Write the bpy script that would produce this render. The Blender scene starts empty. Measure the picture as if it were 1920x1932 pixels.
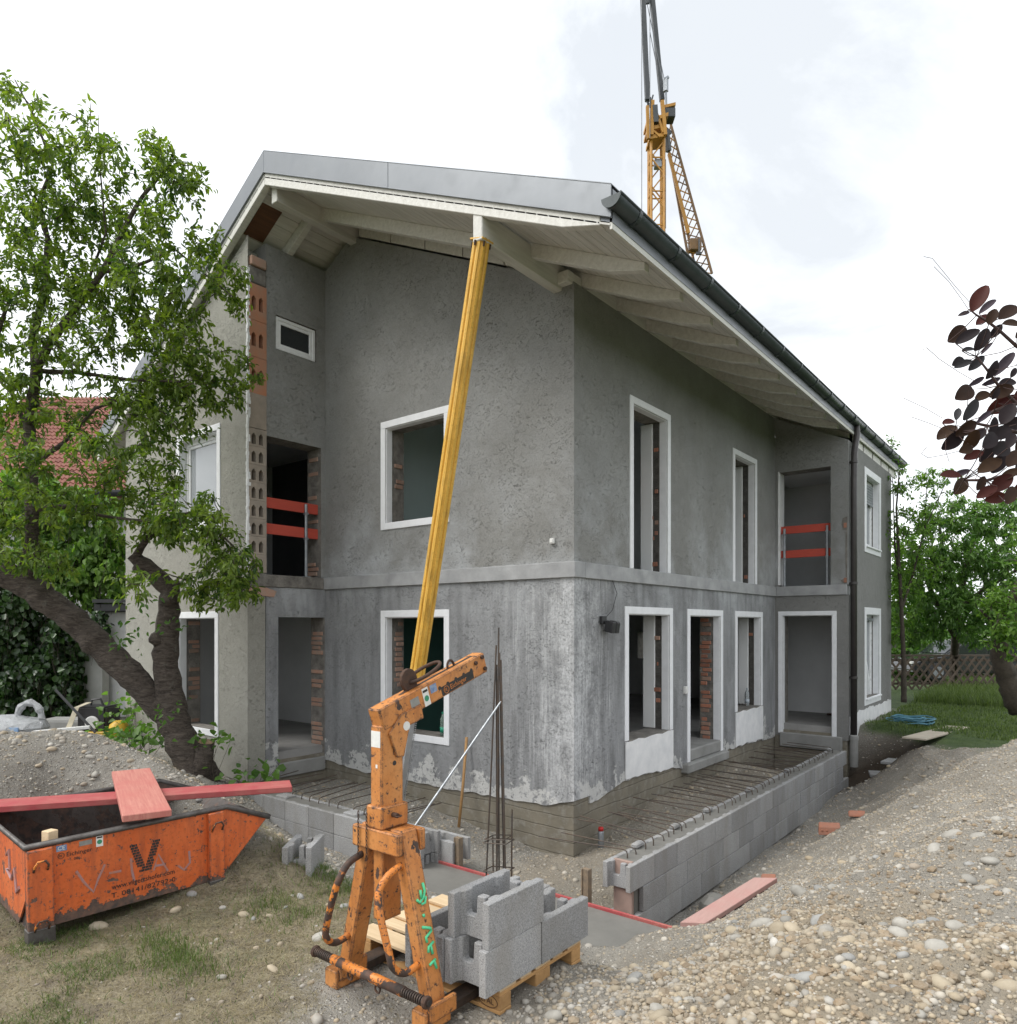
import bpy, bmesh, math, random
import numpy as np
from mathutils import Vector, Matrix
from mathutils.geometry import tessellate_polygon

R = random.Random(7)
rad = math.radians
scene = bpy.context.scene
COL = scene.collection

# ------------------------------------------------------------------ camera
CAM = Vector((4.717, -7.171, 1.9)); YAW = rad(38.581); FPX = 1347.928; HOR = 1180.528
cd = bpy.data.cameras.new('camera'); cam = bpy.data.objects.new('camera', cd); COL.objects.link(cam)
cam.location = CAM; cam.rotation_euler = (rad(90), 0, YAW)
cd.sensor_fit = 'HORIZONTAL'; cd.sensor_width = 36.0; cd.lens = FPX / 1920 * 36.0
cd.shift_y = (HOR - 966.0) / 1920.0; cd.clip_start = 0.05; cd.clip_end = 900.0
scene.camera = cam
FW = Vector((-math.sin(YAW), math.cos(YAW), 0)); RT = Vector((math.cos(YAW), math.sin(YAW), 0)); UP = Vector((0, 0, 1))
def ray(px, py): return FW + RT * ((px - 960) / FPX) + UP * ((HOR - py) / FPX)
def AD(px, py, d): return CAM + ray(px, py) * d          # a place seen at (px,py) of a 1920-wide photo, d metres deep
def AZ(px, py, z): r = ray(px, py); return CAM + r * ((z - CAM.z) / r.z)

# ------------------------------------------------------------------ sky, sun, exposure
SUN_AZ = rad(215); SUN_EL = rad(52)     # compass-like angle of the sun (from +y, clockwise), height
w = bpy.data.worlds.new('World'); scene.world = w; w.use_nodes = True
nt = w.node_tree; N = nt.nodes; L = nt.links
bg = N['Background']; bg.inputs['Strength'].default_value = 0.12
sky = N.new('ShaderNodeTexSky'); sky.sky_type = 'NISHITA'; sky.sun_disc = False
sky.sun_elevation = SUN_EL; sky.sun_rotation = SUN_AZ; sky.air_density = 1.0; sky.dust_density = 3.0; sky.ozone_density = 1.0
tc = N.new('ShaderNodeTexCoord'); sep = N.new('ShaderNodeSeparateXYZ'); L.new(tc.outputs['Generated'], sep.inputs[0])
ad = N.new('ShaderNodeMath'); ad.operation = 'ADD'; ad.inputs[1].default_value = 0.35; L.new(sep.outputs['Z'], ad.inputs[0])
mxz = N.new('ShaderNodeMath'); mxz.operation = 'MAXIMUM'; mxz.inputs[1].default_value = 0.12; L.new(ad.outputs[0], mxz.inputs[0])
cmb = N.new('ShaderNodeVectorMath'); cmb.operation = 'DIVIDE'; L.new(tc.outputs['Generated'], cmb.inputs[0])
cz = N.new('ShaderNodeCombineXYZ')
for i in range(3): L.new(mxz.outputs[0], cz.inputs[i])
L.new(cz.outputs[0], cmb.inputs[1])
cn = N.new('ShaderNodeTexNoise'); cn.inputs['Scale'].default_value = 1.15; cn.inputs['Detail'].default_value = 7; cn.inputs['Roughness'].default_value = 0.55; cn.inputs['Distortion'].default_value = 0.35
L.new(cmb.outputs[0], cn.inputs['Vector'])
cr = N.new('ShaderNodeMapRange'); cr.inputs['From Min'].default_value = 0.28; cr.inputs['From Max'].default_value = 0.50
cr.inputs['To Min'].default_value = 0.86; cr.inputs['To Max'].default_value = 0.98
L.new(cn.outputs['Fac'], cr.inputs['Value'])
cm = N.new('ShaderNodeMix'); cm.data_type = 'RGBA'
L.new(cr.outputs[0], cm.inputs['Factor']); L.new(sky.outputs[0], cm.inputs[6]); cn2 = N.new('ShaderNodeTexNoise'); cn2.inputs['Scale'].default_value = 1.35; cn2.noise_dimensions = '4D'; cn2.inputs['W'].default_value = 3.4; cn2.inputs['Distortion'].default_value = .4; cn2.inputs['Detail'].default_value = 9; cn2.inputs['Roughness'].default_value = .62; L.new(cmb.outputs[0], cn2.inputs['Vector'])
cr2 = N.new('ShaderNodeMapRange'); cr2.inputs['From Min'].default_value = 0.38; cr2.inputs['From Max'].default_value = 0.70; L.new(cn2.outputs['Fac'], cr2.inputs['Value'])
cw = N.new('ShaderNodeMix'); cw.data_type = 'RGBA'; cw.inputs[6].default_value = (3.72, 3.92, 4.15, 1); cw.inputs[7].default_value = (8.7, 8.8, 8.9, 1)
L.new(cr2.outputs[0], cw.inputs['Factor']); L.new(cw.outputs[2], cm.inputs[7])
L.new(cm.outputs[2], bg.inputs['Color'])
sd = bpy.data.lights.new('sun', 'SUN'); sun = bpy.data.objects.new('sun', sd); COL.objects.link(sun)
sd.energy = 1.5; sd.angle = rad(32); sd.color = (1.0, 0.97, 0.92)
sv = Vector((math.sin(SUN_AZ) * math.cos(SUN_EL), math.cos(SUN_AZ) * math.cos(SUN_EL), math.sin(SUN_EL)))
sun.rotation_euler = sv.to_track_quat('Z', 'Y').to_euler(); sun.location = (0, -10, 30)
vs = scene.view_settings; vs.view_transform = 'Standard'; vs.look = 'None'; vs.exposure = 0.97; vs.gamma = 1; vs.use_curve_mapping = False
scene.render.engine = 'CYCLES'; scene.cycles.max_bounces = 6; scene.cycles.diffuse_bounces = 4; scene.cycles.transparent_max_bounces = 12
scene.cycles.use_denoising = True; scene.cycles.caustics_reflective = False; scene.cycles.caustics_refractive = False

# ------------------------------------------------------------------ object helpers
def tag(o, label=None, cat=None, group=None, kind=None):
    if label: o['label'] = label
    if cat: o['category'] = cat
    if group: o['group'] = group
    if kind: o['kind'] = kind
    return o
def empty(name, loc=(0, 0, 0), label=None, cat=None, group=None):
    o = bpy.data.objects.new(name, None); COL.objects.link(o); o.location = loc; o.empty_display_size = 0.1
    return tag(o, label, cat, group)
def par(o, p):
    if p is not None:
        o.parent = p
        def wm(q): return (wm(q.parent) @ q.matrix_parent_inverse if q.parent else Matrix()) @ q.matrix_basis
        o.matrix_parent_inverse = wm(p).inverted()
    return o
def link(name, me, parent=None, mats=None, loc=None, rot=None, scl=None):
    o = bpy.data.objects.new(name, me); COL.objects.link(o)
    if mats:
        for m in (mats if isinstance(mats, (list, tuple)) else [mats]): me.materials.append(m)
    if loc is not None: o.location = loc
    if rot is not None: o.rotation_euler = rot
    if scl is not None: o.scale = scl
    return par(o, parent)

class MB:
    """collects shapes into one mesh"""
    def __init__(s): s.v = []; s.f = []; s.m = []
    def add(s, vs, fs, mi=0):
        b = len(s.v); s.v += [tuple(x) for x in vs]; s.f += [tuple(b + i for i in f) for f in fs]; s.m += [mi] * len(fs); return s
    def obox(s, o, a, b, c, mi=0):
        o, a, b, c = Vector(o), Vector(a), Vector(b), Vector(c)
        if a.cross(b).dot(c) < 0: a, b = b, a
        return s.add([o, o + a, o + a + b, o + b, o + c, o + a + c, o + a + b + c, o + b + c],
                     [(3, 2, 1, 0), (4, 5, 6, 7), (0, 1, 5, 4), (1, 2, 6, 5), (2, 3, 7, 6), (3, 0, 4, 7)], mi)
    def box(s, x0, y0, z0, x1, y1, z1, mi=0):
        x0, x1 = min(x0, x1), max(x0, x1); y0, y1 = min(y0, y1), max(y0, y1); z0, z1 = min(z0, z1), max(z0, z1)
        return s.obox((x0, y0, z0), (x1 - x0, 0, 0), (0, y1 - y0, 0), (0, 0, z1 - z0), mi)
    def beam(s, p, q, w, h, up=(0, 0, 1), mi=0):
        p, q = Vector(p), Vector(q); d = (q - p); u = Vector(up); sx = d.cross(u)
        if sx.length < 1e-6: sx = d.cross(Vector((1, 0, 0)))
        sx.normalize(); uu = sx.cross(d).normalized()
        return s.obox(p - sx * w / 2 - uu * h / 2, d, sx * w, uu * h, mi)
    def tube(s, pts, r, n=8, mi=0, cap=True):
        pts = [Vector(p) for p in pts]; k = len(pts); rs = r if isinstance(r, (list, tuple)) else [r] * k
        b = len(s.v); ref = None
        for i, p in enumerate(pts):
            d = (pts[min(i + 1, k - 1)] - pts[max(i - 1, 0)])
            if d.length < 1e-9: d = Vector((0, 0, 1))
            d.normalize()
            if ref is None: ref = d.orthogonal().normalized()
            ref = (ref - d * ref.dot(d))
            if ref.length < 1e-6: ref = d.orthogonal()
            ref.normalize(); o2 = d.cross(ref)
            for j in range(n):
                a = 2 * math.pi * j / n; s.v.append(tuple(p + (ref * math.cos(a) + o2 * math.sin(a)) * rs[i]))
        for i in range(k - 1):
            for j in range(n):
                j2 = (j + 1) % n; s.f.append((b + i * n + j, b + i * n + j2, b + (i + 1) * n + j2, b + (i + 1) * n + j)); s.m.append(mi)
        if cap:
            s.f.append(tuple(b + j for j in reversed(range(n)))); s.f.append(tuple(b + (k - 1) * n + j for j in range(n))); s.m += [mi, mi]
        return s
    def prism(s, poly, ext, mi=0):
        poly = [Vector(p) for p in poly]; e = Vector(ext); n = len(poly)
        nv = Vector((0, 0, 0))
        for i in range(n): nv += poly[i].cross(poly[(i + 1) % n])
        if nv.dot(e) > 0: poly = poly[::-1]
        return s.add(poly + [p + e for p in poly], [tuple(range(n)), tuple(range(2 * n - 1, n - 1, -1))] +
                     [((i + 1) % n, i, n + i, n + (i + 1) % n) for i in range(n)], mi)
    def lathe(s, base, prof, n=16, mi=0, axis=(0, 0, 1)):
        ax = Vector(axis).normalized(); u = ax.orthogonal().normalized(); v = ax.cross(u); b = len(s.v); k = len(prof); base = Vector(base)
        for r, h in prof:
            for j in range(n):
                a = 2 * math.pi * j / n; s.v.append(tuple(base + ax * h + (u * math.cos(a) + v * math.sin(a)) * r))
        for i in range(k - 1):
            for j in range(n):
                j2 = (j + 1) % n; s.f.append((b + i * n + j, b + i * n + j2, b + (i + 1) * n + j2, b + (i + 1) * n + j)); s.m.append(mi)
        s.f.append(tuple(b + j for j in reversed(range(n)))); s.f.append(tuple(b + (k - 1) * n + j for j in range(n))); s.m += [mi, mi]
        return s
    def mesh(s, name, bevel=0, smooth=False, seg=1):
        me = bpy.data.meshes.new(name); me.from_pydata(s.v, [], s.f)
        if any(s.m): me.polygons.foreach_set('material_index', s.m)
        if bevel:
            bm = bmesh.new(); bm.from_mesh(me)
            es = [e for e in bm.edges if len(e.link_faces) == 2 and e.calc_face_angle(0) > 0.5]
            bmesh.ops.bevel(bm, geom=es, offset=bevel, segments=seg, affect='EDGES', clamp_overlap=True); bm.to_mesh(me); bm.free()
        if smooth: me.polygons.foreach_set('use_smooth', [True] * len(me.polygons))
        me.update(); return me
    def build(s, name, mats, parent=None, bevel=0, smooth=False, seg=1):
        return link(name, s.mesh(name, bevel, smooth, seg), parent, mats)

# ------------------------------------------------------------------ materials
class NT:
    def __init__(s, name):
        s.mat = bpy.data.materials.new(name); s.mat.use_nodes = True; s.t = s.mat.node_tree; s.N = s.t.nodes; s.b = s.N['Principled BSDF']
        s.pos = s.new('ShaderNodeNewGeometry').outputs['Position']; s.tc = s.new('ShaderNodeTexCoord')
    def new(s, k): return s.N.new(k)
    def link(s, a, b): s.t.links.new(a, b)
    def put(s, sock, v):
        if isinstance(v, bpy.types.NodeSocket): s.link(v, sock)
        elif isinstance(v, (tuple, list)): sock.default_value = tuple(v) + ((1,) if len(v) == 3 and len(sock.default_value) == 4 else ())
        else: sock.default_value = v
    def map(s, scale=(1, 1, 1), rot=(0, 0, 0), src=None, loc=(0, 0, 0)):
        n = s.new('ShaderNodeMapping'); n.inputs['Scale'].default_value = scale; n.inputs['Rotation'].default_value = rot; n.inputs['Location'].default_value = loc
        s.link(src or s.pos, n.inputs[0]); return n.outputs[0]
    def noise(s, scale, detail=4, rough=0.55, vec=None, dist=0):
        n = s.new('ShaderNodeTexNoise'); n.inputs['Scale'].default_value = scale; n.inputs['Detail'].default_value = detail
        n.inputs['Roughness'].default_value = rough; n.inputs['Distortion'].default_value = dist; s.link(vec or s.pos, n.inputs['Vector']); return n.outputs['Fac']
    def vor(s, scale, feat='F1', vec=None, out='Distance', rnd=1.0):
        n = s.new('ShaderNodeTexVoronoi'); n.feature = feat; n.inputs['Scale'].default_value = scale; n.inputs['Randomness'].default_value = rnd
        s.link(vec or s.pos, n.inputs['Vector']); return n.outputs[out]
    def ramp(s, v, a, b, lo=0.0, hi=1.0, smooth=False):
        n = s.new('ShaderNodeMapRange'); n.inputs['From Min'].default_value = a; n.inputs['From Max'].default_value = b
        n.inputs['To Min'].default_value = lo; n.inputs['To Max'].default_value = hi
        if smooth: n.interpolation_type = 'SMOOTHSTEP'
        s.put(n.inputs['Value'], v); return n.outputs[0]
    def m(s, op, a, b=0.0):
        n = s.new('ShaderNodeMath'); n.operation = op; s.put(n.inputs[0], a); s.put(n.inputs[1], b); return n.outputs[0]
    def mix(s, f, a, b):
        n = s.new('ShaderNodeMix'); n.data_type = 'RGBA'; s.put(n.inputs['Factor'], f); s.put(n.inputs[6], a); s.put(n.inputs[7], b); return n.outputs[2]
    def xyz(s, v=None):
        n = s.new('ShaderNodeSeparateXYZ'); s.link(v or s.pos, n.inputs[0]); return n.outputs
    def attr(s, name, out='Color'):
        n = s.new('ShaderNodeAttribute'); n.attribute_name = name; return n.outputs[out]
    def rnd(s): return s.new('ShaderNodeObjectInfo').outputs['Random']
    def bump(s, h, strength=0.5, dist=0.01):
        n = s.new('ShaderNodeBump'); n.inputs['Strength'].default_value = strength; n.inputs['Distance'].default_value = dist
        s.put(n.inputs['Height'], h); s.link(n.outputs[0], s.b.inputs['Normal']); return s
    def col(s, v): s.put(s.b.inputs['Base Color'], v); return s
    def rough(s, v): s.put(s.b.inputs['Roughness'], v); return s
    def metal(s, v): s.put(s.b.inputs['Metallic'], v); return s

def simple(name, c1, c2=None, scale=6.0, rough=0.75, bump=0.25, bscale=60.0, bdist=0.004, metal=0.0, rnd=0.0):
    """two-tone mottled colour with fine relief; rnd varies the tone from object to object"""
    n = NT(name); c2 = c2 or tuple(x * 0.72 for x in c1)
    f = n.ramp(n.noise(scale, 6, 0.6), 0.32, 0.68)
    c = n.mix(f, c1, c2)
    if rnd:
        hs = n.new('ShaderNodeHueSaturation'); n.link(c, hs.inputs['Color']); n.put(hs.inputs['Value'], n.ramp(n.rnd(), 0, 1, 1 - rnd, 1 + rnd)); c = hs.outputs[0]
    n.col(c).rough(n.ramp(n.noise(scale * 3, 4), 0.3, 0.7, rough - 0.1, min(1, rough + 0.1))).metal(metal)
    if bump: n.bump(n.noise(bscale, 5, 0.6), bump, bdist)
    return n.mat

def plaster_mat(name, c1, c2, streak=0.0, bleach=0.0, z_lo=-0.4, z_hi=2.6):
    """rough scraped render: pits and trowel strokes, lime streaks running down, bleached patches"""
    n = NT(name); x, y, z = n.xyz()
    base = n.mix(n.ramp(n.noise(1.3, 7, 0.62), 0.3, 0.72), c1, c2)
    base = n.mix(n.ramp(n.noise(7, 5, 0.6), 0.45, 0.8, 0, 0.22), base, tuple(v * 0.62 for v in c1))
    base = n.mix(n.ramp(n.noise(55, 3, 0.7), 0.5, 0.75, 0, 0.4), base, tuple(v * 1.45 for v in c2))
    if bleach:      # pale lime film in clouds, mostly where rain splashed off the slab edge
        cl = n.m('MULTIPLY', n.ramp(n.noise(0.9, 6, 0.6), 0.42, 0.68), bleach)
        d = n.m('ABSOLUTE', n.m('SUBTRACT', z, 2.75))
        cl = n.m('MULTIPLY', cl, n.ramp(n.m('ADD', d, n.ramp(n.noise(3, 4), 0.3, 0.7, -0.35, 0.35)), 0.05, 1.1, 1.45, 0.3))
        base = n.mix(cl, base, (0.43, 0.445, 0.46))
    if streak:
        v = n.map((34, 34, 1.6)); v2 = n.map((6, 6, 0.6))
        st = n.m('MULTIPLY', n.ramp(n.noise(1.0, 6, 0.7, v), 0.42, 0.66), n.ramp(n.noise(1.0, 5, 0.6, v2), 0.38, 0.58))
        near = n.m('ADD', n.m('ABSOLUTE', x), n.m('ABSOLUTE', y))    # strongest beside the outer corner
        st = n.m('MULTIPLY', st, n.ramp(n.m('ADD', near, n.ramp(n.noise(1.5, 4), .3, .7, -.5, .5)), 0.1, 1.5, 1.2, 0.10))
        st = n.m('MULTIPLY', st, n.ramp(n.noise(60, 4, 0.7), 0.30, 0.52))
        st = n.m('MULTIPLY', st, streak)
        base = n.mix(st, base, (0.64, 0.65, 0.66))
        cw_ = n.m('MULTIPLY', n.ramp(n.m('ADD', near, n.ramp(n.noise(5, 6, .7), .3, .7, -.45, .45)), 0.05, .55, .8, 0), n.ramp(n.noise(26, 5, .7), .34, .56))
        base = n.mix(cw_, base, (0.60, 0.61, 0.62))
        dk = n.m('MULTIPLY', n.ramp(n.noise(1.0, 3, 0.5, n.map((5, 5, 0.9), loc=(3, 5, 1))), 0.46, 0.68), 0.45)
        base = n.mix(dk, base, tuple(v * 0.5 for v in c1))
        # pale lime wash along the ragged foot
        ft = n.m('MULTIPLY', n.ramp(n.m('ADD', z, n.ramp(n.noise(2.2, 5, 0.65), 0.25, 0.75, -0.5, 0.5)), -0.16, -0.10, 0.85, 0.0), n.ramp(n.noise(11, 5, .65), 0.40, 0.46))
        base = n.mix(ft, base, (0.60, 0.60, 0.585))
    stroke_shade = n.ramp(n.noise(1.0, 4, 0.7, n.map((22, 22, 34), rot=(0.5, 0.4, 0.3)), 1.6), 0.33, 0.40, 1.0, 0.0)
    sparse = n.ramp(n.noise(2.6, 5, 0.65), 0.44, 0.62)
    stroke_shade = n.m('MULTIPLY', stroke_shade, sparse)
    base = n.mix(n.m('MULTIPLY', stroke_shade, 0.5), base, tuple(v * 0.35 for v in c1))  # shade in the hollows of the strokes, painted into the colour
    n.col(base).rough(0.92)
    strokes = n.m('MULTIPLY', n.ramp(n.noise(1.0, 4, 0.7, n.map((22, 22, 34), rot=(0.5, 0.4, 0.3)), 1.6), 0.30, 0.44, -1.6, 0.0), n.ramp(sparse, 0, 1, .25, 1))
    pits = n.ramp(n.vor(26), 0.03, 0.16, -0.8, 0)
    h = n.m('ADD', n.m('MULTIPLY', n.noise(90, 5, 0.65), 0.8), n.m('ADD', strokes, pits))
    h = n.m('ADD', h, n.m('MULTIPLY', n.noise(5, 4, 0.5), 2.2))
    n.bump(h, 0.9, 0.011)
    return n.mat

def paint_mat(name, paint, rust=(0.035, 0.028, 0.024), amt=0.55, scale=5.0, chips=30.0, rough=0.42, hi=None, zband=None, edges=0.0):
    """steel paint worn through to dark metal in patches and chips"""
    n = NT(name); hi = hi or tuple(min(1, v * 1.25) for v in paint)
    col = n.mix(n.ramp(n.noise(3.0, 5, 0.6), 0.3, 0.7), paint, hi)
    col = n.mix(n.ramp(n.noise(40, 4, 0.7), 0.5, 0.72, 0, 0.55), col, tuple(v * 0.5 for v in paint))
    col = n.mix(n.ramp(n.noise(1.0, 5, .6, n.map((16, 16, 2.2))), .48, .72, 0, .6), col, tuple(v * .42 + .02 for v in paint))
    big = n.ramp(n.noise(scale, 8, 0.62, None, 0.4), amt, amt + 0.02)
    sm = n.ramp(n.noise(chips, 4, 0.65), amt + 0.10, amt + 0.13)
    wear = n.m('MAXIMUM', big, sm)
    if edges:       # paint rubbed off along the edges
        bv = n.new('ShaderNodeBevel'); bv.samples = 4; bv.inputs['Radius'].default_value = edges
        dt = n.new('ShaderNodeVectorMath'); dt.operation = 'DOT_PRODUCT'; n.link(bv.outputs[0], dt.inputs[0]); n.link(n.new('ShaderNodeNewGeometry').outputs['Normal'], dt.inputs[1])
        wear = n.m('MAXIMUM', wear, n.ramp(n.m('ADD', dt.outputs['Value'], n.ramp(n.noise(26, 6, .7), .3, .7, -.14, .10)), .93, .90))
    if zband:
        z = n.xyz()[2]
        wear = n.m('MAXIMUM', wear, n.ramp(n.m('ADD', z, n.ramp(n.noise(9, 6, 0.7), 0.3, 0.7, -0.07, 0.07)), zband, zband + 0.006, 1, 0))
    rc = n.mix(n.ramp(n.noise(22, 5), 0.35, 0.65), rust, (rust[0] * 2.6 + 0.01, rust[1] * 1.9, rust[2] * 1.5))
    n.col(n.mix(wear, col, rc)).rough(n.ramp(wear, 0, 1, rough, 0.75))
    n.bump(n.m('SUBTRACT', n.m('MULTIPLY', n.noise(70, 3), 0.25), wear), 0.5, 0.003)
    return n.mat

def wood_mat(name, c1, c2, axis=(1, 14, 14), rough=0.7, rnd=0.12, paint=None, pw=0.5, ang=None):
    n = NT(name); v = n.map(axis, src=n.tc.outputs['Object'])
    if ang is not None:      # grain along a board lying at this angle
        mp = v.node; mp.vector_type = 'TEXTURE'; mp.inputs['Scale'].default_value = (1 / axis[0], 1 / axis[1], 1 / axis[2]); mp.inputs['Rotation'].default_value = (0, 0, ang)
    g = n.ramp(n.noise(2.4, 8, 0.65, v, 0.5), 0.3, 0.7); c = n.mix(g, c1, c2)
    if paint: c = n.mix(n.ramp(n.noise(2.0, 7, 0.68), pw - 0.1, pw + 0.12, 1, 0.45), c, paint)
    hs = n.new('ShaderNodeHueSaturation'); n.link(c, hs.inputs['Color']); n.put(hs.inputs['Value'], n.ramp(n.rnd(), 0, 1, 1 - rnd, 1 + rnd))
    n.col(hs.outputs[0]).rough(rough).bump(n.noise(6, 6, 0.7, v), 0.3, 0.004); return n.mat

def leaf_mat(name, c_lo, c_hi, trans=0.35, attr='shade', rough=0.5):
    n = NT(name); n.t.nodes.remove(n.b)
    c = n.mix(n.attr(attr, 'Fac'), c_lo, c_hi)
    d = n.new('ShaderNodeBsdfPrincipled'); n.link(c, d.inputs['Base Color']); d.inputs['Roughness'].default_value = rough
    t = n.new('ShaderNodeBsdfTranslucent'); hs = n.new('ShaderNodeHueSaturation'); n.link(c, hs.inputs['Color']); hs.inputs['Value'].default_value = 1.5; hs.inputs['Saturation'].default_value = 1.15
    n.link(hs.outputs[0], t.inputs['Color'])
    mx = n.new('ShaderNodeMixShader'); mx.inputs[0].default_value = trans; n.link(d.outputs[0], mx.inputs[1]); n.link(t.outputs[0], mx.inputs[2])
    n.link(mx.outputs[0], n.N['Material Output'].inputs['Surface']); return n.mat

M = {}
M['plaster'] = plaster_mat('plaster_upper', (0.204, 0.204, 0.195), (0.278, 0.277, 0.264), bleach=0.75)
M['plaster_low'] = plaster_mat('plaster_lower', (0.20, 0.203, 0.208), (0.295, 0.30, 0.306), streak=0.8, bleach=0.85)
M['plaster_wing'] = plaster_mat('plaster_wing', (0.20, 0.20, 0.193), (0.25, 0.249, 0.24))
M['plaster_front'] = plaster_mat('plaster_front', (0.29, 0.283, 0.25), (0.36, 0.352, 0.312))
M['white_plaster'] = simple('white_plaster', (0.80, 0.80, 0.80), (0.66, 0.67, 0.68), 5, 0.85, 0.3, 50)
M['white_trim'] = simple('white_trim', (0.82, 0.83, 0.85), (0.74, 0.75, 0.77), 8, 0.6, 0.15, 80)
M['concrete'] = simple('concrete', (0.30, 0.30, 0.29), (0.21, 0.21, 0.20), 2.5, 0.9, 0.5, 40, 0.006)
M['band'] = simple('slab_edge', (0.40, 0.405, 0.41), (0.27, 0.275, 0.28), 3.5, 0.9, 0.6, 30, 0.006)
n = NT('foundation'); x, y, z = n.xyz()
c = n.mix(n.ramp(n.noise(2.2, 7, 0.6), 0.3, 0.7), (0.24, 0.215, 0.165), (0.155, 0.14, 0.11))
c = n.mix(n.ramp(n.noise(9, 5, 0.6), 0.5, 0.75, 0, 0.6), c, (0.33, 0.32, 0.29))
lin = n.ramp(n.m('ABSOLUTE', n.m('SUBTRACT', n.m('FRACT', n.m('ADD', n.m('MULTIPLY', z, 6.5), n.m('MULTIPLY', n.noise(1.5), 0.4))), 0.5)), 0.0, 0.06, -1, 0)
n.col(n.mix(n.m('MULTIPLY', lin, -0.4), c, (0.09, 0.08, 0.06))).rough(0.93).bump(n.m('ADD', lin, n.noise(25, 6, 0.7)), 0.6, 0.012); M['foundation'] = n.mat
M['mortar'] = simple('broken_mortar', (0.25, 0.235, 0.21), (0.12, 0.11, 0.10), 7, 0.95, 1.0, 22, 0.02)
M['mortar_dark'] = simple('dark_mortar', (0.11, 0.105, 0.095), (0.055, 0.05, 0.045), 9, 0.95, 1.0, 26, 0.02)
M['brick'] = simple('brick_red', (0.40, 0.165, 0.10), (0.31, 0.16, 0.115), 12, 0.9, 0.6, 40, 0.006, rnd=0.25)
M['brick_dusty'] = simple('brick_dusty', (0.40, 0.22, 0.155), (0.33, 0.255, 0.205), 9, 0.95, 0.6, 40, 0.006, rnd=0.2)
M['hollow_brick_grey'] = simple('brick_mortar_coated', (0.37, 0.31, 0.255), (0.27, 0.235, 0.20), 6, 0.95, 0.6, 45, 0.006, rnd=0.08)
M['inner_white'] = simple('interior_white', (0.78, 0.79, 0.79), (0.68, 0.69, 0.69), 1.2, 0.9, 0.1, 20)
M['inner_grey'] = simple('interior_grey', (0.60, 0.61, 0.62), (0.5, 0.51, 0.52), 1.2, 0.9, 0.1, 20)
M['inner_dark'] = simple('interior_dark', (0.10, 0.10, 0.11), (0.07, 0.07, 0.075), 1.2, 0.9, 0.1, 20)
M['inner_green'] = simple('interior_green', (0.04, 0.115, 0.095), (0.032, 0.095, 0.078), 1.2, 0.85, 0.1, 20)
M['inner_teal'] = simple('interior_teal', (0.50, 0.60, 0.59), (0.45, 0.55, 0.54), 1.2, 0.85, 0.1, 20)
M['screed'] = simple('screed', (0.33, 0.325, 0.315), (0.25, 0.245, 0.235), 2.0, 0.85, 0.2, 30)
M['eave_white'] = wood_mat('white_painted_timber', (0.70, 0.69, 0.65), (0.52, 0.51, 0.47), (8, 0.6, 8), 0.65, 0.04)
M['zinc'] = simple('zinc_sheet', (0.21, 0.222, 0.235), (0.18, 0.192, 0.205), 1.5, 0.42, 0.05, 6, metal=0.55)
M['gutter'] = simple('dark_gutter', (0.035, 0.045, 0.047), (0.05, 0.062, 0.065), 5, 0.38, 0.06, 30, metal=0.2)
M['downpipe'] = simple('brown_downpipe', (0.045, 0.04, 0.04), (0.06, 0.055, 0.052), 5, 0.4, 0.06, 30, metal=0.2)
M['dark_wood'] = wood_mat('old_dark_timber', (0.16, 0.07, 0.03), (0.08, 0.035, 0.018), (8, 0.6, 8))
M['pvc'] = simple('white_pvc', (0.80, 0.81, 0.82), (0.77, 0.78, 0.79), 3, 0.3, 0.0)
n = NT('window_glass'); n.col((0.02, 0.024, 0.026)).rough(0.03); n.b.inputs['Specular IOR Level'].default_value = 0.9; M['glass'] = n.mat
n = NT('window_glass_bright'); n.col((0.30, 0.32, 0.34)).rough(0.03); n.b.inputs['Specular IOR Level'].default_value = 1.0; M['glass_curtain'] = n.mat
M['red_board'] = wood_mat('red_guard_board', (0.50, 0.075, 0.045), (0.42, 0.06, 0.04), (6, 1, 14), 0.7, 0.08)
M['galv'] = simple('galvanised_steel', (0.34, 0.36, 0.38), (0.24, 0.26, 0.28), 12, 0.45, 0.1, 60, metal=0.6)
M['black_plastic'] = simple('black_plastic', (0.02, 0.02, 0.022), (0.03, 0.03, 0.032), 10, 0.45, 0.1)
M['white_plastic'] = simple('white_plastic', (0.72, 0.72, 0.70), (0.65, 0.65, 0.63), 10, 0.45, 0.0)
M['rust_steel'] = simple('rusty_steel', (0.10, 0.055, 0.035), (0.05, 0.032, 0.026), 25, 0.8, 0.5, 90, 0.002, metal=0.3)
M['rebar'] = simple('rebar_steel', (0.085, 0.08, 0.078), (0.12, 0.085, 0.06), 14, 0.6, 0.3, 120, 0.002, metal=0.5)
# ------------------------------------------------------------------ the house (its outer corner at x=0,y=0; ground floor level z=0)
house = empty('house', (-4.2, 3.0, -0.3), 'two-storey house stripped for rebuilding, bare grey render, white eaves and empty window openings', 'house')
YF = -1.38; XL = -8.78; XI = -4.79; YW = 7.254; XW = 1.348; YB = 11.21; TH = 0.36
RX = -4.16; RZ = 8.52; SR = 0.469; SL = 0.553      # ridge line and slopes of the two roof sides (upper edge of the verge sheet)
def roof_top(x): return RZ - SR * (x - RX) if x >= RX else RZ - SL * (RX - x)
def soffit(x): return roof_top(x) - 0.37
def under(x): return soffit(x) - 0.18               # underside of the rafters = top of the walls

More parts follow.
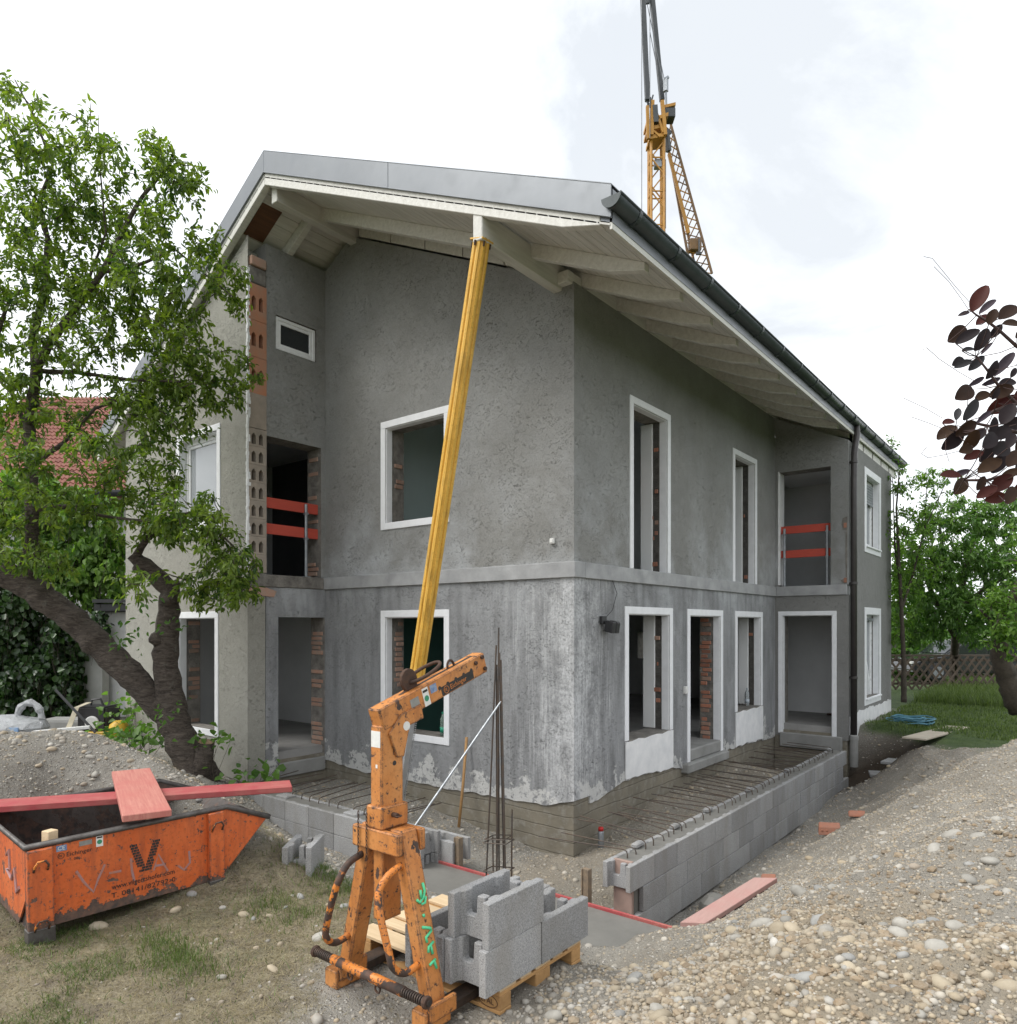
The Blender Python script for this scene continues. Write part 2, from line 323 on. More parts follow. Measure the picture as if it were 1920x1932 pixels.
def jag(f, amp, seed):
    r = random.Random(seed); tab = [r.uniform(-1, 1) for _ in range(4000)]
    def g(u):
        t = (u + 50) * 9.0; i = int(t); a = tab[i % 4000] * (1 - t + i) + tab[(i + 1) % 4000] * (t - i)
        t2 = (u + 50) * 2.1; i2 = int(t2); b = tab[(i2 + 77) % 4000] * (1 - t2 + i2) + tab[(i2 + 78) % 4000] * (t2 - i2)
        return f(u) + amp * (0.55 * a + 0.6 * b)
    return g

def wall(axis, c, sgn, u0, u1, z0, z1, holes, mats, th=TH, bottom=None, top=None, step=None, breaks=(), name='wall'):
    """wall in plane axis=c whose outer side looks along sgn*axis; holes (u0,u1,z0,z1); mats = outside, reveal, inside"""
    us = {u0, u1, *breaks}; zs = {z0, z1}
    for h in holes: us |= {h[0], h[1]}; zs |= {max(h[2], z0), min(h[3], z1)}
    if step:
        k = int((u1 - u0) / step)
        us |= {u0 + (u1 - u0) * i / k for i in range(k + 1)}
    us = sorted(u for u in us if u0 - 1e-6 <= u <= u1 + 1e-6); zs = sorted(zs)
    us = [u for i, u in enumerate(us) if i == 0 or u - us[i - 1] > 1e-4]
    def zz(i, j):
        z = zs[j]
        if j == 0 and bottom: z = bottom(us[i])
        if j == len(zs) - 1 and top: z = top(us[i])
        return z
    nu, nz = len(us) - 1, len(zs) - 1
    def solid(i, j):
        if not (0 <= i < nu and 0 <= j < nz): return False
        uc = (us[i] + us[i + 1]) / 2; zc = (zs[j] + zs[j + 1]) / 2
        return not any(h[0] < uc < h[1] and h[2] < zc < h[3] for h in holes)
    b = MB(); idx = {}
    def V(i, j, s):
        k = (i, j, s)
        if k not in idx:
            d = c - sgn * th * s; idx[k] = len(b.v)
            b.v.append((us[i], d, zz(i, j)) if axis == 'y' else (d, us[i], zz(i, j)))
        return idx[k]
    flip = (axis == 'y') == (sgn > 0)
    def face(q, mi): b.f.append(tuple(reversed(q)) if flip else tuple(q)); b.m.append(mi)
    for i in range(nu):
        for j in range(nz):
            if not solid(i, j): continue
            face([V(i, j, 0), V(i + 1, j, 0), V(i + 1, j + 1, 0), V(i, j + 1, 0)], 0)
            face([V(i, j, 1), V(i, j + 1, 1), V(i + 1, j + 1, 1), V(i + 1, j, 1)], 2)
            if not solid(i - 1, j): face([V(i, j, 0), V(i, j + 1, 0), V(i, j + 1, 1), V(i, j, 1)], 0 if i == 0 else 1)
            if not solid(i + 1, j): face([V(i + 1, j, 0), V(i + 1, j, 1), V(i + 1, j + 1, 1), V(i + 1, j + 1, 0)], 0 if i == nu - 1 else 1)
            if not solid(i, j - 1): face([V(i, j, 0), V(i, j, 1), V(i + 1, j, 1), V(i + 1, j, 0)], 1)
            if not solid(i, j + 1): face([V(i, j + 1, 0), V(i + 1, j + 1, 0), V(i + 1, j + 1, 1), V(i, j + 1, 1)], 1)
    return b.build(name, mats, house)

def P3(axis, u, d, z): return Vector((u, d, z)) if axis == 'y' else Vector((d, u, z))
def pbox(b, axis, u0, u1, d0, d1, z0, z1, mi=0):
    if axis == 'y': b.box(u0, d0, z0, u1, d1, z1, mi)
    else: b.box(d0, u0, z0, d1, u1, z1, mi)
def surround(axis, c, sgn, u0, u1, z0, z1, bw=0.1, sides='LRTB', lining=0.12):
    """white rendered border round an opening: outer size u0..u1,z0..z1, proud of the wall, returned into the reveal"""
    b = MB(); o = c + sgn * 0.014; k = c - sgn * 0.006
    lo = z0 + bw if 'B' in sides else z0
    if 'L' in sides: pbox(b, axis, u0, u0 + bw, k, o, z0, z1 - bw)
    if 'R' in sides: pbox(b, axis, u1 - bw, u1, k, o, z0, z1 - bw)
    if 'T' in sides: pbox(b, axis, u0, u1, k, o, z1 - bw, z1)
    if 'B' in sides: pbox(b, axis, u0 + bw, u1 - bw, k, o, z0, z0 + bw)
    if lining:
        q = c - sgn * lining; a, e = u0 + bw, u1 - bw
        pbox(b, axis, a - 0.002, a + 0.012, q, k, lo, z1 - bw); pbox(b, axis, e - 0.012, e + 0.002, q, k, lo, z1 - bw)
        pbox(b, axis, a + 0.012, e - 0.012, q, k, z1 - bw - 0.012, z1 - bw + 0.002)
    return b.build('window_surround', M['white_trim'], house, bevel=0.004)

def jamb(axis, c, sgn, u, z0, z1, d0, d1, facing, mat_b='brick', plain=0.0, seed=1, backing='mortar'):
    """exposed masonry of a window jamb: backing strip and single bricks; the jamb lies at u and looks along facing (+-1)"""
    r = random.Random(seed); b = MB()
    n = max(3, int((z1 - z0) / 0.12)); pts = []
    a, e = c - sgn * d0, c - sgn * d1
    pbox(b, axis, u - 0.03 * facing, u + 0.006 * facing, a, e, z0, z1)
    strip = b.build('jamb', M[backing], house)
    z = z0 + 0.012; k = 0
    while z + 0.06 < z1:
        if r.random() > plain:
            m = MB(); off = 0.0 if k % 2 else 0.07 * (1 if d1 > d0 else -1)
            da = d0 + abs(off) * r.uniform(0.3, 1) + r.uniform(0, 0.02); de = d1 - r.uniform(0.0, 0.05)
            pr = r.uniform(0.008, 0.03)
            pbox(m, axis, u, u + pr * facing, c - sgn * da, c - sgn * de, z + r.uniform(0, .006), z + 0.062 + r.uniform(-.006, .006))
            o = m.build('brick', M[mat_b if r.random() < 0.75 else 'brick_dusty'], strip, bevel=0.006)
        z += 0.077; k += 1
    return strip
def inner_reveal(axis, c, sgn, u, z0, z1, facing, d0=.225, d1=.42):
    b = MB(); pbox(b, axis, u - .02 * facing, u + .03 * facing, c - sgn * d0, c - sgn * d1, z0, z1); b.build('inner_reveal', M['inner_white'], house, bevel=.008)

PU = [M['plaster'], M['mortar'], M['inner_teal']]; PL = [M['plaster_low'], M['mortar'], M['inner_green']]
PW = [M['plaster_wing'], M['mortar'], M['inner_white']]; PR = [M['plaster_wing'], M['mortar'], M['inner_grey']]
def lin(*p):
    def f(u):
        for (a, za), (b_, zb) in zip(p, p[1:]):
            if u <= b_: return za + (zb - za) * max(0, (u - a)) / (b_ - a)
        return p[-1][1]
    return f
baseA = jag(lin((-4.8, -.28), (-3.76, -.33), (-2.9, -.348), (-1.0, -.33), (-.33, -.31), (0, -.22)), 0.03, 3)
baseB = jag(lin((0, -.22), (.4, -.31), (1.17, -.17), (2.6, -.21), (3.1, -.29), (4.5, -.24), (7.3, -.29)), 0.03, 5)

# --- facade facing the yard (plane y=0)
hA = (-3.345, -2.140)
wall('y', 0, -1, XI, 0, -0.3, 2.48, [(hA[0], hA[1], .345, 2.025)], PL, bottom=baseA, step=0.05)
wall('y', 0, -1, XI, 0, 2.672, 6.0, [(hA[0], hA[1], 3.42, 4.84)], PU, top=under, step=None, breaks=(RX,))
surround('y', 0, -1, -3.444, -2.041, .248, 2.123); surround('y', 0, -1, -3.444, -2.041, 3.325, 4.936)
jamb('y', 0, -1, hA[0], .345, 2.02, .16, .36, 1, 'brick_dusty', 0.15, 11); jamb('y', 0, -1, hA[0], 3.42, 4.83, .16, .36, 1, 'brick_dusty', 0.7, 12)
# --- long facade (plane x=0)
wall('x', 0, 1, TH, YW, -0.3, 2.48, [(1.317, 2.548, .36, 2.058), (3.258, 4.465, -1, 2.058), (5.226, 6.414, .38, 2.058)], [M['plaster_low'], M['mortar'], M['inner_white']], bottom=baseB, step=0.05)
wall('x', 0, 1, TH, YW, 2.672, 5.9, [(1.455, 2.473, 2, 4.91), (5.12, 6.107, 2, 4.91)], PU, top=lambda u: under(0))
surround('x', 0, 1, 1.217, 2.648, .36, 2.158, sides='LRT'); surround('x', 0, 1, 5.126, 6.514, .38, 2.158, sides='LRT')
surround('x', 0, 1, 3.158, 4.565, -.24, 2.158, sides='LRT'); surround('x', 0, 1, 1.355, 2.573, 2.673, 5.01, .095, 'LRT'); surround('x', 0, 1, 5.02, 6.207, 2.673, 5.01, .095, 'LRT')
jamb('x', 0, 1, 2.548, .36, 2.05, .13, .24, -1, 'brick', 0.75, 21, 'mortar_dark'); jamb('x', 0, 1, 4.465, -.05, 2.05, .15, .36, -1, 'brick', 0.25, 22)
jamb('x', 0, 1, 6.414, .38, 2.05, .13, .24, -1, 'brick', 0.85, 23, 'mortar_dark'); jamb('x', 0, 1, 2.473, 2.69, 4.9, .13, .24, -1, 'brick', 0.8, 24, 'mortar_dark'); jamb('x', 0, 1, 6.107, 2.69, 4.9, .13, .24, -1, 'brick', 0.9, 25, 'mortar_dark')
for u_, za, zb in ((2.548, .37, 2.05), (6.414, .39, 2.05), (2.473, 2.69, 4.9), (6.107, 2.69, 4.9)): inner_reveal('x', 0, 1, u_, za, zb, -1)
for i, (u0, u1, zt, sd_) in enumerate(((1.225, 2.64, .35, 31), (5.134, 6.506, .37, 33))):      # white render panels under the sills
    b = MB(); g = jag(lambda u: baseB(u) + 0.015, 0.02, sd_); k = 24; pts = []
    for q in range(k + 1): u = u0 + (u1 - u0) * q / k; pts.append((0.004, u, g(u)))
    top_ = [(0.004, u1 - (u1 - u0) * q / 8, zt + (0.012 * math.sin(q * 2.3))) for q in range(9)]
    b.prism(pts + top_, (0.018, 0, 0)); b.build('render_panel', M['white_plaster'], house)
    b = MB(); b.box(-.34, u0 + .08, zt - .02, .02, u1 - .08, zt + .012); b.build('sill_bed', M['mortar'], house, bevel=0.006)
b = MB(); b.box(.0, hA[0] + .0, .3, .01, hA[0] + .01, .31)
b = MB(); b.box(hA[0], .0, .32, hA[1], .34, .347); b.build('sill_bed', M['mortar'], house, bevel=0.006)
b = MB(); b.box(-.35, 3.0, -.36, .10, 4.62, -.21); b.box(-.35, 3.265, -.21, .02, 4.46, -.024); b.build('threshold', M['concrete'], house, bevel=0.02)
# --- right recess and wing
wall('y', YW, -1, 0.002, XW, -0.35, 2.48, [(.143, 1.067, -1, 2.10)], [M['plaster_wing'], M['mortar'], M['inner_grey']], bottom=jag(lambda u: -.27, .03, 9), step=0.05)
wall('y', YW, -1, 0.002, XW, 2.672, 5.8, [(.07, 1.042, 2, 4.93)], PU, top=under)
surround('y', YW, -1, .063, 1.147, -.22, 2.18, .08, 'LRT')
b = MB(); b.box(.055, YW - .012, 2.7, .085, YW + .3, 4.95); b.build('render_edge', M['white_plaster'], house, bevel=.006)
wall('x', XW, 1, YW + TH, YB, -0.35, 5.3, [(8.70, 9.91, 3.53, 4.975), (8.70, 9.91, .42, 2.13)], PW, bottom=jag(lambda u: -.1, .02, 10), step=0.1, top=lambda u: under(XW))
surround('x', XW, 1, 8.558, 10.053, 3.39, 5.115, .142); surround('x', XW, 1, 8.558, 10.053, .28, 2.272, .142)
b = MB(); pts = [(XW + .003, 7.35 + .15 * i, -.34) for i in range(26)]; g = jag(lambda u: .12 + .01 * u, .05, 44)
b.prism(pts + [(XW + .003, p[1], g(p[1])) for p in reversed(pts)], (.014, 0, 0)); b.build('plinth_render', M['white_plaster'], house)
b = MB()       # broken-out corner of the pillar
for z0, z1, w_ in ((3.68, 3.95, .10), (2.69, 2.80, .11), (2.80, 3.68, .035)): b.prism([(1.335, YW - .008, z0), (1.335, YW - .008, z1), (1.335 - w_ * .8, YW - .008, z1 - .03), (1.335 - w_, YW - .008, (z0 + z1) / 2), (1.335 - w_ * .7, YW - .008, z0 + .02)], (0, .007, 0))
b.build('broken_edge', M['mortar'], house)
for z in (3.74, 2.71): b = MB(); b.box(1.275, YW - .013, z, 1.325, YW - .0085, z + .09); b.build('brick', M['brick'], house, bevel=.003)
b = MB(); b.prism([(XI + .003, YF + .02, 2.36), (XI + .003, -.95, 2.33), (XI + .003, -.9, 2.42), (XI + .003, -1.1, 2.475), (XI + .003, YF + .02, 2.475)], (.012, 0, 0)); b.build('brick', M['brick_dusty'], house, bevel=.003)
# --- left recess and front wing
wall('x', XI, 1, YF + .30, 0, -0.45, 2.48, [(-.867, -.012, -.6, 2.03)], [M['plaster_low'], M['mortar'], M['inner_white']], bottom=jag(lambda u: -.40, .02, 13), step=0.05)
wall('x', XI, 1, YF + .30, 0, 2.672, 7.0, [(-1.07, -.083, 2, 4.75), (-.91, -.17, 6.10, 6.62)], PU, top=lambda u: under(XI))
jamb('x', XI, 1, -.012, -.2, 2.02, .03, .34, -1, 'brick_dusty', 0.3, 14); jamb('x', XI, 1, -.083, 2.69, 4.74, .05, .34, -1, 'brick_dusty', 0.8, 15)
PF = [M['plaster_front'], M['mortar'], M['inner_white']]
wall('y', YF, -1, XL, XI, -0.45, 2.48, [(-6.82, -5.69, .28, 2.02)], PF, th=.29, bottom=lin((-9, -.2), (-4.7, -.42)), step=0.3)
wall('y', YF, -1, XL, XI - .2, 2.482, 6.0, [(-6.80, -5.63, 3.46, 4.91)], PF, th=.29, top=under)
surround('y', YF, -1, -6.918, -5.592, .185, 2.12); surround('y', YF, -1, -6.895, -5.535, 3.365, 5.005)
jamb('y', YF, -1, -6.82, .28, 2.0, .15, .36, 1, 'brick_dusty', 0.35, 16)
wall('x', XL, -1, YF + .29, YB, -0.45, 5.6, [], [M['plaster_front'], M['mortar'], M['inner_white']], top=lambda u: under(XL))
wall('y', YB, 1, XL + TH, XW - TH, -0.35, 5.4, [(-5.0, -4.3, .98, 1.72)], PW, top=under, breaks=(RX,))
# --- hollow-brick section left by the demolished wall
M['brick_orange'] = simple('brick_orange', (.46, .20, .11), (.38, .22, .15), 7, .92, .6, 40, .006, rnd=.06)
def hollow(z0, z1, y0, y1, slots, mat, rough_seed):
    """one hollow brick cut open: face with pointed slots and the dark cells behind them"""
    b = MB(); x0 = XI + 0.012; polys = [[Vector((0, y0, z0)), Vector((0, y1, z0)), Vector((0, y1, z1)), Vector((0, y0, z1))]]
    for (ya, yb, za, zb) in slots:
        ym = (ya + yb) / 2; h = (yb - ya) * 0.55
        polys.append([Vector((0, ya, za)), Vector((0, ya, zb - h)), Vector((0, ym - .008, zb)), Vector((0, ym + .008, zb)), Vector((0, yb, zb - h)), Vector((0, yb, za))])
    tris = tessellate_polygon([[(v.y, v.z, 0) for v in p] for p in polys]); flat = [v for p in polys for v in p]
    b.v = [(x0, v.y, v.z) for v in flat]
    for t in tris:
        a, e, g = (Vector(b.v[i]) for i in t); b.f.append(t if (e - a).cross(g - a).x > 0 else t[::-1]); b.m.append(0)
    k = 4
    for p in polys[1:]:
        q = len(b.v); m = len(p); b.v += [(x0 - .185, v.y, v.z) for v in p]
        for i in range(m): b.f.append((k + i, k + (i + 1) % m, q + (i + 1) % m, q + i)); b.m.append(0)
        b.f.append(tuple(range(q, q + m))); b.m.append(0); k += m
    b.add([(x0, y0, z0), (x0, y1, z0), (x0, y1, z1), (x0, y0, z1), (XI - .199, y0, z0), (XI - .199, y1, z0), (XI - .199, y1, z1), (XI - .199, y0, z1)], [(0, 1, 5, 4), (1, 2, 6, 5), (2, 3, 7, 6), (3, 0, 4, 7)])
    return b.build('hollow_brick', mat, house)
y0, y1 = YF + .012, -1.075
b = MB(); b.prism([(XI - .2, YF, 2.482), (XI, YF, 2.482), (XI, YF, under(XI)), (XI - .2, YF, under(XI - .2))], (0, .011, 0)); b.build('wall', M['plaster_front'], house)
b = MB(); b.box(XI - .199, YF + .0115, 2.484, XI - .001, -1.08, 2.69); b.build('broken_edge', M['mortar'], house)
zr = 2.69; rows = []
while zr < 4.75: rows.append(zr); zr += 0.2655
for z in rows:
    hollow(z, z + .262, y0, y1, [(y0 + .045, y0 + .115, z + .03, z + .195), (y0 + .165, y0 + .235, z + .03, z + .195)], M['hollow_brick_grey'], 0)
b = MB(); b.box(XI - .199, y0, 4.82, XI + .010, y1, 5.33); b.build('broken_edge', M['hollow_brick_grey'], house)
for z in (5.33, 5.87, 6.41):
    hollow(z, z + .535, y0, y1, [(y0 + .045, y0 + .115, z + .15, z + .355), (y0 + .165, y0 + .235, z + .15, z + .36)], M['brick_orange'], 1)
b = MB(); b.box(XI - .199, y0, 6.948, XI + .02, y1, 7.2); b.build('broken_edge', M['mortar'], house, bevel=.02)
b = MB(); b.box(XI - .12, y0 + .02, 7.2, XI + .05, y1 - .02, 7.34); b.build('brick', M['brick_dusty'], house, bevel=.012)
r_ = random.Random(4)
b = MB()
for z in np.arange(2.7, 7.15, .05): b.box(XI - .02, YF - .008 - r_.uniform(0, .012), z, XI + .008 + r_.uniform(0, .016), YF + .022 + r_.uniform(-.012, .02), z + .052)
b.build('render_edge', M['white_plaster'], house)
# --- slab edge bands
b = MB(); b.box(XI, -.035, 2.48, .035, .2, 2.67); b.build('slab_band', M['band'], house, bevel=.006)
b = MB(); b.box(-.2, .202, 2.48, .035, YW, 2.67); b.build('slab_band', M['band'], house, bevel=.006)
b = MB(); b.box(.037, YW - .035, 2.482, XW - .02, YW + .2, 2.672); b.build('slab_band', M['band'], house, bevel=.006)
b = MB(); b.box(XI - .1, YF + .02, 2.482, XI + .02, -.037, 2.668); b.build('slab_band', M['mortar'], house, bevel=.01)
# --- floors, foundations, inner walls
b = MB(); b.box(XL + .1, YF + .1, -.25, XI - .05, .05, -.0305); b.box(XL + .1, .05, -.25, -.05, YB - .1, -.03); b.box(-.05, YW + .05, -.25, XW - .05, YB - .1, -.031); b.build('ground_slab', M['screed'], house)
b = MB(); b.box(XL + .1, YF + .1, 2.484, XI - .11, .198, 2.663); b.box(XL + .1, .2, 2.484, -.2, YB - .1, 2.664); b.box(-.19, YW + .21, 2.485, XW - .05, YB - .1, 2.663); b.build('upper_slab', M['inner_grey'], house)
b = MB(); b.box(XI - .3, .022, -1.9, -.022, .35, -.1); b.build('foundation', M['foundation'], house)
b = MB(); b.box(-.35, .352, -1.9, -.022, YW, -.08); b.build('foundation', M['foundation'], house)
b = MB(); b.box(-.02, YW + .02, -1.9, XW - .02, YB, -.15); b.build('foundation', M['foundation'], house)
b = MB(); b.box(XL + .02, YF + .02, -1.9, XI - .02, .02, -.15); b.build('foundation', M['foundation'], house)
b = MB(); b.box(XI - .3, -.86, -.42, XI + .03, -.02, -.2); b.build('threshold', M['concrete'], house, bevel=.015)
b = MB(); b.box(.1, YW - .05, -.48, XW - .1, YW + .3, -.2); b.build('threshold', M['concrete'], house, bevel=.015)
def inner(x0, y0, z0, x1, y1, z1, m): b = MB(); b.box(x0, y0, z0, x1, y1, z1); b.build('inner_wall', M[m], house)
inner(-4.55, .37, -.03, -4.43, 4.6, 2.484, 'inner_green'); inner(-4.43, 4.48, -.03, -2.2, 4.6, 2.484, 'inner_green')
inner(-1.0, 9.5, -.03, XW - TH, 9.62, 2.484, 'inner_white'); inner(-1.12, YW + .4, -.03, -1.0, 9.62, 2.484, 'inner_white')
inner(XL + TH, 1.4, -.03, -4.56, 1.52, 2.484, 'inner_white')
inner(-3.97, .37, 2.67, -3.85, 8, 5.4, 'inner_teal'); inner(-4.43, 4.48, 2.67, -.4, 4.6, 5.4, 'inner_grey'); inner(-1.6, 4.6, 2.67, -1.5, 8.9, 5.4, 'inner_grey')
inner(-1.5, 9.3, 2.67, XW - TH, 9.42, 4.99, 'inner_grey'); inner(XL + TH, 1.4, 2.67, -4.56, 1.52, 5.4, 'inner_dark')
inner(-4.43, .37, 5.38, -.37, 8.9, 5.46, 'inner_grey'); inner(XL + TH, YF + TH, 5.2, XI - .3, 1.4, 5.28, 'inner_grey'); inner(-.36, YW + .37, 4.99, XW - TH, YB - TH, 5.06, 'inner_white')
b = MB(); b.obox((-5.6, 1.32, -.03), (.1, 0, 0), (0, .05, 0), (.03, .03, 2.1)); b.build('door_post', M['dark_wood'], house)

# --- real windows
def window(axis, c, sgn, u0, u1, z0, z1, glass, mull=(), fw=.07, depth=.14, sill=True):
    w = MB(); d0, d1 = c - sgn * depth, c - sgn * (depth + .07)
    pbox(w, axis, u0, u0 + fw, d0, d1, z0, z1); pbox(w, axis, u1 - fw, u1, d0, d1, z0, z1); pbox(w, axis, u0 + fw, u1 - fw, d0, d1, z0, z0 + fw); pbox(w, axis, u0 + fw, u1 - fw, d0, d1, z1 - fw, z1)
    for q in mull: pbox(w, axis, q - .05, q + .05, d0 - sgn * .004, d1, z0 + fw, z1 - fw)
    fr = w.build('window', M['pvc'], house, bevel=.006)
    edges = [u0 + fw] + [v for q in mull for v in (q - .05, q + .05)] + [u1 - fw]
    for a, e in zip(edges[::2], edges[1::2]):
        s_ = MB(); k0, k1 = c - sgn * (depth + .012), c - sgn * (depth + .055)
        pbox(s_, axis, a, a + .05, k0, k1, z0 + fw, z1 - fw); pbox(s_, axis, e - .05, e, k0, k1, z0 + fw, z1 - fw); pbox(s_, axis, a + .05, e - .05, k0, k1, z0 + fw, z0 + fw + .05); pbox(s_, axis, a + .05, e - .05, k0, k1, z1 - fw - .05, z1 - fw)
        s_.build('sash', M['pvc'], fr, bevel=.005)
        g = MB(); pbox(g, axis, a + .05, e - .05, c - sgn * (depth + .03), c - sgn * (depth + .036), z0 + fw + .05, z1 - fw - .05); g.build('pane', M[glass], fr)
    if sill:
        s_ = MB(); pbox(s_, axis, u0 - .06, u1 + .06, c + sgn * .05, c - sgn * depth, z0 - .035, z0 - .003); s_.build('sill', M['white_trim'], fr, bevel=.004)
    return fr
wf = window('x', XW, 1, 8.70, 9.91, 3.53, 4.975, 'glass_curtain', (9.3,))
for k in range(8):
    b = MB(); b.box(XW - .12, 8.77, 4.46 + k * .055, XW - .10, 9.84, 4.51 + k * .055); b.build('shutter_slat', M['galv'], wf, bevel=.006)
wg = window('x', XW, 1, 8.70, 9.91, .42, 2.13, 'glass_curtain', (9.3,))
b = MB(); b.box(XW - .135, 8.77, 2.0, XW - .09, 9.84, 2.06); b.build('shutter_slat', M['galv'], wg, bevel=.006)
b = MB(); b.obox((XW - .12, 8.79, .5), (.2, 0, 0), (0, .03, 0), (-.19, .0, 1.45)); b.build('tilted_sash', M['pvc'], wg, bevel=.005)
window('y', YF, -1, -6.80, -5.63, 3.46, 4.91, 'glass_curtain', sill=False, fw=.08, depth=.1)
window('x', XI, 1, -.90, -.18, 6.11, 6.61, 'glass', sill=False, fw=.05, depth=.02)
# ------------------------------------------------------------------ roof
YV = -1.52; YE = 12.0; XE = 1.40; XEL = -9.7
b = MB()
for (xa, xb) in ((RX, XE), (RX, XEL)):
    b.prism([(xa, YV + .03, soffit(xa) + .035), (xb, YV + .03, soffit(xb) + .035), (xb, YV + .03, roof_top(xb) - .03), (xa, YV + .03, roof_top(xa) - .03)], (0, YE - YV, 0))
roof = b.build('roof', M['zinc'], house)
# boards of the soffit, running along the ridge
def boards(xa, xb, n, ya, yb):
    for i in range(n):
        p, q = xa + (xb - xa) * i / n, xa + (xb - xa) * (i + 1) / n
        g = 0.004 if q > p else -0.004
        m = MB(); zp, zq = soffit(p + g), soffit(q - g)
        m.obox((p + g, ya, zp), (q - p - 2 * g, 0, zq - zp), (0, yb - ya, 0), (0, 0, .022))
        o = m.build('soffit_board', M['eave_white'], roof, bevel=.003)
boards(RX, XE - .02, 40, YV + .02, YE - .02); boards(RX, XEL + .02, 34, YV + .02, .6)
# stained, unpainted boards over the demolished wall
m = MB(); m.obox((-4.95, YF + .03, soffit(-4.95) - .010), (.5, 0, soffit(-4.45) - soffit(-4.95)), (0, .32, 0), (0, 0, .008)); m.build('bare_board', M['dark_wood'], roof)
# rafters: straight to the wall, then tapering to the eave
def rafter(y, xa, xb, w=.10, dep=.18, taper=True, up=0.0):
    s = lambda x: soffit(x) + up
    if taper: poly = [(xa, y, s(xa)), (xb, y, s(xb)), (xb + .0, y, s(xb) - .085), (xb - .42, y, s(xb - .42) - dep + .015), (xa, y, s(xa) - dep)]
    else: poly = [(xa, y, s(xa)), (xb, y, s(xb)), (xb, y, s(xb) - dep), (xa, y, s(xa) - dep)]
    m = MB(); m.prism(poly, (0, w, 0)); return m.build('rafter', M['eave_white'], roof, bevel=.006)
ys = [-.58 + .825 * i for i in range(16)]
rafter(-1.50, RX, 1.27, .10, .17, True, .075); rafter(-1.50, RX - .002, XEL, .10, .17, False, .075)
for y in ys:
    rafter(y - .05, RX + .06 if y < 0 else -1.2, 1.27)
for y in (-.66, .25): rafter(y - .05, RX - .08, -6.4 if y > 0 else -5.6, .10, .18, False)
for xa in (-4.15, -.30):            # purlins running out to the verge
    m = MB(); zt = soffit(xa + (.13 if xa > -4 else .0)) - .02; m.box(xa, -1.49 if xa > -4 else -1.40, zt - .30, xa + .13, .3, zt); m.build('purlin', M['eave_white'], roof, bevel=.008)
m = MB(); m.box(-.2, -.10, under(0) - .02, -.02, .3, under(0) + .12); m.build('purlin', M['eave_white'], roof, bevel=.008)
# boards closing the gaps between the rafters
for i, y in enumerate(ys):
    if y < -.1 or y > YB: continue
    m = MB(); xx = 0.0 if y < YW - .4 else XW
    m.box(xx - .03, y + .052, under(xx) - .02, xx - .005, y + .773, soffit(xx - .03) + .01); m.build('infill_board', M['eave_white'], roof)
for i in range(5):
    xa, xb = -.35 - i * .72, -.35 - (i + 1) * .72 + .02
    m = MB(); m.prism([(xa, -.02, under(xa) + .03), (xb, -.02, under(xb) + .03), (xb, -.02, soffit(xb)), (xa, -.02, soffit(xa))], (0, .03, 0)); m.build('infill_board', M['eave_white'], roof)
# verge sheets: folded zinc, in lengths
def sheet(xa, xb, hh=.30):
    m = MB(); p = [(xa, YV, roof_top(xa) - hh), (xb, YV, roof_top(xb) - hh), (xb, YV, roof_top(xb)), (xa, YV, roof_top(xa))]
    m.prism(p, (0, .012, 0)); m.obox((xa, YV, roof_top(xa)), (xb - xa, 0, roof_top(xb) - roof_top(xa)), (0, .4, 0), (0, 0, .012))
    m.obox((xa, YV - .008, roof_top(xa) - hh - .004), (xb - xa, 0, roof_top(xb) - roof_top(xa)), (0, .03, 0), (0, 0, .016))
    m.build('verge_sheet', M['zinc'], roof, bevel=.003)
sheet(RX, -1.60); sheet(-1.594, XE)
for i in range(3): sheet(RX - .003 - i * 1.86, RX - (i + 1) * 1.86)
# gutter
GX, GZ, GR = 1.425, 5.775, .095
def gz(y): return GZ + .006 * (y + 1.5) * 0.0
gut = MB(); n_ = 12
def arc(y, r0): return [(GX + r0 * math.cos(math.pi + math.pi * j / n_), y, GZ + r0 * math.sin(math.pi + math.pi * j / n_)) for j in range(n_ + 1)]
for ya, yb in ((-1.56, YE + .1),):
    o1, i1 = arc(ya, GR), arc(ya, GR - .008); poly = o1 + i1[::-1]
    gut.prism(poly, (0, yb - ya, 0))
gut.tube([(GX + GR, -1.56, GZ + .004), (GX + GR, YE + .1, GZ + .004)], .013, 8)
gutter = gut.build('gutter', M['gutter'], house, smooth=False)
for p in gutter.data.polygons: p.use_smooth = len(p.vertices) == 4
for ye in (-1.568, YE + .092):
    m = MB(); m.prism(arc(ye, GR + .006), (0, .012, 0)); m.build('end_cap', M['gutter'], gutter)
y = -1.2; k = 0
while y < YE:
    m = MB(); m.prism(arc(y, GR + .011) + arc(y, GR - .002)[::-1], (0, .05, 0)); m.build('gutter_band', M['gutter'], gutter); y += .83
m = MB(); m.box(XE - .03, YV + .03, soffit(XE) - .02, XE - .005, YE, soffit(XE) + .08); m.build('eave_board', M['eave_white'], roof)
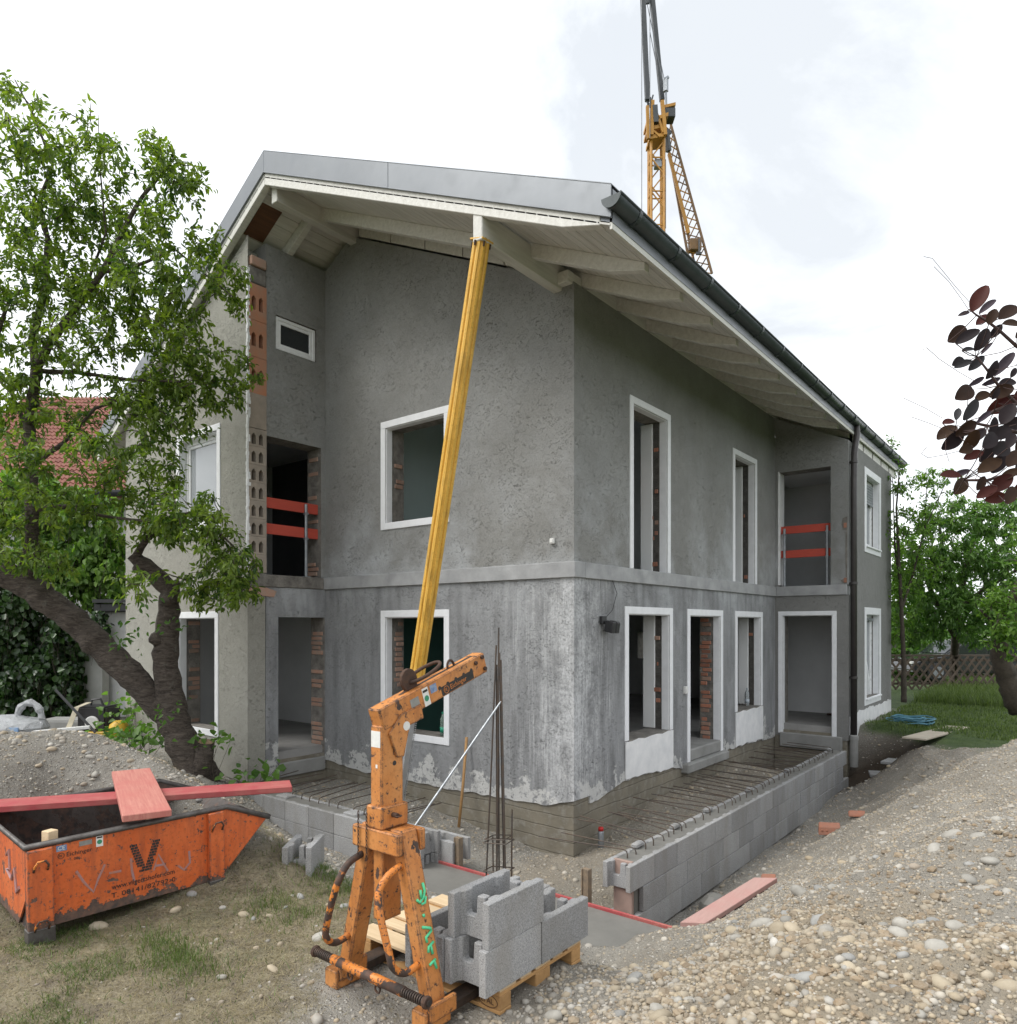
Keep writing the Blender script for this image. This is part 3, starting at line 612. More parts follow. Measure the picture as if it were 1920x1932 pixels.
# downpipe with swan neck
pts = [(GX, 7.55, GZ - .07), (GX + .01, 7.55, GZ - .22), (GX + .01, 7.54, GZ - .3), (XW + .085, 7.40, GZ - .52), (XW + .08, 7.37, GZ - .65), (XW + .075, 7.36, 4.6), (XW + .075, 7.36, -.35)]
m = MB(); m.tube(pts, .058, 12); pipe = m.build('downpipe', M['downpipe'], house, smooth=True)
for z in (4.95, 2.67, .9):
    m = MB(); m.lathe((XW + .075, 7.36, z), [(.058, 0), (.07, .005), (.07, .045), (.058, .05)], 14); m.box(XW - .02, 7.34, z + .01, XW + .03, 7.38, z + .04); m.build('pipe_clamp', M['downpipe'], pipe)
m = MB(); m.lathe((XW + .075, 7.36, -.75), [(.075, 0), (.075, .5), (.085, .5), (.085, .58), (.06, .6)], 14); m.build('standpipe', M['concrete'], pipe)

# ------------------------------------------------------------------ things fixed to the house
def lamp():
    t = empty('wall_lamp', (0.02, .64, 1.9), 'small black twin wall spotlight on the streaked lower wall near the corner', 'wall lamp')
    b = MB(); b.box(.002, .57, 1.92, .05, .68, 2.02); b.build('base', M['black_plastic'], t, bevel=.006)
    for dy in (0, .1):
        b = MB(); b.obox((.05, .60 + dy, 1.83), (.12, .0, -.03), (0, .085, 0), (.02, 0, .14)); b.build('lamp_head', M['black_plastic'], t, bevel=.01)
    b = MB(); b.tube([(.03, .68, 2.0), (.06, .8, 2.1), (.05, .93, 2.32), (.01, .84, 2.55)], .004, 5); b.build('cable', M['black_plastic'], t)
lamp()
b = MB(); b.box(-.33, -.045, 2.90, -.27, -.002, 2.965); b.box(-.32, -.052, 2.91, -.28, -.045, 2.955)
tag(b.build('outdoor_socket', M['white_plastic'], None, bevel=.006), 'small white outdoor socket on the upper wall near the corner', 'socket')
b = MB(); b.box(.002, 3.02, .86, .045, 3.1, .97); b.box(.045, 3.03, .87, .052, 3.09, .96)
tag(b.build('outdoor_socket', M['white_plastic'], None, bevel=.006), 'white outdoor socket beside the empty doorway at waist height', 'socket')
def guard(x, y, axis, u0, u1, zs, posts, label):
    t = empty('guard_rail', (x, y, 2.67), label, 'guard rail')
    for z in zs:
        b = MB()
        if axis == 'y': b.box(x - .02, u0, z, x + .02, u1, z + .16)
        else: b.box(u0, y - .02, z, u1, y + .02, z + .15)
        b.build('board', M['red_board'], t, bevel=.004)
    for p in posts:
        b = MB(); c = (x + .05, p) if axis == 'y' else (p, y - .05)
        b.tube([(c[0], c[1], 2.67), (c[0], c[1], 3.82)], .024, 10); b.box(c[0] - .05, c[1] - .05, 2.668, c[0] + .05, c[1] + .05, 2.68)
        for z in zs: b.box(c[0] - .03, c[1] - .03, z - .03, c[0] + .03, c[1] + .03, z)
        b.build('post', M['galv'], t, smooth=False)
guard(XI - .09, -.5, 'y', -1.06, -.09, (3.29, 3.685), (-.34,), 'red two-board guard rail across the opening beside the hollow-brick edge')
guard(.55, YW + .12, 'x', .08, 1.04, (3.24, 3.72), (.16, .96), 'red two-board guard rail across the upper opening near the downpipe')
m = MB(); m.obox((-.9, 1.75, 3.55), (.04, 0, 0), (0, .9, .75), (0, -.16, .2)); 
tag(m.build('red_shoring_board', M['red_board'], None, bevel=.004), 'red board slanting behind the tallest upper opening', 'board')
zf = -.029
for i in range(5):
    x = .55 + .1 * i; b = MB(); b.tube([(x + .04 * math.cos(a), 9.1 + .03 * math.sin(a), zf + .03) for a in np.linspace(0, 6.283, 14)], .022, 6, cap=False)
    tag(b.build('pipe_coupling', M['rust_steel'], None, smooth=True), 'small dark pipe coupling lying on the floor inside the ground-floor opening', 'pipe fitting', 'pipe couplings on the floor')
b = MB(); b.lathe((.98, 8.3, zf), [(.16, 0), (.19, .05), (.14, .17), (.05, .22), (.01, .23)], 9); tag(b.build('bag', M['black_plastic'], None, smooth=True), 'black bag on the floor inside the ground-floor opening', 'bag')
# bottles
def bottle(loc, label, glass, labc, h=.33, r=.042):
    t = empty('bottle', loc, label, 'bottle')
    b = MB(); b.lathe(loc, [(r * .8, 0), (r, .012), (r, .13), (r * .9, .16), (r, .19), (r * .95, .24), (r * .4, .295), (r * .35, .31)], 14); b.build('body', glass, t, smooth=True)
    b = MB(); b.lathe(Vector(loc) + Vector((0, 0, .05)), [(r + .002, 0), (r + .002, .075)], 14); b.build('wrapper', labc, t, smooth=True)
    b = MB(); b.lathe(Vector(loc) + Vector((0, 0, .311)), [(r * .42, 0), (r * .42, .025)], 12); b.build('cap', labc, t)
def pet(name, c):
    n = NT(name); n.col(c).rough(.08); n.b.inputs['Transmission Weight'].default_value = .75; n.b.inputs['IOR'].default_value = 1.2; return n.mat
bottle((-2.28, .12, .348), 'clear water bottle with green wrapper on the lower window ledge', pet('pet_green', (.55, .72, .62)), simple('green_wrapper', (.02, .30, .18), rough=.4))
bottle((-.16, 6.15, .393), 'clear plastic bottle on the sill of the narrow window', pet('pet_clear', (.75, .8, .82)), simple('pale_wrapper', (.45, .5, .55), rough=.4))
# ------------------------------------------------------------------ ground: one sheet, spoil heaps and trenches included
def noise_grid(X, Y, scale, seed):
    """smooth value noise on arrays"""
    rng = np.random.RandomState(seed); T = rng.rand(256, 256) * 2 - 1
    u, v = X * scale + 100, Y * scale + 100; i, j = np.floor(u).astype(int), np.floor(v).astype(int); a, b_ = u - i, v - j
    a = a * a * (3 - 2 * a); b_ = b_ * b_ * (3 - 2 * b_); g = lambda p, q: T[p % 256, q % 256]
    return (g(i, j) * (1 - a) + g(i + 1, j) * a) * (1 - b_) + (g(i, j + 1) * (1 - a) + g(i + 1, j + 1) * a) * b_
def fbm(X, Y, scale, seed, oct=4): return sum(noise_grid(X, Y, scale * 2 ** k, seed + k) * 0.5 ** k for k in range(oct))

CP = [ # x, y, z : surveyed heights
 (-8, -7, -.15), (-6, -6.5, -.1), (-3, -7, -.2), (-1, -7, -.2), (1, -7, -.2), (3, -7, -.15), (5, -7.2, -.05), (7, -6, .05),
 (-.5, -5.6, -.22), (.6, -5, -.2), (1.3, -4.6, -.2), (2.1, -4.6, -.2), (1.2, -3.9, -.2), (2.2, -3.5, -.2), (.3, -4.2, -.22), (-.6, -4.8, -.22), (-1.5, -4.8, -.22), (-2.1, -5.0, -.15), (-.2, -3.6, -.26), (.6, -3.4, -.24), (1.5, -3.1, -.28), (2.4, -4.3, -.2), (2.5, -3.6, -.2),
 (3.1, -4.0, -.08), (3.3, -3.2, .0), (3.95, -3.7, .18), (4.5, -3.5, .26), (5.2, -3.3, .3), (4.4, -4.6, .1), (5.2, -5, .1), (3.3, -5.2, -.1),
 (3.0, -2.6, -.15), (2.5, -2.5, -.5), (3.6, -2.4, .15), (4.4, -2.2, .36), (5.2, -2, .4),
 (2.0, -2.6, -.68), (1.0, -2.6, -.72), (0, -2.65, -.7), (-.8, -2.7, -.55), (-1.6, -2.75, -.4), (-2.4, -2.7, -.35), (-3.3, -2.5, -.45),
 (2.1, -1.7, -.62), (2.25, -2.2, -.5), (1.2, -2.38, -.68), (0, -2.38, -.66), (-.8, -2.38, -.6), (2.0, -1.3, -.8),
 (1.9, -.9, -.92), (2.4, -.9, -.66), (3.0, -.9, -.28), (3.6, -.8, .15), (4.3, -.6, .45), (5.2, -.5, .5), (1.6, -.9, -1.06),
 (1.6, .8, -1.05), (2.0, .8, -.92), (2.6, .8, -.56), (3.2, .8, -.1), (3.7, 1, .26), (4.2, 1, .52), (5.2, 1, .6),
 (1.6, 3, -1.05), (2.0, 3, -.93), (2.5, 3, -.64), (3.1, 3, -.15), (3.6, 3, .2), (4.2, 3, .55), (5.4, 3, .55),
 (1.6, 5, -1.02), (2.0, 5, -.9), (2.5, 5.2, -.55), (3.0, 5.2, -.16), (3.6, 5.2, -.02), (4.4, 5, .12), (5.6, 5, .25),
 (1.6, 6.6, -.98), (2.0, 6.8, -.8), (2.5, 6.5, -.2), (2.8, 6.6, -.08), (3.3, 6.9, -.05), (4.2, 7, -.03), (5.5, 7.2, .0),
 (1.6, 7.5, -.85), (2.1, 7.4, -.75), (1.5, 8.0, -.12), (2.1, 7.85, -.08), (2.5, 7.4, -.10), (1.6, 8.5, -.05), (2.6, 8.2, -.05), (4, 9, -.04), (6, 10, -.05), (2, 12, -.05), (5, 14, -.05), (10, 8, 0), (10, 2, .1), (9, -3, .1), (12, 16, -.05), (0, 20, -.05),
 (-2.7, -4.3, .02), (-3.0, -4.9, .42), (-4.1, -4.65, .72), (-3.9, -4.2, .78), (-3.3, -4.0, .72), (-2.7, -3.75, .55), (-2.1, -3.62, .38), (-1.5, -3.6, .2), (-.9, -3.55, .02), (-.35, -3.5, -.16),
 (-4.8, -5.2, .7), (-5.8, -5.8, .6), (-5.2, -4.2, .6), (-4.6, -3.4, .35), (-3.6, -3.1, .05), (-2.5, -3.1, -.05), (-6.5, -4.4, .3), (-7, -5, .25), (-1.4, -3.1, -.2),
 (-4.9, -2.15, -.15), (-4.0, -2.2, -.3), (-5.6, -1.9, -.25), (-6.5, -2.0, -.12), (-8, -2, -.03), (-9, -2.5, 0), (-10, -1, 0), (-12, 0, 0), (-12, -4, 0), (-10, -6, 0), (-9.5, 4, 0), (-12, 8, 0), (-16, 2, 0),
]
CPA = np.array(CP)
def tps_fit(P):
    n = len(P); d = np.sqrt(((P[:, None, :2] - P[None, :, :2]) ** 2).sum(-1)); K = np.where(d > 0, d * d * np.log(d + 1e-12), 0) + np.eye(n) * 0.02
    A = np.zeros((n + 3, n + 3)); A[:n, :n] = K; A[:n, n] = 1; A[:n, n + 1:] = P[:, :2]; A[n, :n] = 1; A[n + 1:, :n] = P[:, :2].T
    return np.linalg.solve(A, np.concatenate([P[:, 2], np.zeros(3)]))
TW = tps_fit(CPA)
def tps(X, Y):
    out = np.zeros(X.shape); n = len(CPA)
    for k in range(n):
        d2 = (X - CPA[k, 0]) ** 2 + (Y - CPA[k, 1]) ** 2; out += TW[k] * 0.5 * d2 * np.log(d2 + 1e-12)
    return out + TW[n] + TW[n + 1] * X + TW[n + 2] * Y
def sstep(a, b_, v): t = np.clip((v - a) / (b_ - a), 0, 1); return t * t * (3 - 2 * t)
def height(X, Y):
    X = np.asarray(X, float); Y = np.asarray(Y, float)
    z = tps(np.clip(X, -13, 10), np.clip(Y, -7.5, 15)); z = np.clip(z, -1.2, .95)
    far = sstep(11, 20, np.maximum(np.abs(X), np.abs(Y - 4))); z = z * (1 - far) + -.03 * far
    hp = sstep(2.2, 2.9, X) * sstep(6.8, 5.8, Y)
    lump = (.030 + .045 * hp) * fbm(X, Y, 1.6, 3) + (.012 + .016 * hp) * fbm(X, Y, 7, 9, 3)
    # backfill strips between house and the new block walls
    fillB = np.interp(Y, [-1.6, -.3, .6, 2, 4, 5.2, 5.8, 7.2], [-.9, -.95, -.85, -.62, -.55, -.6, -.95, -1.05]) + .02 * fbm(X, Y, 4, 21) - .10 * sstep(.5, 1.1, X) * (Y < 5)
    inB = (X > -.4) & (X < 1.3) & (Y > -1.3) & (Y < YW + .05)
    fillA = np.interp(X, [-4.8, -3.6, -2.6, -1.6, -.6, .2], [-.55, -.52, -.6, -.75, -.92, -.95]) + .02 * fbm(X, Y, 4, 22)
    inA = (Y > -1.60) & (Y < .3) & (X > XI - .3) & (X < 1.3)
    lump2 = .05 * fbm(X, Y, 1.2, 31)
    zA = fillA + lump2; zB = fillB + lump2
    z2 = z + lump * sstep(-20, -19, X)
    wB = np.clip((Y + .9) / .9, 0, 1)
    z2 = np.where(inA, np.where(X > -.2, zA * (1 - wB) + zB * wB, zA), z2)
    z2 = np.where(inB & ~inA, zB, z2)
    # strip footing under the blocks
    z2 = np.where((Y > -2.18) & (Y < -1.45) & (X > -.92) & (X < 1.86), np.minimum(z2, -.80), z2)
    z2 = np.where((Y >= -1.9) & (Y <= -1.6) & (X > -3.6) & (X <= -1.0), np.minimum(z2, -1.0), z2)
    z2 = np.where((X > 1.14) & (X < 1.55) & (Y > -1.4) & (Y < 6.75), np.minimum(z2, -1.02), z2)
    return z2
def axis_pts(lo, hi, st, far):
    a = list(np.arange(lo, hi + 1e-6, st)); s = st; v = lo
    while v > -far: s *= 1.28; v -= s; a.insert(0, v)
    s = st; v = a[-1]
    while v < far: s *= 1.28; v += s; a.append(v)
    return np.array(a)
gx = axis_pts(-9.0, 5.6, .05, 260); gy = axis_pts(-6.6, 9.4, .05, 260)
GXX, GYY = np.meshgrid(gx, gy, indexing='ij'); GZZ = height(GXX, GYY)
def grid_mesh(name, X, Y, Z):
    nx, ny = X.shape; me = bpy.data.meshes.new(name)
    co = np.stack([X, Y, Z], -1).reshape(-1, 3).astype(np.float32)
    i = np.arange(nx * ny).reshape(nx, ny); q = np.stack([i[:-1, :-1], i[1:, :-1], i[1:, 1:], i[:-1, 1:]], -1).reshape(-1, 4)
    raw_mesh(me, co, q.reshape(-1), 4); return me
def raw_mesh(me, co, loops, k, smooth=True):
    nf = len(loops) // k
    me.vertices.add(len(co)); me.vertices.foreach_set('co', co.reshape(-1).astype(np.float32))
    me.loops.add(len(loops)); me.loops.foreach_set('vertex_index', loops.astype(np.int32))
    me.polygons.add(nf); me.polygons.foreach_set('loop_start', np.arange(0, nf * k, k, dtype=np.int32))
    if smooth: me.polygons.foreach_set('use_smooth', np.ones(nf, dtype=bool))
    me.update(calc_edges=True); me.validate()
def lookup(X, Y):
    """ground height under arrays of points"""
    i = np.clip(np.searchsorted(gx, X) - 1, 0, len(gx) - 2); j = np.clip(np.searchsorted(gy, Y) - 1, 0, len(gy) - 2)
    a = (X - gx[i]) / (gx[i + 1] - gx[i]); b_ = (Y - gy[j]) / (gy[j + 1] - gy[j])
    return (GZZ[i, j] * (1 - a) + GZZ[i + 1, j] * a) * (1 - b_) + (GZZ[i, j + 1] * (1 - a) + GZZ[i + 1, j + 1] * a) * b_
def gh(x, y): return float(lookup(np.array([x]), np.array([y]))[0])
# what covers the ground where: 1 = lawn, 0.5 = trodden dry grass, 0 = bare; stored on the mesh
def lawn_w(X, Y):
    right = sstep(6.3, 7.2, Y + np.clip(X - 2.6, -1, 1) + .35 * fbm(X, Y, 1.3, 41)) * sstep(1.2, 1.7, X) * (1 - sstep(.12, .3, lookup(X, Y)))
    right = np.maximum(right, sstep(11.2, 11.7, Y))
    back = np.maximum(sstep(13, 15, Y), sstep(6.5, 8, X + .5 * fbm(X, Y, .6, 43)))
    left = sstep(9.4, 11, -X) * .6
    return np.clip(np.maximum(np.maximum(right, back), left), 0, 1) * np.clip(sstep(-.22, -.10, lookup(X, Y)), 0, 1)
def dry_w(X, Y):
    u = X + .5 * fbm(X, Y, .9, 51); v = Y + .5 * fbm(X, Y, .9, 52)
    m = sstep(1.25, .75, u) * sstep(-3.1, -3.45, v) * sstep(-3.0, -2.4, u)
    m = np.maximum(m, sstep(-4.75, -5.1, v) * sstep(2.0, 1.2, u) * sstep(-6.5, -5, X) )
    m *= 1 - sstep(-.05, .12, lookup(X, Y) + .12 * np.maximum(0, X - .6))
    return np.clip(m, 0, 1)
def dark_w(X, Y):   # dark soil in the wing hole; darker pit, patches by the pallet, left heap
    a = np.exp(-(((X - 1.9) / .8) ** 2 + ((Y - 6.9) / .8) ** 2)) * 2.2 + sstep(5.3, 5.9, Y) * sstep(7.4, 7.2, Y) * sstep(1.2, 1.1, X) * sstep(-.2, 0, X)
    a += .35 * np.exp(-(((X - .6) / .7) ** 2 + ((Y + 3.2) / .5) ** 2)) + .5 * np.exp(-(((X - 2.3) / .25) ** 2 + ((Y + 3.0) / .35) ** 2))
    a += .45 * sstep(-1.0, -1.6, X) * sstep(.0, .25, lookup(X, Y)) * (.6 + .4 * fbm(X, Y, 1.5, 66))
    return np.clip(a, 0, 1)
def tan_w(X, Y):    # yellowish pit-run gravel of the right heap and the backfill
    a = sstep(-2.0, -3.2, Y + .6 * fbm(X, Y, .8, 61)) * sstep(2.6, 3.2, X) + .55 * sstep(-1.4, -.8, Y) * sstep(1.3, 1.1, X) * sstep(-.6, -.2, X) + .3 * sstep(1.5, 2.2, X)
    return np.clip(a, 0, 1)
gm = grid_mesh('ground', GXX, GYY, GZZ)
for nm, fn in (('lawn', lawn_w), ('dry', dry_w), ('dark_ground', dark_w), ('tan', tan_w)):
    at = gm.attributes.new(nm, 'FLOAT', 'POINT'); at.data.foreach_set('value', fn(GXX, GYY).reshape(-1).astype(np.float32))
n = NT('ground')
soil = n.mix(n.ramp(n.noise(3, 8, 0.65), .3, .7), (0.205, 0.19, 0.165), (0.31, 0.295, 0.262))
peb = n.vor(38, out='Color'); pd = n.vor(38); peb2 = n.vor(95, out='Color'); pd2 = n.vor(95)
val = n.new('ShaderNodeSeparateColor'); n.link(peb, val.inputs[0]); val2 = n.new('ShaderNodeSeparateColor'); n.link(peb2, val2.inputs[0])
st1 = n.m('MULTIPLY', n.ramp(pd, .40, .34), n.ramp(val.outputs[1], .45, .5)); st2 = n.m('MULTIPLY', n.ramp(pd2, .42, .36), n.ramp(val2.outputs[1], .3, .35))
soil = n.mix(n.m('MULTIPLY', st2, .75), soil, n.mix(val2.outputs[0], (.22, .21, .19), (.50, .48, .43)))
soil = n.mix(st1, soil, n.mix(val.outputs[0], (.24, .225, .20), (.56, .54, .49)))
soil = n.mix(n.m('MULTIPLY', n.attr('tan', 'Fac'), n.ramp(n.noise(1.7, 5), .3, .6, .25, .75)), soil, n.mix(n.noise(9, 5), (.33, .265, .175), (.24, .19, .125)))
dry = n.mix(n.ramp(n.noise(6, 7, .7), .35, .65), (.15, .125, .09), (.31, .27, .18))
dry = n.mix(n.ramp(n.noise(1.3, 5), .55, .72, 0, .6), dry, (.12, .13, .06))
soil = n.mix(n.attr('dry', 'Fac'), soil, dry)
soil = n.mix(n.attr('dark_ground', 'Fac'), soil, n.mix(n.noise(8, 6), (.07, .05, .033), (.03, .022, .016)))
grs = n.mix(n.ramp(n.noise(4, 6, .65), .3, .7), (.032, .062, .016), (.075, .115, .03))
n.col(n.mix(n.attr('lawn', 'Fac'), soil, grs)).rough(.95)
hb = n.m('ADD', n.m('MULTIPLY', st1, n.ramp(pd, 0, .4, 1.5, 0)), n.m('ADD', n.m('MULTIPLY', n.ramp(pd2, 0, .42, .6, 0), st2), n.m('MULTIPLY', n.noise(60, 6, .7), .8)))
hb = n.m('ADD', hb, n.m('MULTIPLY', n.noise(16, 6, .65), 2.2))
n.bump(hb, 1.0, .016); M['ground'] = n.mat
ground = link('ground', gm, None, n.mat); tag(ground, kind='structure')

# ------------------------------------------------------------------ stones
def ico(sub):
    bm = bmesh.new(); bmesh.ops.create_icosphere(bm, subdivisions=sub, radius=1); v = np.array([x.co[:] for x in bm.verts]); f = np.array([[q.index for q in p.verts] for p in bm.faces]); bm.free(); return v, f
ICO1, ICO2 = ico(1), ico(2)
n = NT('pebbles'); c = n.attr('tone'); c = n.mix(n.ramp(n.noise(35, 5, .6), .35, .7, 0, .55), c, n.mix(.5, c, (.26, .235, .20)))
c = n.mix(n.ramp(n.noise(140, 3, .7), .5, .75, 0, .3), c, (.46, .43, .38)); c = n.mix(n.ramp(n.noise(5, 5, .6), .42, .62, 0, .55), c, (.31, .265, .20)); n.col(c).rough(.85).bump(n.noise(110, 4, .7), .35, .004); M['pebble'] = n.mat
STONE_TONES = np.array([(.36, .34, .30), (.43, .41, .37), (.30, .285, .26), (.26, .255, .24), (.39, .34, .26), (.34, .28, .20), (.47, .455, .42), (.36, .29, .195), (.29, .245, .20)])
def stone_cloud(name, pts, size, tones, base, rng, sink=.5, parent=None, label=None):
    """a scatter of rounded stones joined into one mesh; a colour for each stone"""
    v0, f0 = base; n = len(pts); nv = len(v0)
    ax = np.stack([rng.uniform(.8, 1.25, n), rng.uniform(.65, 1.0, n), rng.uniform(.45, .8, n)], -1) * size[:, None]
    loc = np.repeat(v0[None], n, 0) * (1 + rng.uniform(-.13, .13, (n, nv, 1))) * ax[:, None, :]
    a = rng.uniform(0, 6.283, n); ca, sa = np.cos(a)[:, None], np.sin(a)[:, None]; t = rng.uniform(-.5, .5, (n, 1))
    x, y, z = loc[..., 0], loc[..., 1], loc[..., 2]; y, z = y * np.cos(t) - z * np.sin(t), y * np.sin(t) + z * np.cos(t)
    w_ = np.stack([x * ca - y * sa, x * sa + y * ca, z], -1) + pts[:, None, :]; w_[..., 2] += (ax[:, 2] * (1 - 2 * sink))[:, None]
    loops = (f0[None] + (np.arange(n) * nv)[:, None, None]).reshape(-1)
    me = bpy.data.meshes.new(name); raw_mesh(me, w_.reshape(-1, 3), loops, 3)
    at = me.attributes.new('tone', 'FLOAT_COLOR', 'POINT'); cc = np.ones((n, nv, 4), np.float32); cc[..., :3] = tones[:, None, :]; at.data.foreach_set('color', cc.reshape(-1))
    return link(name, me, parent, M['pebble'])
rng = np.random.RandomState(11)
def in_view(P, pad=60):
    q = P - np.array(CAM); d = q @ np.array(FW); px = 960 + FPX * (q @ np.array(RT)) / d; py = HOR - FPX * q[:, 2] / d
    return (d > .5) & (px > -pad) & (px < 1920 + pad) & (py < 1932 + pad * 2)
def blocked(X, Y):
    m = (X < .0) & (X > XL) & (Y > 0) | (Y > YF) & (X < XI) & (X > XL) | (X < XW) & (Y > YW)
    m |= (X > 1.13) & (X < 1.46) & (Y > -1.25) & (Y < 6.7) | (Y > -2.2) & (Y < -1.46) & (X > -1.0) & (X < 1.95) | (Y > -1.78) & (Y < -1.44) & (X > -3.7) & (X < -.8)
    m |= (X > 1.0) & (X < 2.3) & (Y > -4.22) & (Y < -3.38)
    return m
def gravel_w(X, Y):
    g = np.ones_like(X) * (1 - lawn_w(X, Y)) * (1 - .93 * dry_w(X, Y)) * (1 - .85 * dark_w(X, Y))
    heapL = sstep(-.8, -1.6, X) * .75 + 1 * (X > -1.6) * 0
    g *= .55 + .45 * np.clip(sstep(2.3, 2.9, X) + sstep(-1.0, -1.6, X) * sstep(.0, .2, lookup(X, Y)) + .5 * (fbm(X, Y, 1.1, 77) > .15), 0, 1)
    clump = np.clip(.75 + .7 * fbm(X, Y, 1.4, 88), .45, 1)
    return g * np.where(X > 2.2, clump, 1)
def scatter(n, box, wfun):
    X = rng.uniform(box[0], box[1], n); Y = rng.uniform(box[2], box[3], n); keep = (rng.rand(n) < wfun(X, Y)) & ~blocked(X, Y); X, Y = X[keep], Y[keep]
    P = np.stack([X, Y, lookup(X, Y)], -1); return P[in_view(P)]
def tones_for(P, rng, warm=None):
    k = rng.randint(0, len(STONE_TONES), len(P)); t = STONE_TONES[k] * rng.uniform(.7, 1.15, (len(P), 1))
    wm = tan_w(P[:, 0], P[:, 1])[:, None] * rng.uniform(0, .75, (len(P), 1)); return t * (1 - wm) + wm * np.array([.44, .36, .24]) * rng.uniform(.75, 1.2, (len(P), 1))
P = scatter(90000, (-7, 6, -6, 8), gravel_w); s_ = np.clip(rng.lognormal(-4.55, .35, len(P)), .005, .02)
tag(stone_cloud('fine_gravel', P, s_, tones_for(P, rng), ICO1, rng), 'small pebbles strewn over heaps and trench floor', 'gravel', kind='stuff')
P = scatter(60000, (2.2, 5.6, -5, 4.6), gravel_w); s_ = np.clip(rng.lognormal(-4.45, .42, len(P)), .006, .03) * (.62 + .5 * sstep(-1.6, -3.2, P[:, 1]))
tag(stone_cloud('heap_gravel', P, s_, tones_for(P, rng), ICO1, rng), 'rounded gravel covering the right heap', 'gravel', kind='stuff')
P = scatter(15000, (-6, 6, -6, 8), lambda X, Y: gravel_w(X, Y) ** 1.5 * np.where(X > 2.2, .3 + .7 * sstep(-1.8, -3.2, Y), .8)); s_ = np.clip(rng.lognormal(-3.75, .33, len(P)), .015, .045)
tag(stone_cloud('coarse_gravel', P, s_, tones_for(P, rng), ICO2, rng), 'coarser rounded pebbles lying among the finer gravel', 'gravel', kind='stuff')

# crumbly clods of earth on the near part of the heap
P = scatter(9000, (2.6, 5.4, -4.8, -1.0), lambda X, Y: tan_w(X, Y) * .6); s_ = np.clip(rng.lognormal(-4.3, .5, len(P)), .006, .04)
tn = np.array([.27, .20, .125]) * rng.uniform(.6, 1.15, (len(P), 1))
co = stone_cloud('earth_clods', P, s_, tn, ICO1, rng, .45); co.data.polygons.foreach_set('use_smooth', np.zeros(len(co.data.polygons), dtype=bool)); tag(co, 'crumbly brown earth clods on the near part of the heap', 'soil', kind='stuff')
# cobbles big enough to tell apart: one object each
SV = []
for k in range(7):
    v, f = ICO2; r2 = np.random.RandomState(100 + k); d = v * (1 + r2.uniform(-.1, .1, (len(v), 1))) * np.array([1.15, .85, .62]); me = bpy.data.meshes.new('stone'); raw_mesh(me, d, f.reshape(-1), 3); SV.append(me)
STM = []
for nm, c1, c2 in (('grey', (.31, .305, .29), (.23, .228, .215)), ('pale', (.35, .335, .30), (.27, .255, .225)), ('tan', (.39, .335, .25), (.31, .26, .185))):
    STM.append(simple('cobble_' + nm, c1, c2, 14, .85, .45, 70, .004, rnd=.18))
SMESH = {}
def stone(x, y, r, tone, label, group, z=None, sink=.52):
    k = R.randrange(7); key = (k, tone)
    if key not in SMESH: SMESH[key] = SV[k].copy(); SMESH[key].materials.append(STM[tone])
    o = bpy.data.objects.new('stone', SMESH[key]); COL.objects.link(o); o.scale = (r * R.uniform(.85, 1.2), r * R.uniform(.85, 1.15), r * R.uniform(.8, 1.1)); o.rotation_euler = (R.uniform(-.4, .4), R.uniform(-.4, .4), R.uniform(0, 6.3))
    zz = gh(x, y) if z is None else z; o.location = (x, y, zz + r * .6 * (1 - 2 * sink)); return tag(o, label, 'stone', group)
TN = ['grey', 'pale', 'tan']
cnt = 0
while cnt < 110:
    x, y = R.uniform(2.3, 5.4), R.uniform(-4.9, 4.5); near = math.exp(-((y + 3.6) / 1.7) ** 2)
    if R.random() > .06 + .94 * near: continue
    p = np.array([[x, y, gh(x, y)]])
    if not in_view(p, 0)[0] or gravel_w(p[:, 0], p[:, 1])[0] < .4 or blocked(p[:, 0], p[:, 1])[0]: continue
    t = R.choice([0, 1, 1, 2, 2] if y < -2 else [0, 0, 1, 1, 2]); r = min(.075, R.lognormvariate(-3.35, .3))
    g = 'cobbles lying on the gravel heap'; stone(x, y, r, t, 'rounded %s cobble lying on the gravel heap beyond the pallet' % TN[t], g); cnt += 1
cnt = 0
while cnt < 40:
    x, y = R.uniform(-5.2, -.6), R.uniform(-5.4, -2.9)
    if gh(x, y) < .1 or (x > -2.2 and y < -3.8): continue
    t = R.choice([0, 1, 2]); stone(x, y, R.uniform(.02, .05), t, 'rounded %s cobble on the earth heap behind the skip' % TN[t], 'cobbles on the earth heap'); cnt += 1
for i in range(20):
    x, y = R.uniform(-.9, 1.0), R.uniform(-5.6, -3.3)
    if blocked(np.array([x]), np.array([y]))[0] or (x < -.55 and -5.5 < y < -4.0): continue
    stone(x, y, R.uniform(.015, .038), R.choice([0, 1, 2]), 'small stone on the trodden grass beside the skip', 'stones on the trodden grass', sink=.4)
for (px, py, z, r, t, lb) in ((186, 1747, -.2, .06, 2, 'brown squarish stone lying under the long side of the orange skip'), (332, 1724, -.2, .05, 2, 'pale flat stone on the grass in front of the skip'), (607, 1768, -.2, .065, 1, 'rough pale concrete lump left of the lifting clamp'), (1650, 1790, None, .1, 0, None)):
    if lb is None: continue
    p = AZ(px, py, z); stone(p.x, p.y, r, t, lb, None)
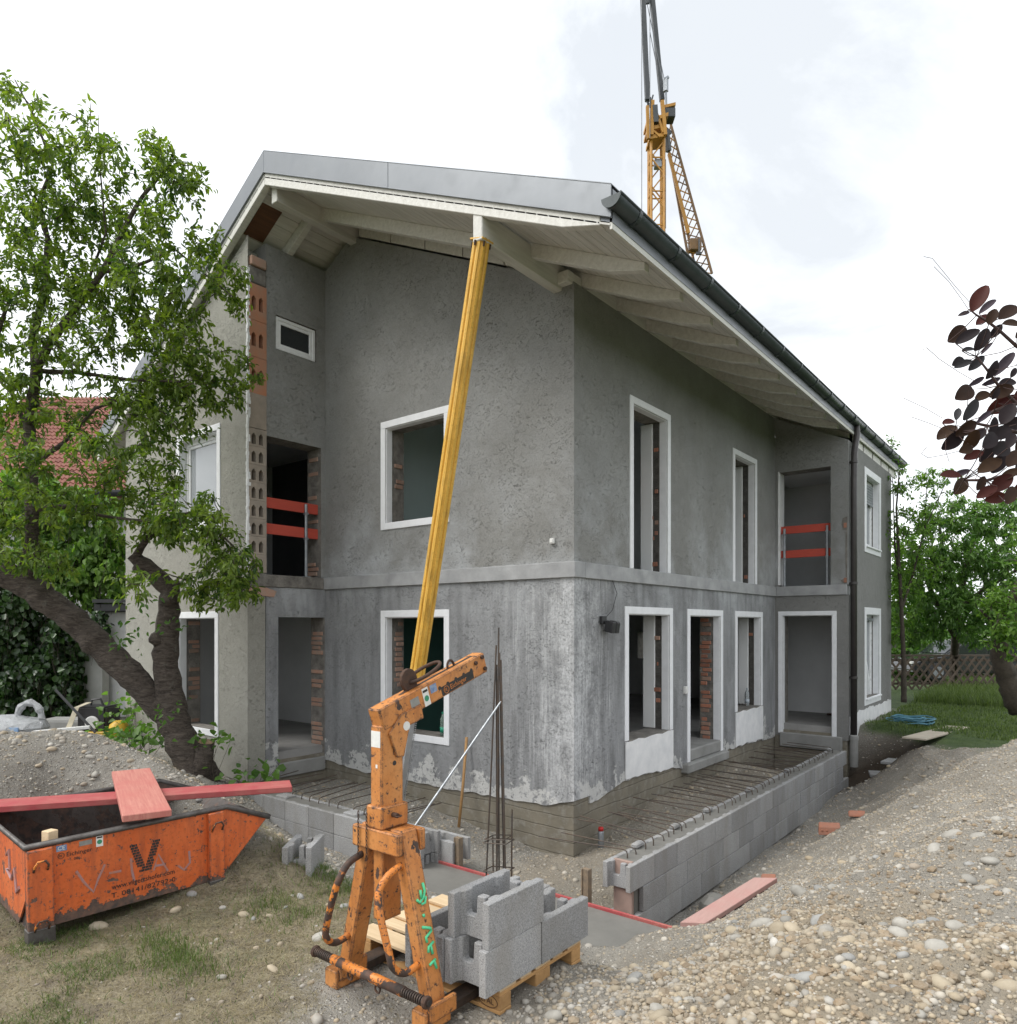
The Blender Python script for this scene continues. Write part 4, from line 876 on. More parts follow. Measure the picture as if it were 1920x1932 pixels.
for (px, py, d) in ((1845, 1655, 5.0), (1870, 1690, 4.6), (1740, 1793, 3.9), (1705, 1810, 3.85), (1560, 1795, 4.0), (1880, 1640, 5.2), (1765, 1640, 5.1), (1770, 1850, 3.5), (1905, 1880, 3.1), (1520, 1880, 3.45), (1600, 1840, 3.7)):
    p = AD(px, py, d); stone(p.x, p.y, R.uniform(.045, .068), R.choice([0, 1, 1, 2]), 'large smooth cobble half sunk in the near part of the gravel heap', 'large cobbles in the heap')
# brick rubble
for (px, py, d, lb) in ((1568, 1517, 9.2, 'broken red hollow brick lying at the edge of the gravel heap'), (1620, 1487, 9.8, 'flat red tile shard on the gravel heap near the lawn'), (1452, 1611, 7.8, 'small orange brick fragment at the foot of the block wall')):
    p = AD(px, py, d); z = gh(p.x, p.y); b = MB(); s = .13 if px == 1568 else (.11 if px == 1620 else .08); h = s * (.8 if px == 1568 else .35)
    b.obox((p.x - s, p.y - s * .5, z - .01), (2 * s * .95, s * .4, .02), (-s * .3, s, .03), (0, .02, h))
    if px == 1568:
        for q in range(4): b.tube([(p.x - s + .04 + q * .055, p.y - s * .5 - .004 + q * .024, z + h * .55), (p.x - s + .04 + q * .055, p.y - s * .5 + .01 + q * .024, z + h * .55)], .016, 6)
    tag(b.build('brick_fragment', M['brick'], None, bevel=.012), lb, 'brick')
# ------------------------------------------------------------------ concrete formwork blocks
n = NT('block_concrete'); g = n.noise(130, 3, .75); v_ = n.vor(120)
c = n.mix(n.ramp(g, .38, .62), (.40, .402, .405), (.235, .237, .24)); c = n.mix(n.ramp(n.noise(1.0, 5, .6, n.map((5, 5, 2))), .42, .66, 0, .6), c, (.25, .24, .22))
hs = n.new('ShaderNodeHueSaturation'); n.link(c, hs.inputs['Color']); n.put(hs.inputs['Value'], n.ramp(n.rnd(), 0, 1, .82, 1.12))
dk = n.ramp(v_, .14, .26, .35, 1.0)
hs2 = n.new('ShaderNodeHueSaturation'); n.link(hs.outputs[0], hs2.inputs['Color']); n.put(hs2.inputs['Value'], dk)
n.col(hs2.outputs[0]).rough(.95).bump(n.m('ADD', n.m('MULTIPLY', g, .6), n.ramp(v_, .0, .35, -1, 0)), .8, .004); M['block'] = n.mat
M['wet_concrete'] = simple('fresh_concrete', (.19, .185, .17), (.15, .147, .135), 3, .55, .25, 30, .006)
M['red_plank'] = wood_mat('red_painted_plank', (.52, .26, .2), (.26, .07, .06), (1.2, 26, 8), .75, .06, paint=(.34, .055, .06), pw=.5, ang=rad(57))
M['red_plank2'] = wood_mat('red_painted_plank_worn', (.56, .30, .23), (.33, .11, .09), (1.2, 26, 8), .78, .06, paint=(.42, .13, .11), pw=.43, ang=rad(-20))
M['pink_plank'] = wood_mat('faded_pink_plank', (.46, .33, .29), (.34, .25, .22), (20, 1.2, 14), .8, .06, paint=(.42, .22, .20), pw=.46)
M['raw_wood'] = wood_mat('raw_spruce', (.62, .48, .31), (.50, .37, .22), (1, 14, 14), .75, .12)
M['pallet_wood'] = wood_mat('pallet_wood', (.46, .27, .11), (.34, .19, .075), (2, 10, 10), .75, .18)
def block_mesh(name, L_=.495, t=.30, h=.245):
    """hollow formwork block, length along +y, thickness +x, base z=0: two shells tied by notched webs"""
    b = MB(); s = .05; e = .02; w2 = .055; a1, a2 = .075, .36 * L_ / .495
    for side in (0, 1):
        x0, xi = (0, s) if side == 0 else (t, t - s); q = 1 if side == 0 else -1
        poly = [(x0, 0), (x0, L_), (xi, L_)]
        for a in (a2, a1): poly += [(xi, a + w2 + e), (xi + q * e, a + w2), (xi + q * e, a), (xi, a - e)]
        poly += [(xi, 0)]
        b.prism([(p[0], p[1], 0) for p in poly], (0, 0, h))
    for a in (a1, a2):
        u0, u1 = s + .004, t - s - .004; W = u1 - u0
        prof = [(0, 0), (W, 0), (W, .135), (W * .86, .12), (W * .80, .14), (W * .78, h - .01), (W * .5, h - .01), (W * .47, .14), (W * .40, .115), (W * .12, .115), (W * .05, .15), (0, .16)]
        b.prism([(u0 + p[0], a + .002, p[1]) for p in prof], (0, w2 - .004, 0))
    me = b.mesh(name, bevel=.004); me.materials.append(M['block']); return me
BM = block_mesh('block'); BMS = block_mesh('block', .40, .25, .245)
def put_block(name, loc, rot=0, parent=None, me=None):
    o = bpy.data.objects.new(name, me or BM); COL.objects.link(o); o.location = loc; o.rotation_euler = (0, 0, rot); return par(o, parent)

# block wall along the long facade
TOPZ = -.365
wallR = empty('block_wall', (1.3, 2.7, -1.1), 'long grey concrete-block wall along the long facade with bent rebar hooks along its top', 'block wall')
for cse in range(3):
    z = TOPZ - .25 * (cse + 1) + .003; y = -1.23 + (0, .25, .12)[cse]
    while y < 6.45: put_block('block', (1.14 + R.uniform(-.003, .003), y, z), 0, wallR); y += .5
b = MB(); b.box(1.195, -1.06, -1.2, 1.385, 6.68, TOPZ - .006)
core = b.build('concrete_core', M['wet_concrete'], wallR)
b = MB(); b.box(1.19, -1.115, -1.1, 1.39, -1.075, TOPZ + .005); b.build('stop_board', simple('stained_board', (.36, .25, .21), (.27, .2, .17), 8, .8, .3, 40), wallR, bevel=.003)
def hook(p, d, rise, ln, tilt, parent, r=.0065):
    p = Vector(p); d = Vector(d).normalized(); b = MB()
    pts = [p - Vector((0, 0, .1)), p + Vector((0, 0, rise - .03)), p + Vector((0, 0, rise)) + d * .012, p + Vector((0, 0, rise + .012)) + d * .045, p + Vector((0, 0, rise + .015 + tilt)) + d * ln]
    b.tube(pts, r, 6); b.build('rebar_hook', M['rebar'], parent)
y = -1.0; k = 0
while y < 6.55:
    a = R.uniform(-.22, .16); hook((1.29 + R.uniform(-.02, .02), y, TOPZ - .05), (-1, a, 0), R.uniform(.09, .13), R.uniform(.75, 1.0), R.uniform(-.02, .07), wallR)
    y += R.uniform(.13, .26); k += 1
for i, y in enumerate((-.72, .15, 1.05, 2.45, 4.1, 6.5)):
    b = MB(); s = .055; z = TOPZ + .0; b.obox((1.16, y, z), (.07, .02, 0), (-.01, .16, 0), (0, 0, .05)); b.build('mortar_chunk', M['block'], wallR, bevel=.012)
# block wall along the yard facade
wallL = empty('block_wall', (-2.6, -1.6, -1.1), 'shorter grey concrete-block wall along the yard facade behind the skip', 'block wall')
for cse in range(3):
    z = TOPZ - .25 * (cse + 1) + .003; x = -.80 - (0, .0, .25)[cse]
    while x > -4.1: put_block('block', (x, -1.76, z), rad(90), wallL); x -= .5
b = MB(); b.box(-4.55, -1.705, -1.2, -1.25, -1.515, TOPZ - .006); b.build('concrete_core', M['wet_concrete'], wallL)
x = -4.3
while x < -1.3:
    hook((x, -1.56, TOPZ - .05), (R.uniform(-.25, .15), 1, 0), R.uniform(.09, .12), R.uniform(.75, .95), R.uniform(-.02, .05), wallL); x += R.uniform(.16, .3)
for x in (-2.2, -3.6):
    b = MB(); b.obox((x, -1.70, TOPZ - .025), (.22, .02, 0), (0, .15, 0), (0, 0, .05)); b.build('mortar_chunk', M['block'], wallL, bevel=.012)
# strip footing, fresh concrete between red boards
ft = empty('strip_footing', (.5, -1.85, -.75), 'smooth fresh concrete footing strip with thin red edge boards in front of the corner', 'footing')
b = MB(); b.box(-.95, -2.25, -1.1, 2.0, -1.5, -.72); b.build('slab', M['wet_concrete'], ft)
for (x0, x1, y) in ((-.95, .55, -1.495), (.56, 2.02, -1.49)):
    b = MB(); b.box(x0, y, -.95, x1, y + .025, -.695); b.build('edge_board', M['red_plank'], ft, bevel=.003)
for (x, y) in ((-.62, -1.42), (1.02, -1.40)):
    b = MB(); b.box(x, y, -.95, x + .05, y + .05, -.42); b.box(x - .015, y - .01, -.95, x, y + .06, -.42); b.box(x + .05, y - .01, -.95, x + .065, y + .06, -.42)
    tag(b.build('form_stake', simple('old_grey_wood', (.24, .18, .12), (.15, .12, .09), 20, .85, .4, 40), None, bevel=.003), 'short timber form stake standing %s' % ('left of the rebar bundle behind the footing' if x < 0 else 'at the near end of the long block wall'), 'stake')
# rebar bundle
rb = empty('rebar_cage', (.08, -1.53, -.72), 'tall bundle of dark upright rebar tied with stirrups in front of the corner', 'rebar bundle')
for i, (dx, dy, tx, ty, zt) in enumerate(((-.12, -.05, -.015, -.01, 1.70), (-.06, .05, .0, .01, 1.88), (.0, -.02, .008, .0, 1.80), (.03, .06, .02, .0, 1.62), (.10, .0, .03, .01, 1.55), (.015, .0, -.01, .015, 1.35), (-.10, .10, -.02, .0, 1.5))):
    b = MB(); b.tube([(.08 + dx, -1.53 + dy, -.75), (.08 + (dx + tx) / 2, -1.53 + (dy + ty) / 2, .4), (.08 + tx, -1.53 + ty, zt)], .0085, 6); b.build('bar', M['rebar'], rb)
for (dx, dy, zt) in ((.13, .06, .03), (.15, .03, .0), (-.13, .08, -.3)):
    b = MB(); b.tube([(.08 + dx, -1.53 + dy, -.75), (.08 + dx * 1.05, -1.53 + dy, zt)], .0075, 6); b.build('bar', M['rebar'], rb)
for z, s in ((-.33, .14), (-.29, .12), (-.62, .14)):
    b = MB(); b.tube([(.08 - s, -1.6, z), (.08 + s, -1.58, z + .03), (.08 + s, -1.44, z + .05), (.08 - s, -1.45, z + .01), (.08 - s, -1.6, z)], .006, 6); b.build('stirrup', M['rebar'], rb)
b = MB(); b.tube([(-.33, -2.75, -.42), (.11, -1.50, 1.14)], .011, 7)
tag(b.build('loose_bar', M['galv'], None), 'single grey steel bar leaning diagonally against the upright rebar', 'steel bar')
# shovel against the wall
sh = empty('shovel', AD(865, 1590, 9.3), 'shovel with wooden handle leaning on the house wall behind the footing', 'shovel')
pt, pb = AD(881, 1391, 9.55), AD(865, 1572, 9.35)
b = MB(); b.tube([pt, (pt + pb) / 2 + Vector((.01, 0, 0)), pb], .019, 8); b.build('handle', M['pallet_wood'], sh, smooth=True)
b = MB(); q = pb; ex = Vector((.25, .12, .04)); ez = Vector((-.08, -.10, -.34)); nrm = ex.cross(ez).normalized()
rows = []
for i in range(5):
    t = i / 4; wd = .5 * (.8 + .25 * math.sin(t * 2.6)) * (1 if t < .75 else 1 - (t - .75) * 1.2)
    rows.append([q + ez * t + ex * (s * wd) + nrm * (.05 * s * s * 4 * .3) for s in (-.5 * 2 * .5, 0, .5)])
vs_ = [p for r_2 in rows for p in r_2]; fs_ = [(i * 3 + j, i * 3 + j + 1, i * 3 + j + 4, i * 3 + j + 3) for i in range(4) for j in range(2)]
vs_ += [p + nrm * .006 for p in vs_[:15]]; fs_ += [tuple(15 + k for k in reversed(f)) for f in fs_[:8]]
b.add(vs_, fs_); b.build('blade', M['galv'], sh, smooth=True)
# spray can
cx, cy = .10, .45; cz_ = gh(cx, cy)
can = empty('spray_can', (cx, cy, cz_), 'silver spray can with red cap standing by the house corner', 'spray can')
b = MB(); b.lathe((cx, cy, cz_), [(.036, 0), (.038, .005), (.038, .19), (.03, .205)], 14); b.build('body', M['galv'], can, smooth=True)
b = MB(); b.lathe((cx, cy, cz_ + .206), [(.034, 0), (.034, .03), (.028, .045)], 14); b.build('cap', simple('red_cap', (.55, .02, .02), rough=.4, bump=0), can, smooth=True)
# plank in the trench, boards
def quad_plank(name, a, b_, c, th, mat, label, cat='plank', parent=None):
    """board with one corner a, edges to b_ and c, thickness downwards"""
    a, b_, c = Vector(a), Vector(b_), Vector(c); m = MB(); m.obox(a - Vector((0, 0, th)), b_ - a, c - a, (0, 0, th)); o = m.build(name, mat, parent, bevel=.004)
    if label: tag(o, label, cat)
    return o
quad_plank('plank', (1.83, -1.0, -.85), (2.12, .12, -.68), (2.04, -.92, -.83), .05, M['pink_plank'], 'faded red plank lying on the gravel beside the long block wall')
quad_plank('board', (2.40, 6.35, .03), (2.80, 8.43, .03), (2.76, 6.31, .035), .03, simple('weathered_board', (.47, .42, .34), (.38, .335, .27), 4, .85, .4, 30), 'large pale plywood board lying on the lawn', 'board')
for (x, y, r_1, lb) in ((2.02, 6.95, .3, 'grey paving slab piece lying at the edge of the hole'), (2.25, 6.62, -.2, 'thin grey slab offcut lying next to the plywood board'), (2.12, 7.05, .1, 'small upright grey block offcut standing on the slab pieces')):
    z = gh(x, y); b = MB(); s = (.2, .16, .05) if 'upright' not in lb else (.035, .035, .22)
    if 'upright' in lb: z += .02
    b.obox((x - s[0], y - s[1], z - .01), (2 * s[0] * math.cos(r_1), 2 * s[0] * math.sin(r_1), .01), (-2 * s[1] * math.sin(r_1), 2 * s[1] * math.cos(r_1), .02), (0, 0, s[2])); tag(b.build('concrete_offcut', M['block'], None, bevel=.008), lb, 'concrete piece')
hz = gh(2.2, 8.5); b = MB(); pts = []
for i in range(200):
    a = i * .22; rr = .26 + .05 * math.sin(i * .37) + .03 * math.sin(i * .11); pts.append((2.2 + rr * 1.25 * math.cos(a) + .04 * math.sin(i * .05), 8.5 + rr * math.sin(a), hz + .02 + .0006 * i + .015 * math.sin(i * .9)))
b.tube(pts, .011, 5); tag(b.build('hose', simple('blue_hose', (.10, .26, .34), (.07, .2, .27), 8, .5, 0), None, smooth=True), 'coiled pale blue hose lying on the lawn beside the house', 'hose')
b = MB(); b.lathe((1.75, .0, gh(1.75, 0) - .05), [(.02, 0), (.16, .02), (.15, .09), (.08, .16), (.01, .18)], 9); tag(b.build('concrete_lump', M['wet_concrete'], None, smooth=False), 'dark lump of spilled concrete at the foot of the long block wall', 'concrete lump')

# ------------------------------------------------------------------ pallet with blocks
PX0, PX1, PY0, PY1, PZ = 1.08, 2.28, -4.19, -3.39, -.205
pal = empty('pallet', (1.68, -3.79, PZ), 'wooden euro pallet carrying grey formwork blocks', 'pallet')
ys_ = [PY0 + v for v in (0, .185, .3275, .5, .655)]; ws_ = [.145, .10, .145, .10, .145]
for y, w_ in zip(ys_, ws_): b = MB(); b.box(PX0, y, PZ + .122, PX1, y + w_, PZ + .144); b.build('deck_board', M['raw_wood'], pal, bevel=.003)
for x in (PX0, PX0 + .5275, PX1 - .145): b = MB(); b.box(x, PY0, PZ + .10, x + .145, PY1, PZ + .121); b.build('cross_board', M['pallet_wood'], pal, bevel=.003)
for x in (PX0, PX0 + .5275, PX1 - .145):
    for y, d in ((PY0, .1), (PY0 + .3275, .145), (PY1 - .1, .1)): b = MB(); b.box(x + .001, y + .001, PZ + .022, x + .144, y + d - .001, PZ + .099); b.build('foot_block', M['pallet_wood'], pal, bevel=.004)
for y, d in ((PY0, .1), (PY0 + .3275, .145), (PY1 - .1, .1)): b = MB(); b.box(PX0, y, PZ, PX1, y + d, PZ + .021); b.build('base_board', M['pallet_wood'], pal, bevel=.003)
def text(body, size, loc, X, Y, mat, parent, name='lettering', ext=.0006, align='LEFT', shear=0, width=None):
    cu = bpy.data.curves.new(name, 'FONT'); cu.body = body; cu.size = size; cu.extrude = ext; cu.align_x = align; cu.shear = shear; cu.resolution_u = 2
    cu.materials.append(mat); tmp = bpy.data.objects.new(name, cu); COL.objects.link(tmp); bpy.context.view_layer.update()
    me = bpy.data.meshes.new_from_object(tmp.evaluated_get(bpy.context.evaluated_depsgraph_get())); bpy.data.objects.remove(tmp)
    if width: me.transform(Matrix.Diagonal((width / max(v.co.x for v in me.vertices), 1, 1, 1)))
    o = bpy.data.objects.new(name, me); COL.objects.link(o)
    X, Y = Vector(X).normalized(), Vector(Y).normalized(); Zv = X.cross(Y).normalized(); Y = Zv.cross(X)
    o.matrix_basis = Matrix(((X.x, Y.x, Zv.x, loc[0]), (X.y, Y.y, Zv.y, loc[1]), (X.z, Y.z, Zv.z, loc[2]), (0, 0, 0, 1))); return par(o, parent)
M['ink'] = simple('black_ink', (.02, .018, .016), (.035, .03, .028), 30, .7, 0)
M['brand'] = simple('burnt_brand', (.06, .03, .015), (.10, .05, .025), 30, .8, 0)
text('EPAL', .042, (2.145, PY0 - .003, PZ + .044), (1, 0, 0), (0, 0, 1), M['brand'], pal)
b = MB(); b.tube([(2.197 + .066 * math.cos(a), PY0 - .002, PZ + .058 + .034 * math.sin(a)) for a in np.linspace(0, 6.283, 25)], .0018, 4, cap=False); b.build('brand_ring', M['brand'], pal)
zp = PZ + .145; gB = 'loose formwork blocks'
for (x, y, z, lb) in ((1.994, -4.324, zp, 'lower formwork block at the near corner of the pallet'), (1.996, -4.30, zp + .246, 'upper formwork block stacked at the near corner of the pallet'), (1.996, -3.822, zp, 'formwork block on the far side of the pallet overhanging its edge'), (1.692, -4.335, zp, 'lower formwork block on the pallet hidden behind the orange fork leg'), (1.688, -3.80, zp, 'formwork block in the far inner row on the pallet')):
    tag(put_block('formwork_block', (x, y, z), 0), lb, 'concrete block', gB)
tag(put_block('formwork_block', (-.47, -3.70, gh(-.3, -3.5) - .01), rad(38), None, BMS), 'single pale formwork block standing on the grass beside the skip', 'concrete block', gB)
tag(put_block('formwork_block', (-.62, -1.46, -.72), rad(90)), 'formwork block standing on the footing behind the fork, left of the rebar', 'concrete block', gB)

# ------------------------------------------------------------------ orange crane fork
M['fork_orange'] = paint_mat('fork_orange', (.50, .175, .035), amt=.645, scale=6.5, chips=38, rough=.55, hi=(.56, .25, .08), edges=.016)
M['worn_steel'] = paint_mat('worn_handle', (.56, .185, .03), amt=.47, scale=6, chips=60, rough=.5)
M['dark_steel'] = simple('dark_worn_steel', (.045, .04, .037), (.09, .06, .045), 14, .55, .4, 60, .003, metal=.5)
def smooth_path(pts, k):
    P = [Vector(p) for p in pts]; P = [P[0]] + P + [P[-1]]; out = []
    for i in range(1, len(P) - 2):
        for j in range(k):
            t = j / k; a, b_, c, d = P[i - 1], P[i], P[i + 1], P[i + 2]
            out.append(.5 * ((2 * b_) + (c - a) * t + (2 * a - 5 * b_ + 4 * c - d) * t * t + (3 * b_ - a - 3 * c + d) * t ** 3))
    return out + [P[-2]]
fk = empty('crane_fork', (1.70, -4.45, -.2), 'orange worn crane pallet fork with tilted lifting arm standing at the pallet', 'crane fork')
gz0 = -.2; ym = -4.45
b = MB(); b.box(1.625, ym - .085, .70, 1.72, ym + .08, 1.345); mast = b.build('mast', M['fork_orange'], fk, bevel=.008)
b = MB(); b.box(1.632, ym - .07, .26, 1.713, ym + .07, .66); b.build('inner_mast', M['fork_orange'], fk, bevel=.006)
b = MB(); b.box(1.605, ym - .10, .775, 1.74, ym + .10, .90); col_ = b.build('collar', M['fork_orange'], fk, bevel=.008)
b = MB(); b.tube([(1.58, ym - .02, .85), (1.78, ym - .02, .85)], .014, 10); b.build('pin', M['rust_steel'], col_)
b = MB(); b.tube([(1.785 + .018 * math.cos(a), ym - .02 + .018 * math.sin(a), .85) for a in np.linspace(0, 6.28, 14)], .004, 5, cap=False); b.build('pin_ring', M['rust_steel'], col_)
b = MB(); b.box(1.49, ym - .105, .655, 1.875, ym - .065, .775); b.box(1.49, ym + .065, .655, 1.875, ym + .105, .775); b.build('head_plate', M['fork_orange'], fk, bevel=.008)
for k in range(2):       # chains
    b = MB(); xs = 1.56 + k * .07
    for i in range(12):
        zc = .85 - i * .022; b.tube([(xs + (.005 * math.cos(a) if i % 2 else 0), ym - .115 + (0 if i % 2 else .005 * math.cos(a)), zc + .013 * math.sin(a)) for a in np.linspace(0, 6.28, 9)], .0025, 4, cap=False)
    b.build('chain', M['rust_steel'], fk)
for side, (xb, xt) in (('l', (1.33, 1.565)), ('r', (2.055, 1.80))):
    b = MB(); wx, wy = .095, .11
    b.add([(xb - wx / 2, ym - wy / 2, gz0 + .02), (xb + wx / 2, ym - wy / 2, gz0 + .02), (xb + wx / 2, ym + wy / 2, gz0 + .02), (xb - wx / 2, ym + wy / 2, gz0 + .02),
           (xt - wx / 2, ym - .06, .78), (xt + wx / 2, ym - .06, .78), (xt + wx / 2, ym + .06, .78), (xt - wx / 2, ym + .06, .78)],
          [(3, 2, 1, 0), (4, 5, 6, 7), (0, 1, 5, 4), (1, 2, 6, 5), (2, 3, 7, 6), (3, 0, 4, 7)])
    leg = b.build('leg', M['fork_orange'], fk, bevel=.009)
    b = MB(); b.box(xb - .055, ym - .13, gz0, xb + .055, ym + .06, gz0 + .105); b.box(xb + .04, ym - .11, gz0 + .05, xb + .07, ym + .09, gz0 + .14); b.build('shoe', M['fork_orange'], leg, bevel=.006)
    b = MB(); b.box(xb - .05, ym + .062, gz0 + .03, xb + .05, ym + 1.02, gz0 + .085); b.build('tine', M['dark_steel'], fk, bevel=.006)
    def on_leg(z): t = (z - gz0) / (.78 - gz0); return xb + (xt - xb) * t
    z1, z2 = .60, .02 + .08
    pts = [(on_leg(z1), ym - .05, z1), (on_leg(z1), ym - .15, z1 - .03), (on_leg(z1) - .0, ym - .215, z1 - .10), (on_leg(z1 - .12), ym - .235, z1 - .20), (on_leg(z2 + .12), ym - .235, z2 + .12), (on_leg(z2 + .05), ym - .22, z2 + .04), (on_leg(z2), ym - .15, z2 - .01), (on_leg(z2), ym - .05, z2)]
    b = MB(); b.tube(smooth_path(pts, 5), .0195, 12); b.build('grab_handle', M['worn_steel'], fk, smooth=True)
    if side == 'r':
        b = MB(); b.obox((on_leg(.42) + .054, ym - .02, .36), (.02, 0, 0), (0, .035, 0), (-.04, 0, .12)); b.build('catch', M['fork_orange'], leg, bevel=.006)
# cross tube with springs
ya, zc = ym - .165, .0
b = MB(); b.tube([(1.40, ya, zc), (1.98, ya, zc)], .028, 14); b.build('cross_tube', M['worn_steel'], fk, smooth=True)
for (x0, x1) in ((1.25, 1.40), (1.98, 2.14)):
    b = MB(); t = np.linspace(0, 1, 90); b.tube([(x0 + (x1 - x0) * q, ya + .022 * math.cos(q * 62), zc + .022 * math.sin(q * 62)) for q in t], .0055, 5); b.build('spring', M['dark_steel'], fk, smooth=True)
b = MB(); b.tube([(1.22, ya, zc), (2.17, ya, zc)], .016, 8); b.build('cross_rod', M['dark_steel'], fk)
for x in (1.24, 2.15): b = MB(); b.lathe((x, ya, zc), [(.03, -.012), (.034, 0), (.03, .012)], 12, axis=(1, 0, 0)); b.build('rod_end', M['rust_steel'], fk)
for x in (1.55, 1.78): b = MB(); b.tube([(x + .02 * math.cos(a), ya, zc - .05 + .02 * math.sin(a)) for a in np.linspace(0, 6.28, 14)], .006, 5, cap=False); b.build('eye', M['rust_steel'], fk)
# lifting arm: box section rising away from the mast
A0 = Vector((1.6725, ym - .085, 1.375)); A1 = Vector((1.6725, ym + .80, 1.665)); ad_ = (A1 - A0).normalized(); an = Vector((1, 0, 0)).cross(ad_)
b = MB(); b.obox(A0 - Vector((.049, 0, 0)) - an * .065, A1 - A0, (.098, 0, 0), an * .13); arm = b.build('arm', M['fork_orange'], fk, bevel=.007)
b = MB(); b.obox(A0 + ad_ * .33 - Vector((.010, 0, 0)) + an * .055, ad_ * .53, (.020, 0, 0), an * .0115); b.build('slot_shade', M['ink'], arm)  # flat black strip painted as the shade of an open slot
xs = A0.x + .049
b = MB(); b.prism([Vector((xs, 0, 0)) + Vector((0, *v)) for v in ((ym + .05, 1.40), (ym + .21, 1.445), (ym + .23, 1.36), (ym + .12, 1.33), (ym + .075, 1.16), (ym + .02, 1.16), (ym - .04, 1.30))], (.012, 0, 0)); b.build('gusset', M['fork_orange'], arm, bevel=.004)
for i in range(5):
    c_ = A0 + ad_ * (.48 + .075 * i) + an * .0; b = MB(); b.lathe((xs, c_.y, c_.z), [(.013, 0), (.013, .0012)], 10, axis=(1, 0, 0)); b.build('hole', M['ink'], arm)  # black discs painted for the shade inside the drilled row
b = MB(); b.lathe((1.72, ym + .01, 1.13), [(.014, 0), (.014, .0015)], 12, axis=(1, 0, 0)); b.build('hole', M['ink'], mast)  # another black disc for the dark inside of a bore
for (s_1, o_) in ((.83, .03), (.90, .045), (.905, -.035)):
    c_ = A0 + ad_ * s_1 + an * o_; b = MB(); b.lathe((xs, c_.y, c_.z), [(.014, 0), (.014, .012), (.010, .014)], 6, axis=(1, 0, 0)); b.build('bolt', M['rust_steel'], arm)
pl = A0 + ad_ * .49 - an * .055; b = MB(); b.obox((xs, pl.y, pl.z), ad_ * .30, an * .055, (.002, 0, 0)); b.build('name_plate', M['ink'], arm)
M['print_orange'] = simple('orange_print', (.56, .20, .05), rough=.6, bump=0)
text('Eichinger', .042, tuple(pl + Vector((.0032, 0, 0)) + ad_ * .075 + an * .014 + Vector((xs - pl.x, 0, 0))), ad_, an, M['print_orange'], arm)
cc_ = pl + ad_ * .04 + an * .027 + Vector((xs - pl.x + .003, 0, 0)); b = MB(); b.tube([cc_ + ad_ * (.022 * math.cos(a)) + an * (.022 * math.sin(a)) for a in np.linspace(0, 6.283, 20)], .0022, 4, cap=False); b.build('emblem_ring', M['print_orange'], arm)
text('FE', .026, tuple(cc_ - ad_ * .017 - an * .009), ad_, an, M['print_orange'], arm)
M['sticker_white'] = simple('white_sticker', (.74, .74, .71), (.62, .62, .59), 25, .5, 0); M['sticker_green'] = simple('green_print', (.04, .28, .15), rough=.5, bump=0); M['sticker_blue'] = simple('blue_print', (.06, .14, .34), (.3, .36, .45), 40, .5, 0); M['sticker_grey'] = simple('grey_plate', (.32, .32, .30), (.24, .24, .23), 30, .5, .1, metal=.4)
def sticker(parent, c, X, Y, nrm, w_, h_, mat, name='sticker', t=.0012):
    X, Y, nrm = Vector(X).normalized(), Vector(Y).normalized(), Vector(nrm); b = MB(); b.obox(Vector(c) - X * w_ / 2 - Y * h_ / 2, X * w_, Y * h_, nrm * t); return b.build(name, mat, parent)
c0 = A0 + ad_ * .36 - an * .005 + Vector((xs - A0.x, 0, 0)); st_ = sticker(arm, c0, ad_, an, (1, 0, 0), .05, .11, M['sticker_white'])
b = MB(); b.lathe(c0 + Vector((.0013, 0, 0)) - an * .01, [(.018, 0), (.018, .0008)], 16, axis=(1, 0, 0)); b.build('print', M['sticker_green'], st_)
sticker(st_, c0 + Vector((.0013, 0, 0)) + an * .036, ad_, an, (1, 0, 0), .04, .014, M['ink'], 'print', .0008)
sticker(arm, A0 + ad_ * .43 + an * .02 + Vector((xs - A0.x, 0, 0)), ad_, an, (1, 0, 0), .055, .05, M['sticker_blue']); sticker(arm, A0 + ad_ * .265 + an * .0 + Vector((xs - A0.x, 0, 0)), ad_, an, (1, 0, 0), .07, .05, M['sticker_grey'])
sticker(mast, (1.6725, ym - .085, 1.27), (1, 0, 0), (0, 0, 1), (0, -1, 0), .075, .09, M['sticker_white']); sticker(mast, (1.68, ym - .085, 1.12), (1, 0, 0), (0, 0, 1), (0, -1, 0), .015, .02, M['sticker_white'])
b = MB(); b.lathe((xs + .0125, ym + .09, 1.33), [(.026, 0), (.026, .0012)], 18, axis=(1, 0, 0)); b.build('sticker', M['sticker_white'], arm)
# suspension lug and ring
c_ = A0 + ad_ * .30 + an * .065
b = MB(); b.prism([c_ + ad_ * (.062 * math.cos(a)) + an * (.055 + .07 * math.sin(a)) - Vector((.012, 0, 0)) for a in np.linspace(-.75, 3.9, 14)] + [c_ - ad_ * .10 - Vector((.012, 0, 0)), c_ + ad_ * .10 - Vector((.012, 0, 0))], (.024, 0, 0)); b.build('lug', M['rust_steel'], arm, bevel=.004)
rc = c_ + ad_ * .13 + an * .055; b = MB(); b.tube([rc + ad_ * (.13 * math.cos(a)) + Vector((.062 * math.sin(a), 0, .015 * math.cos(a))) for a in np.linspace(0, 6.283, 28)], .011, 8, cap=False); b.build('ring', M['rust_steel'], arm, smooth=True)
c_ = A0 + ad_ * .66 + an * .065; b = MB(); b.tube([c_ + ad_ * (.03 * math.cos(a)) + an * (.045 * math.sin(a)) for a in np.linspace(0, 3.14, 10)], .008, 6); b.build('loop', M['rust_steel'], arm)
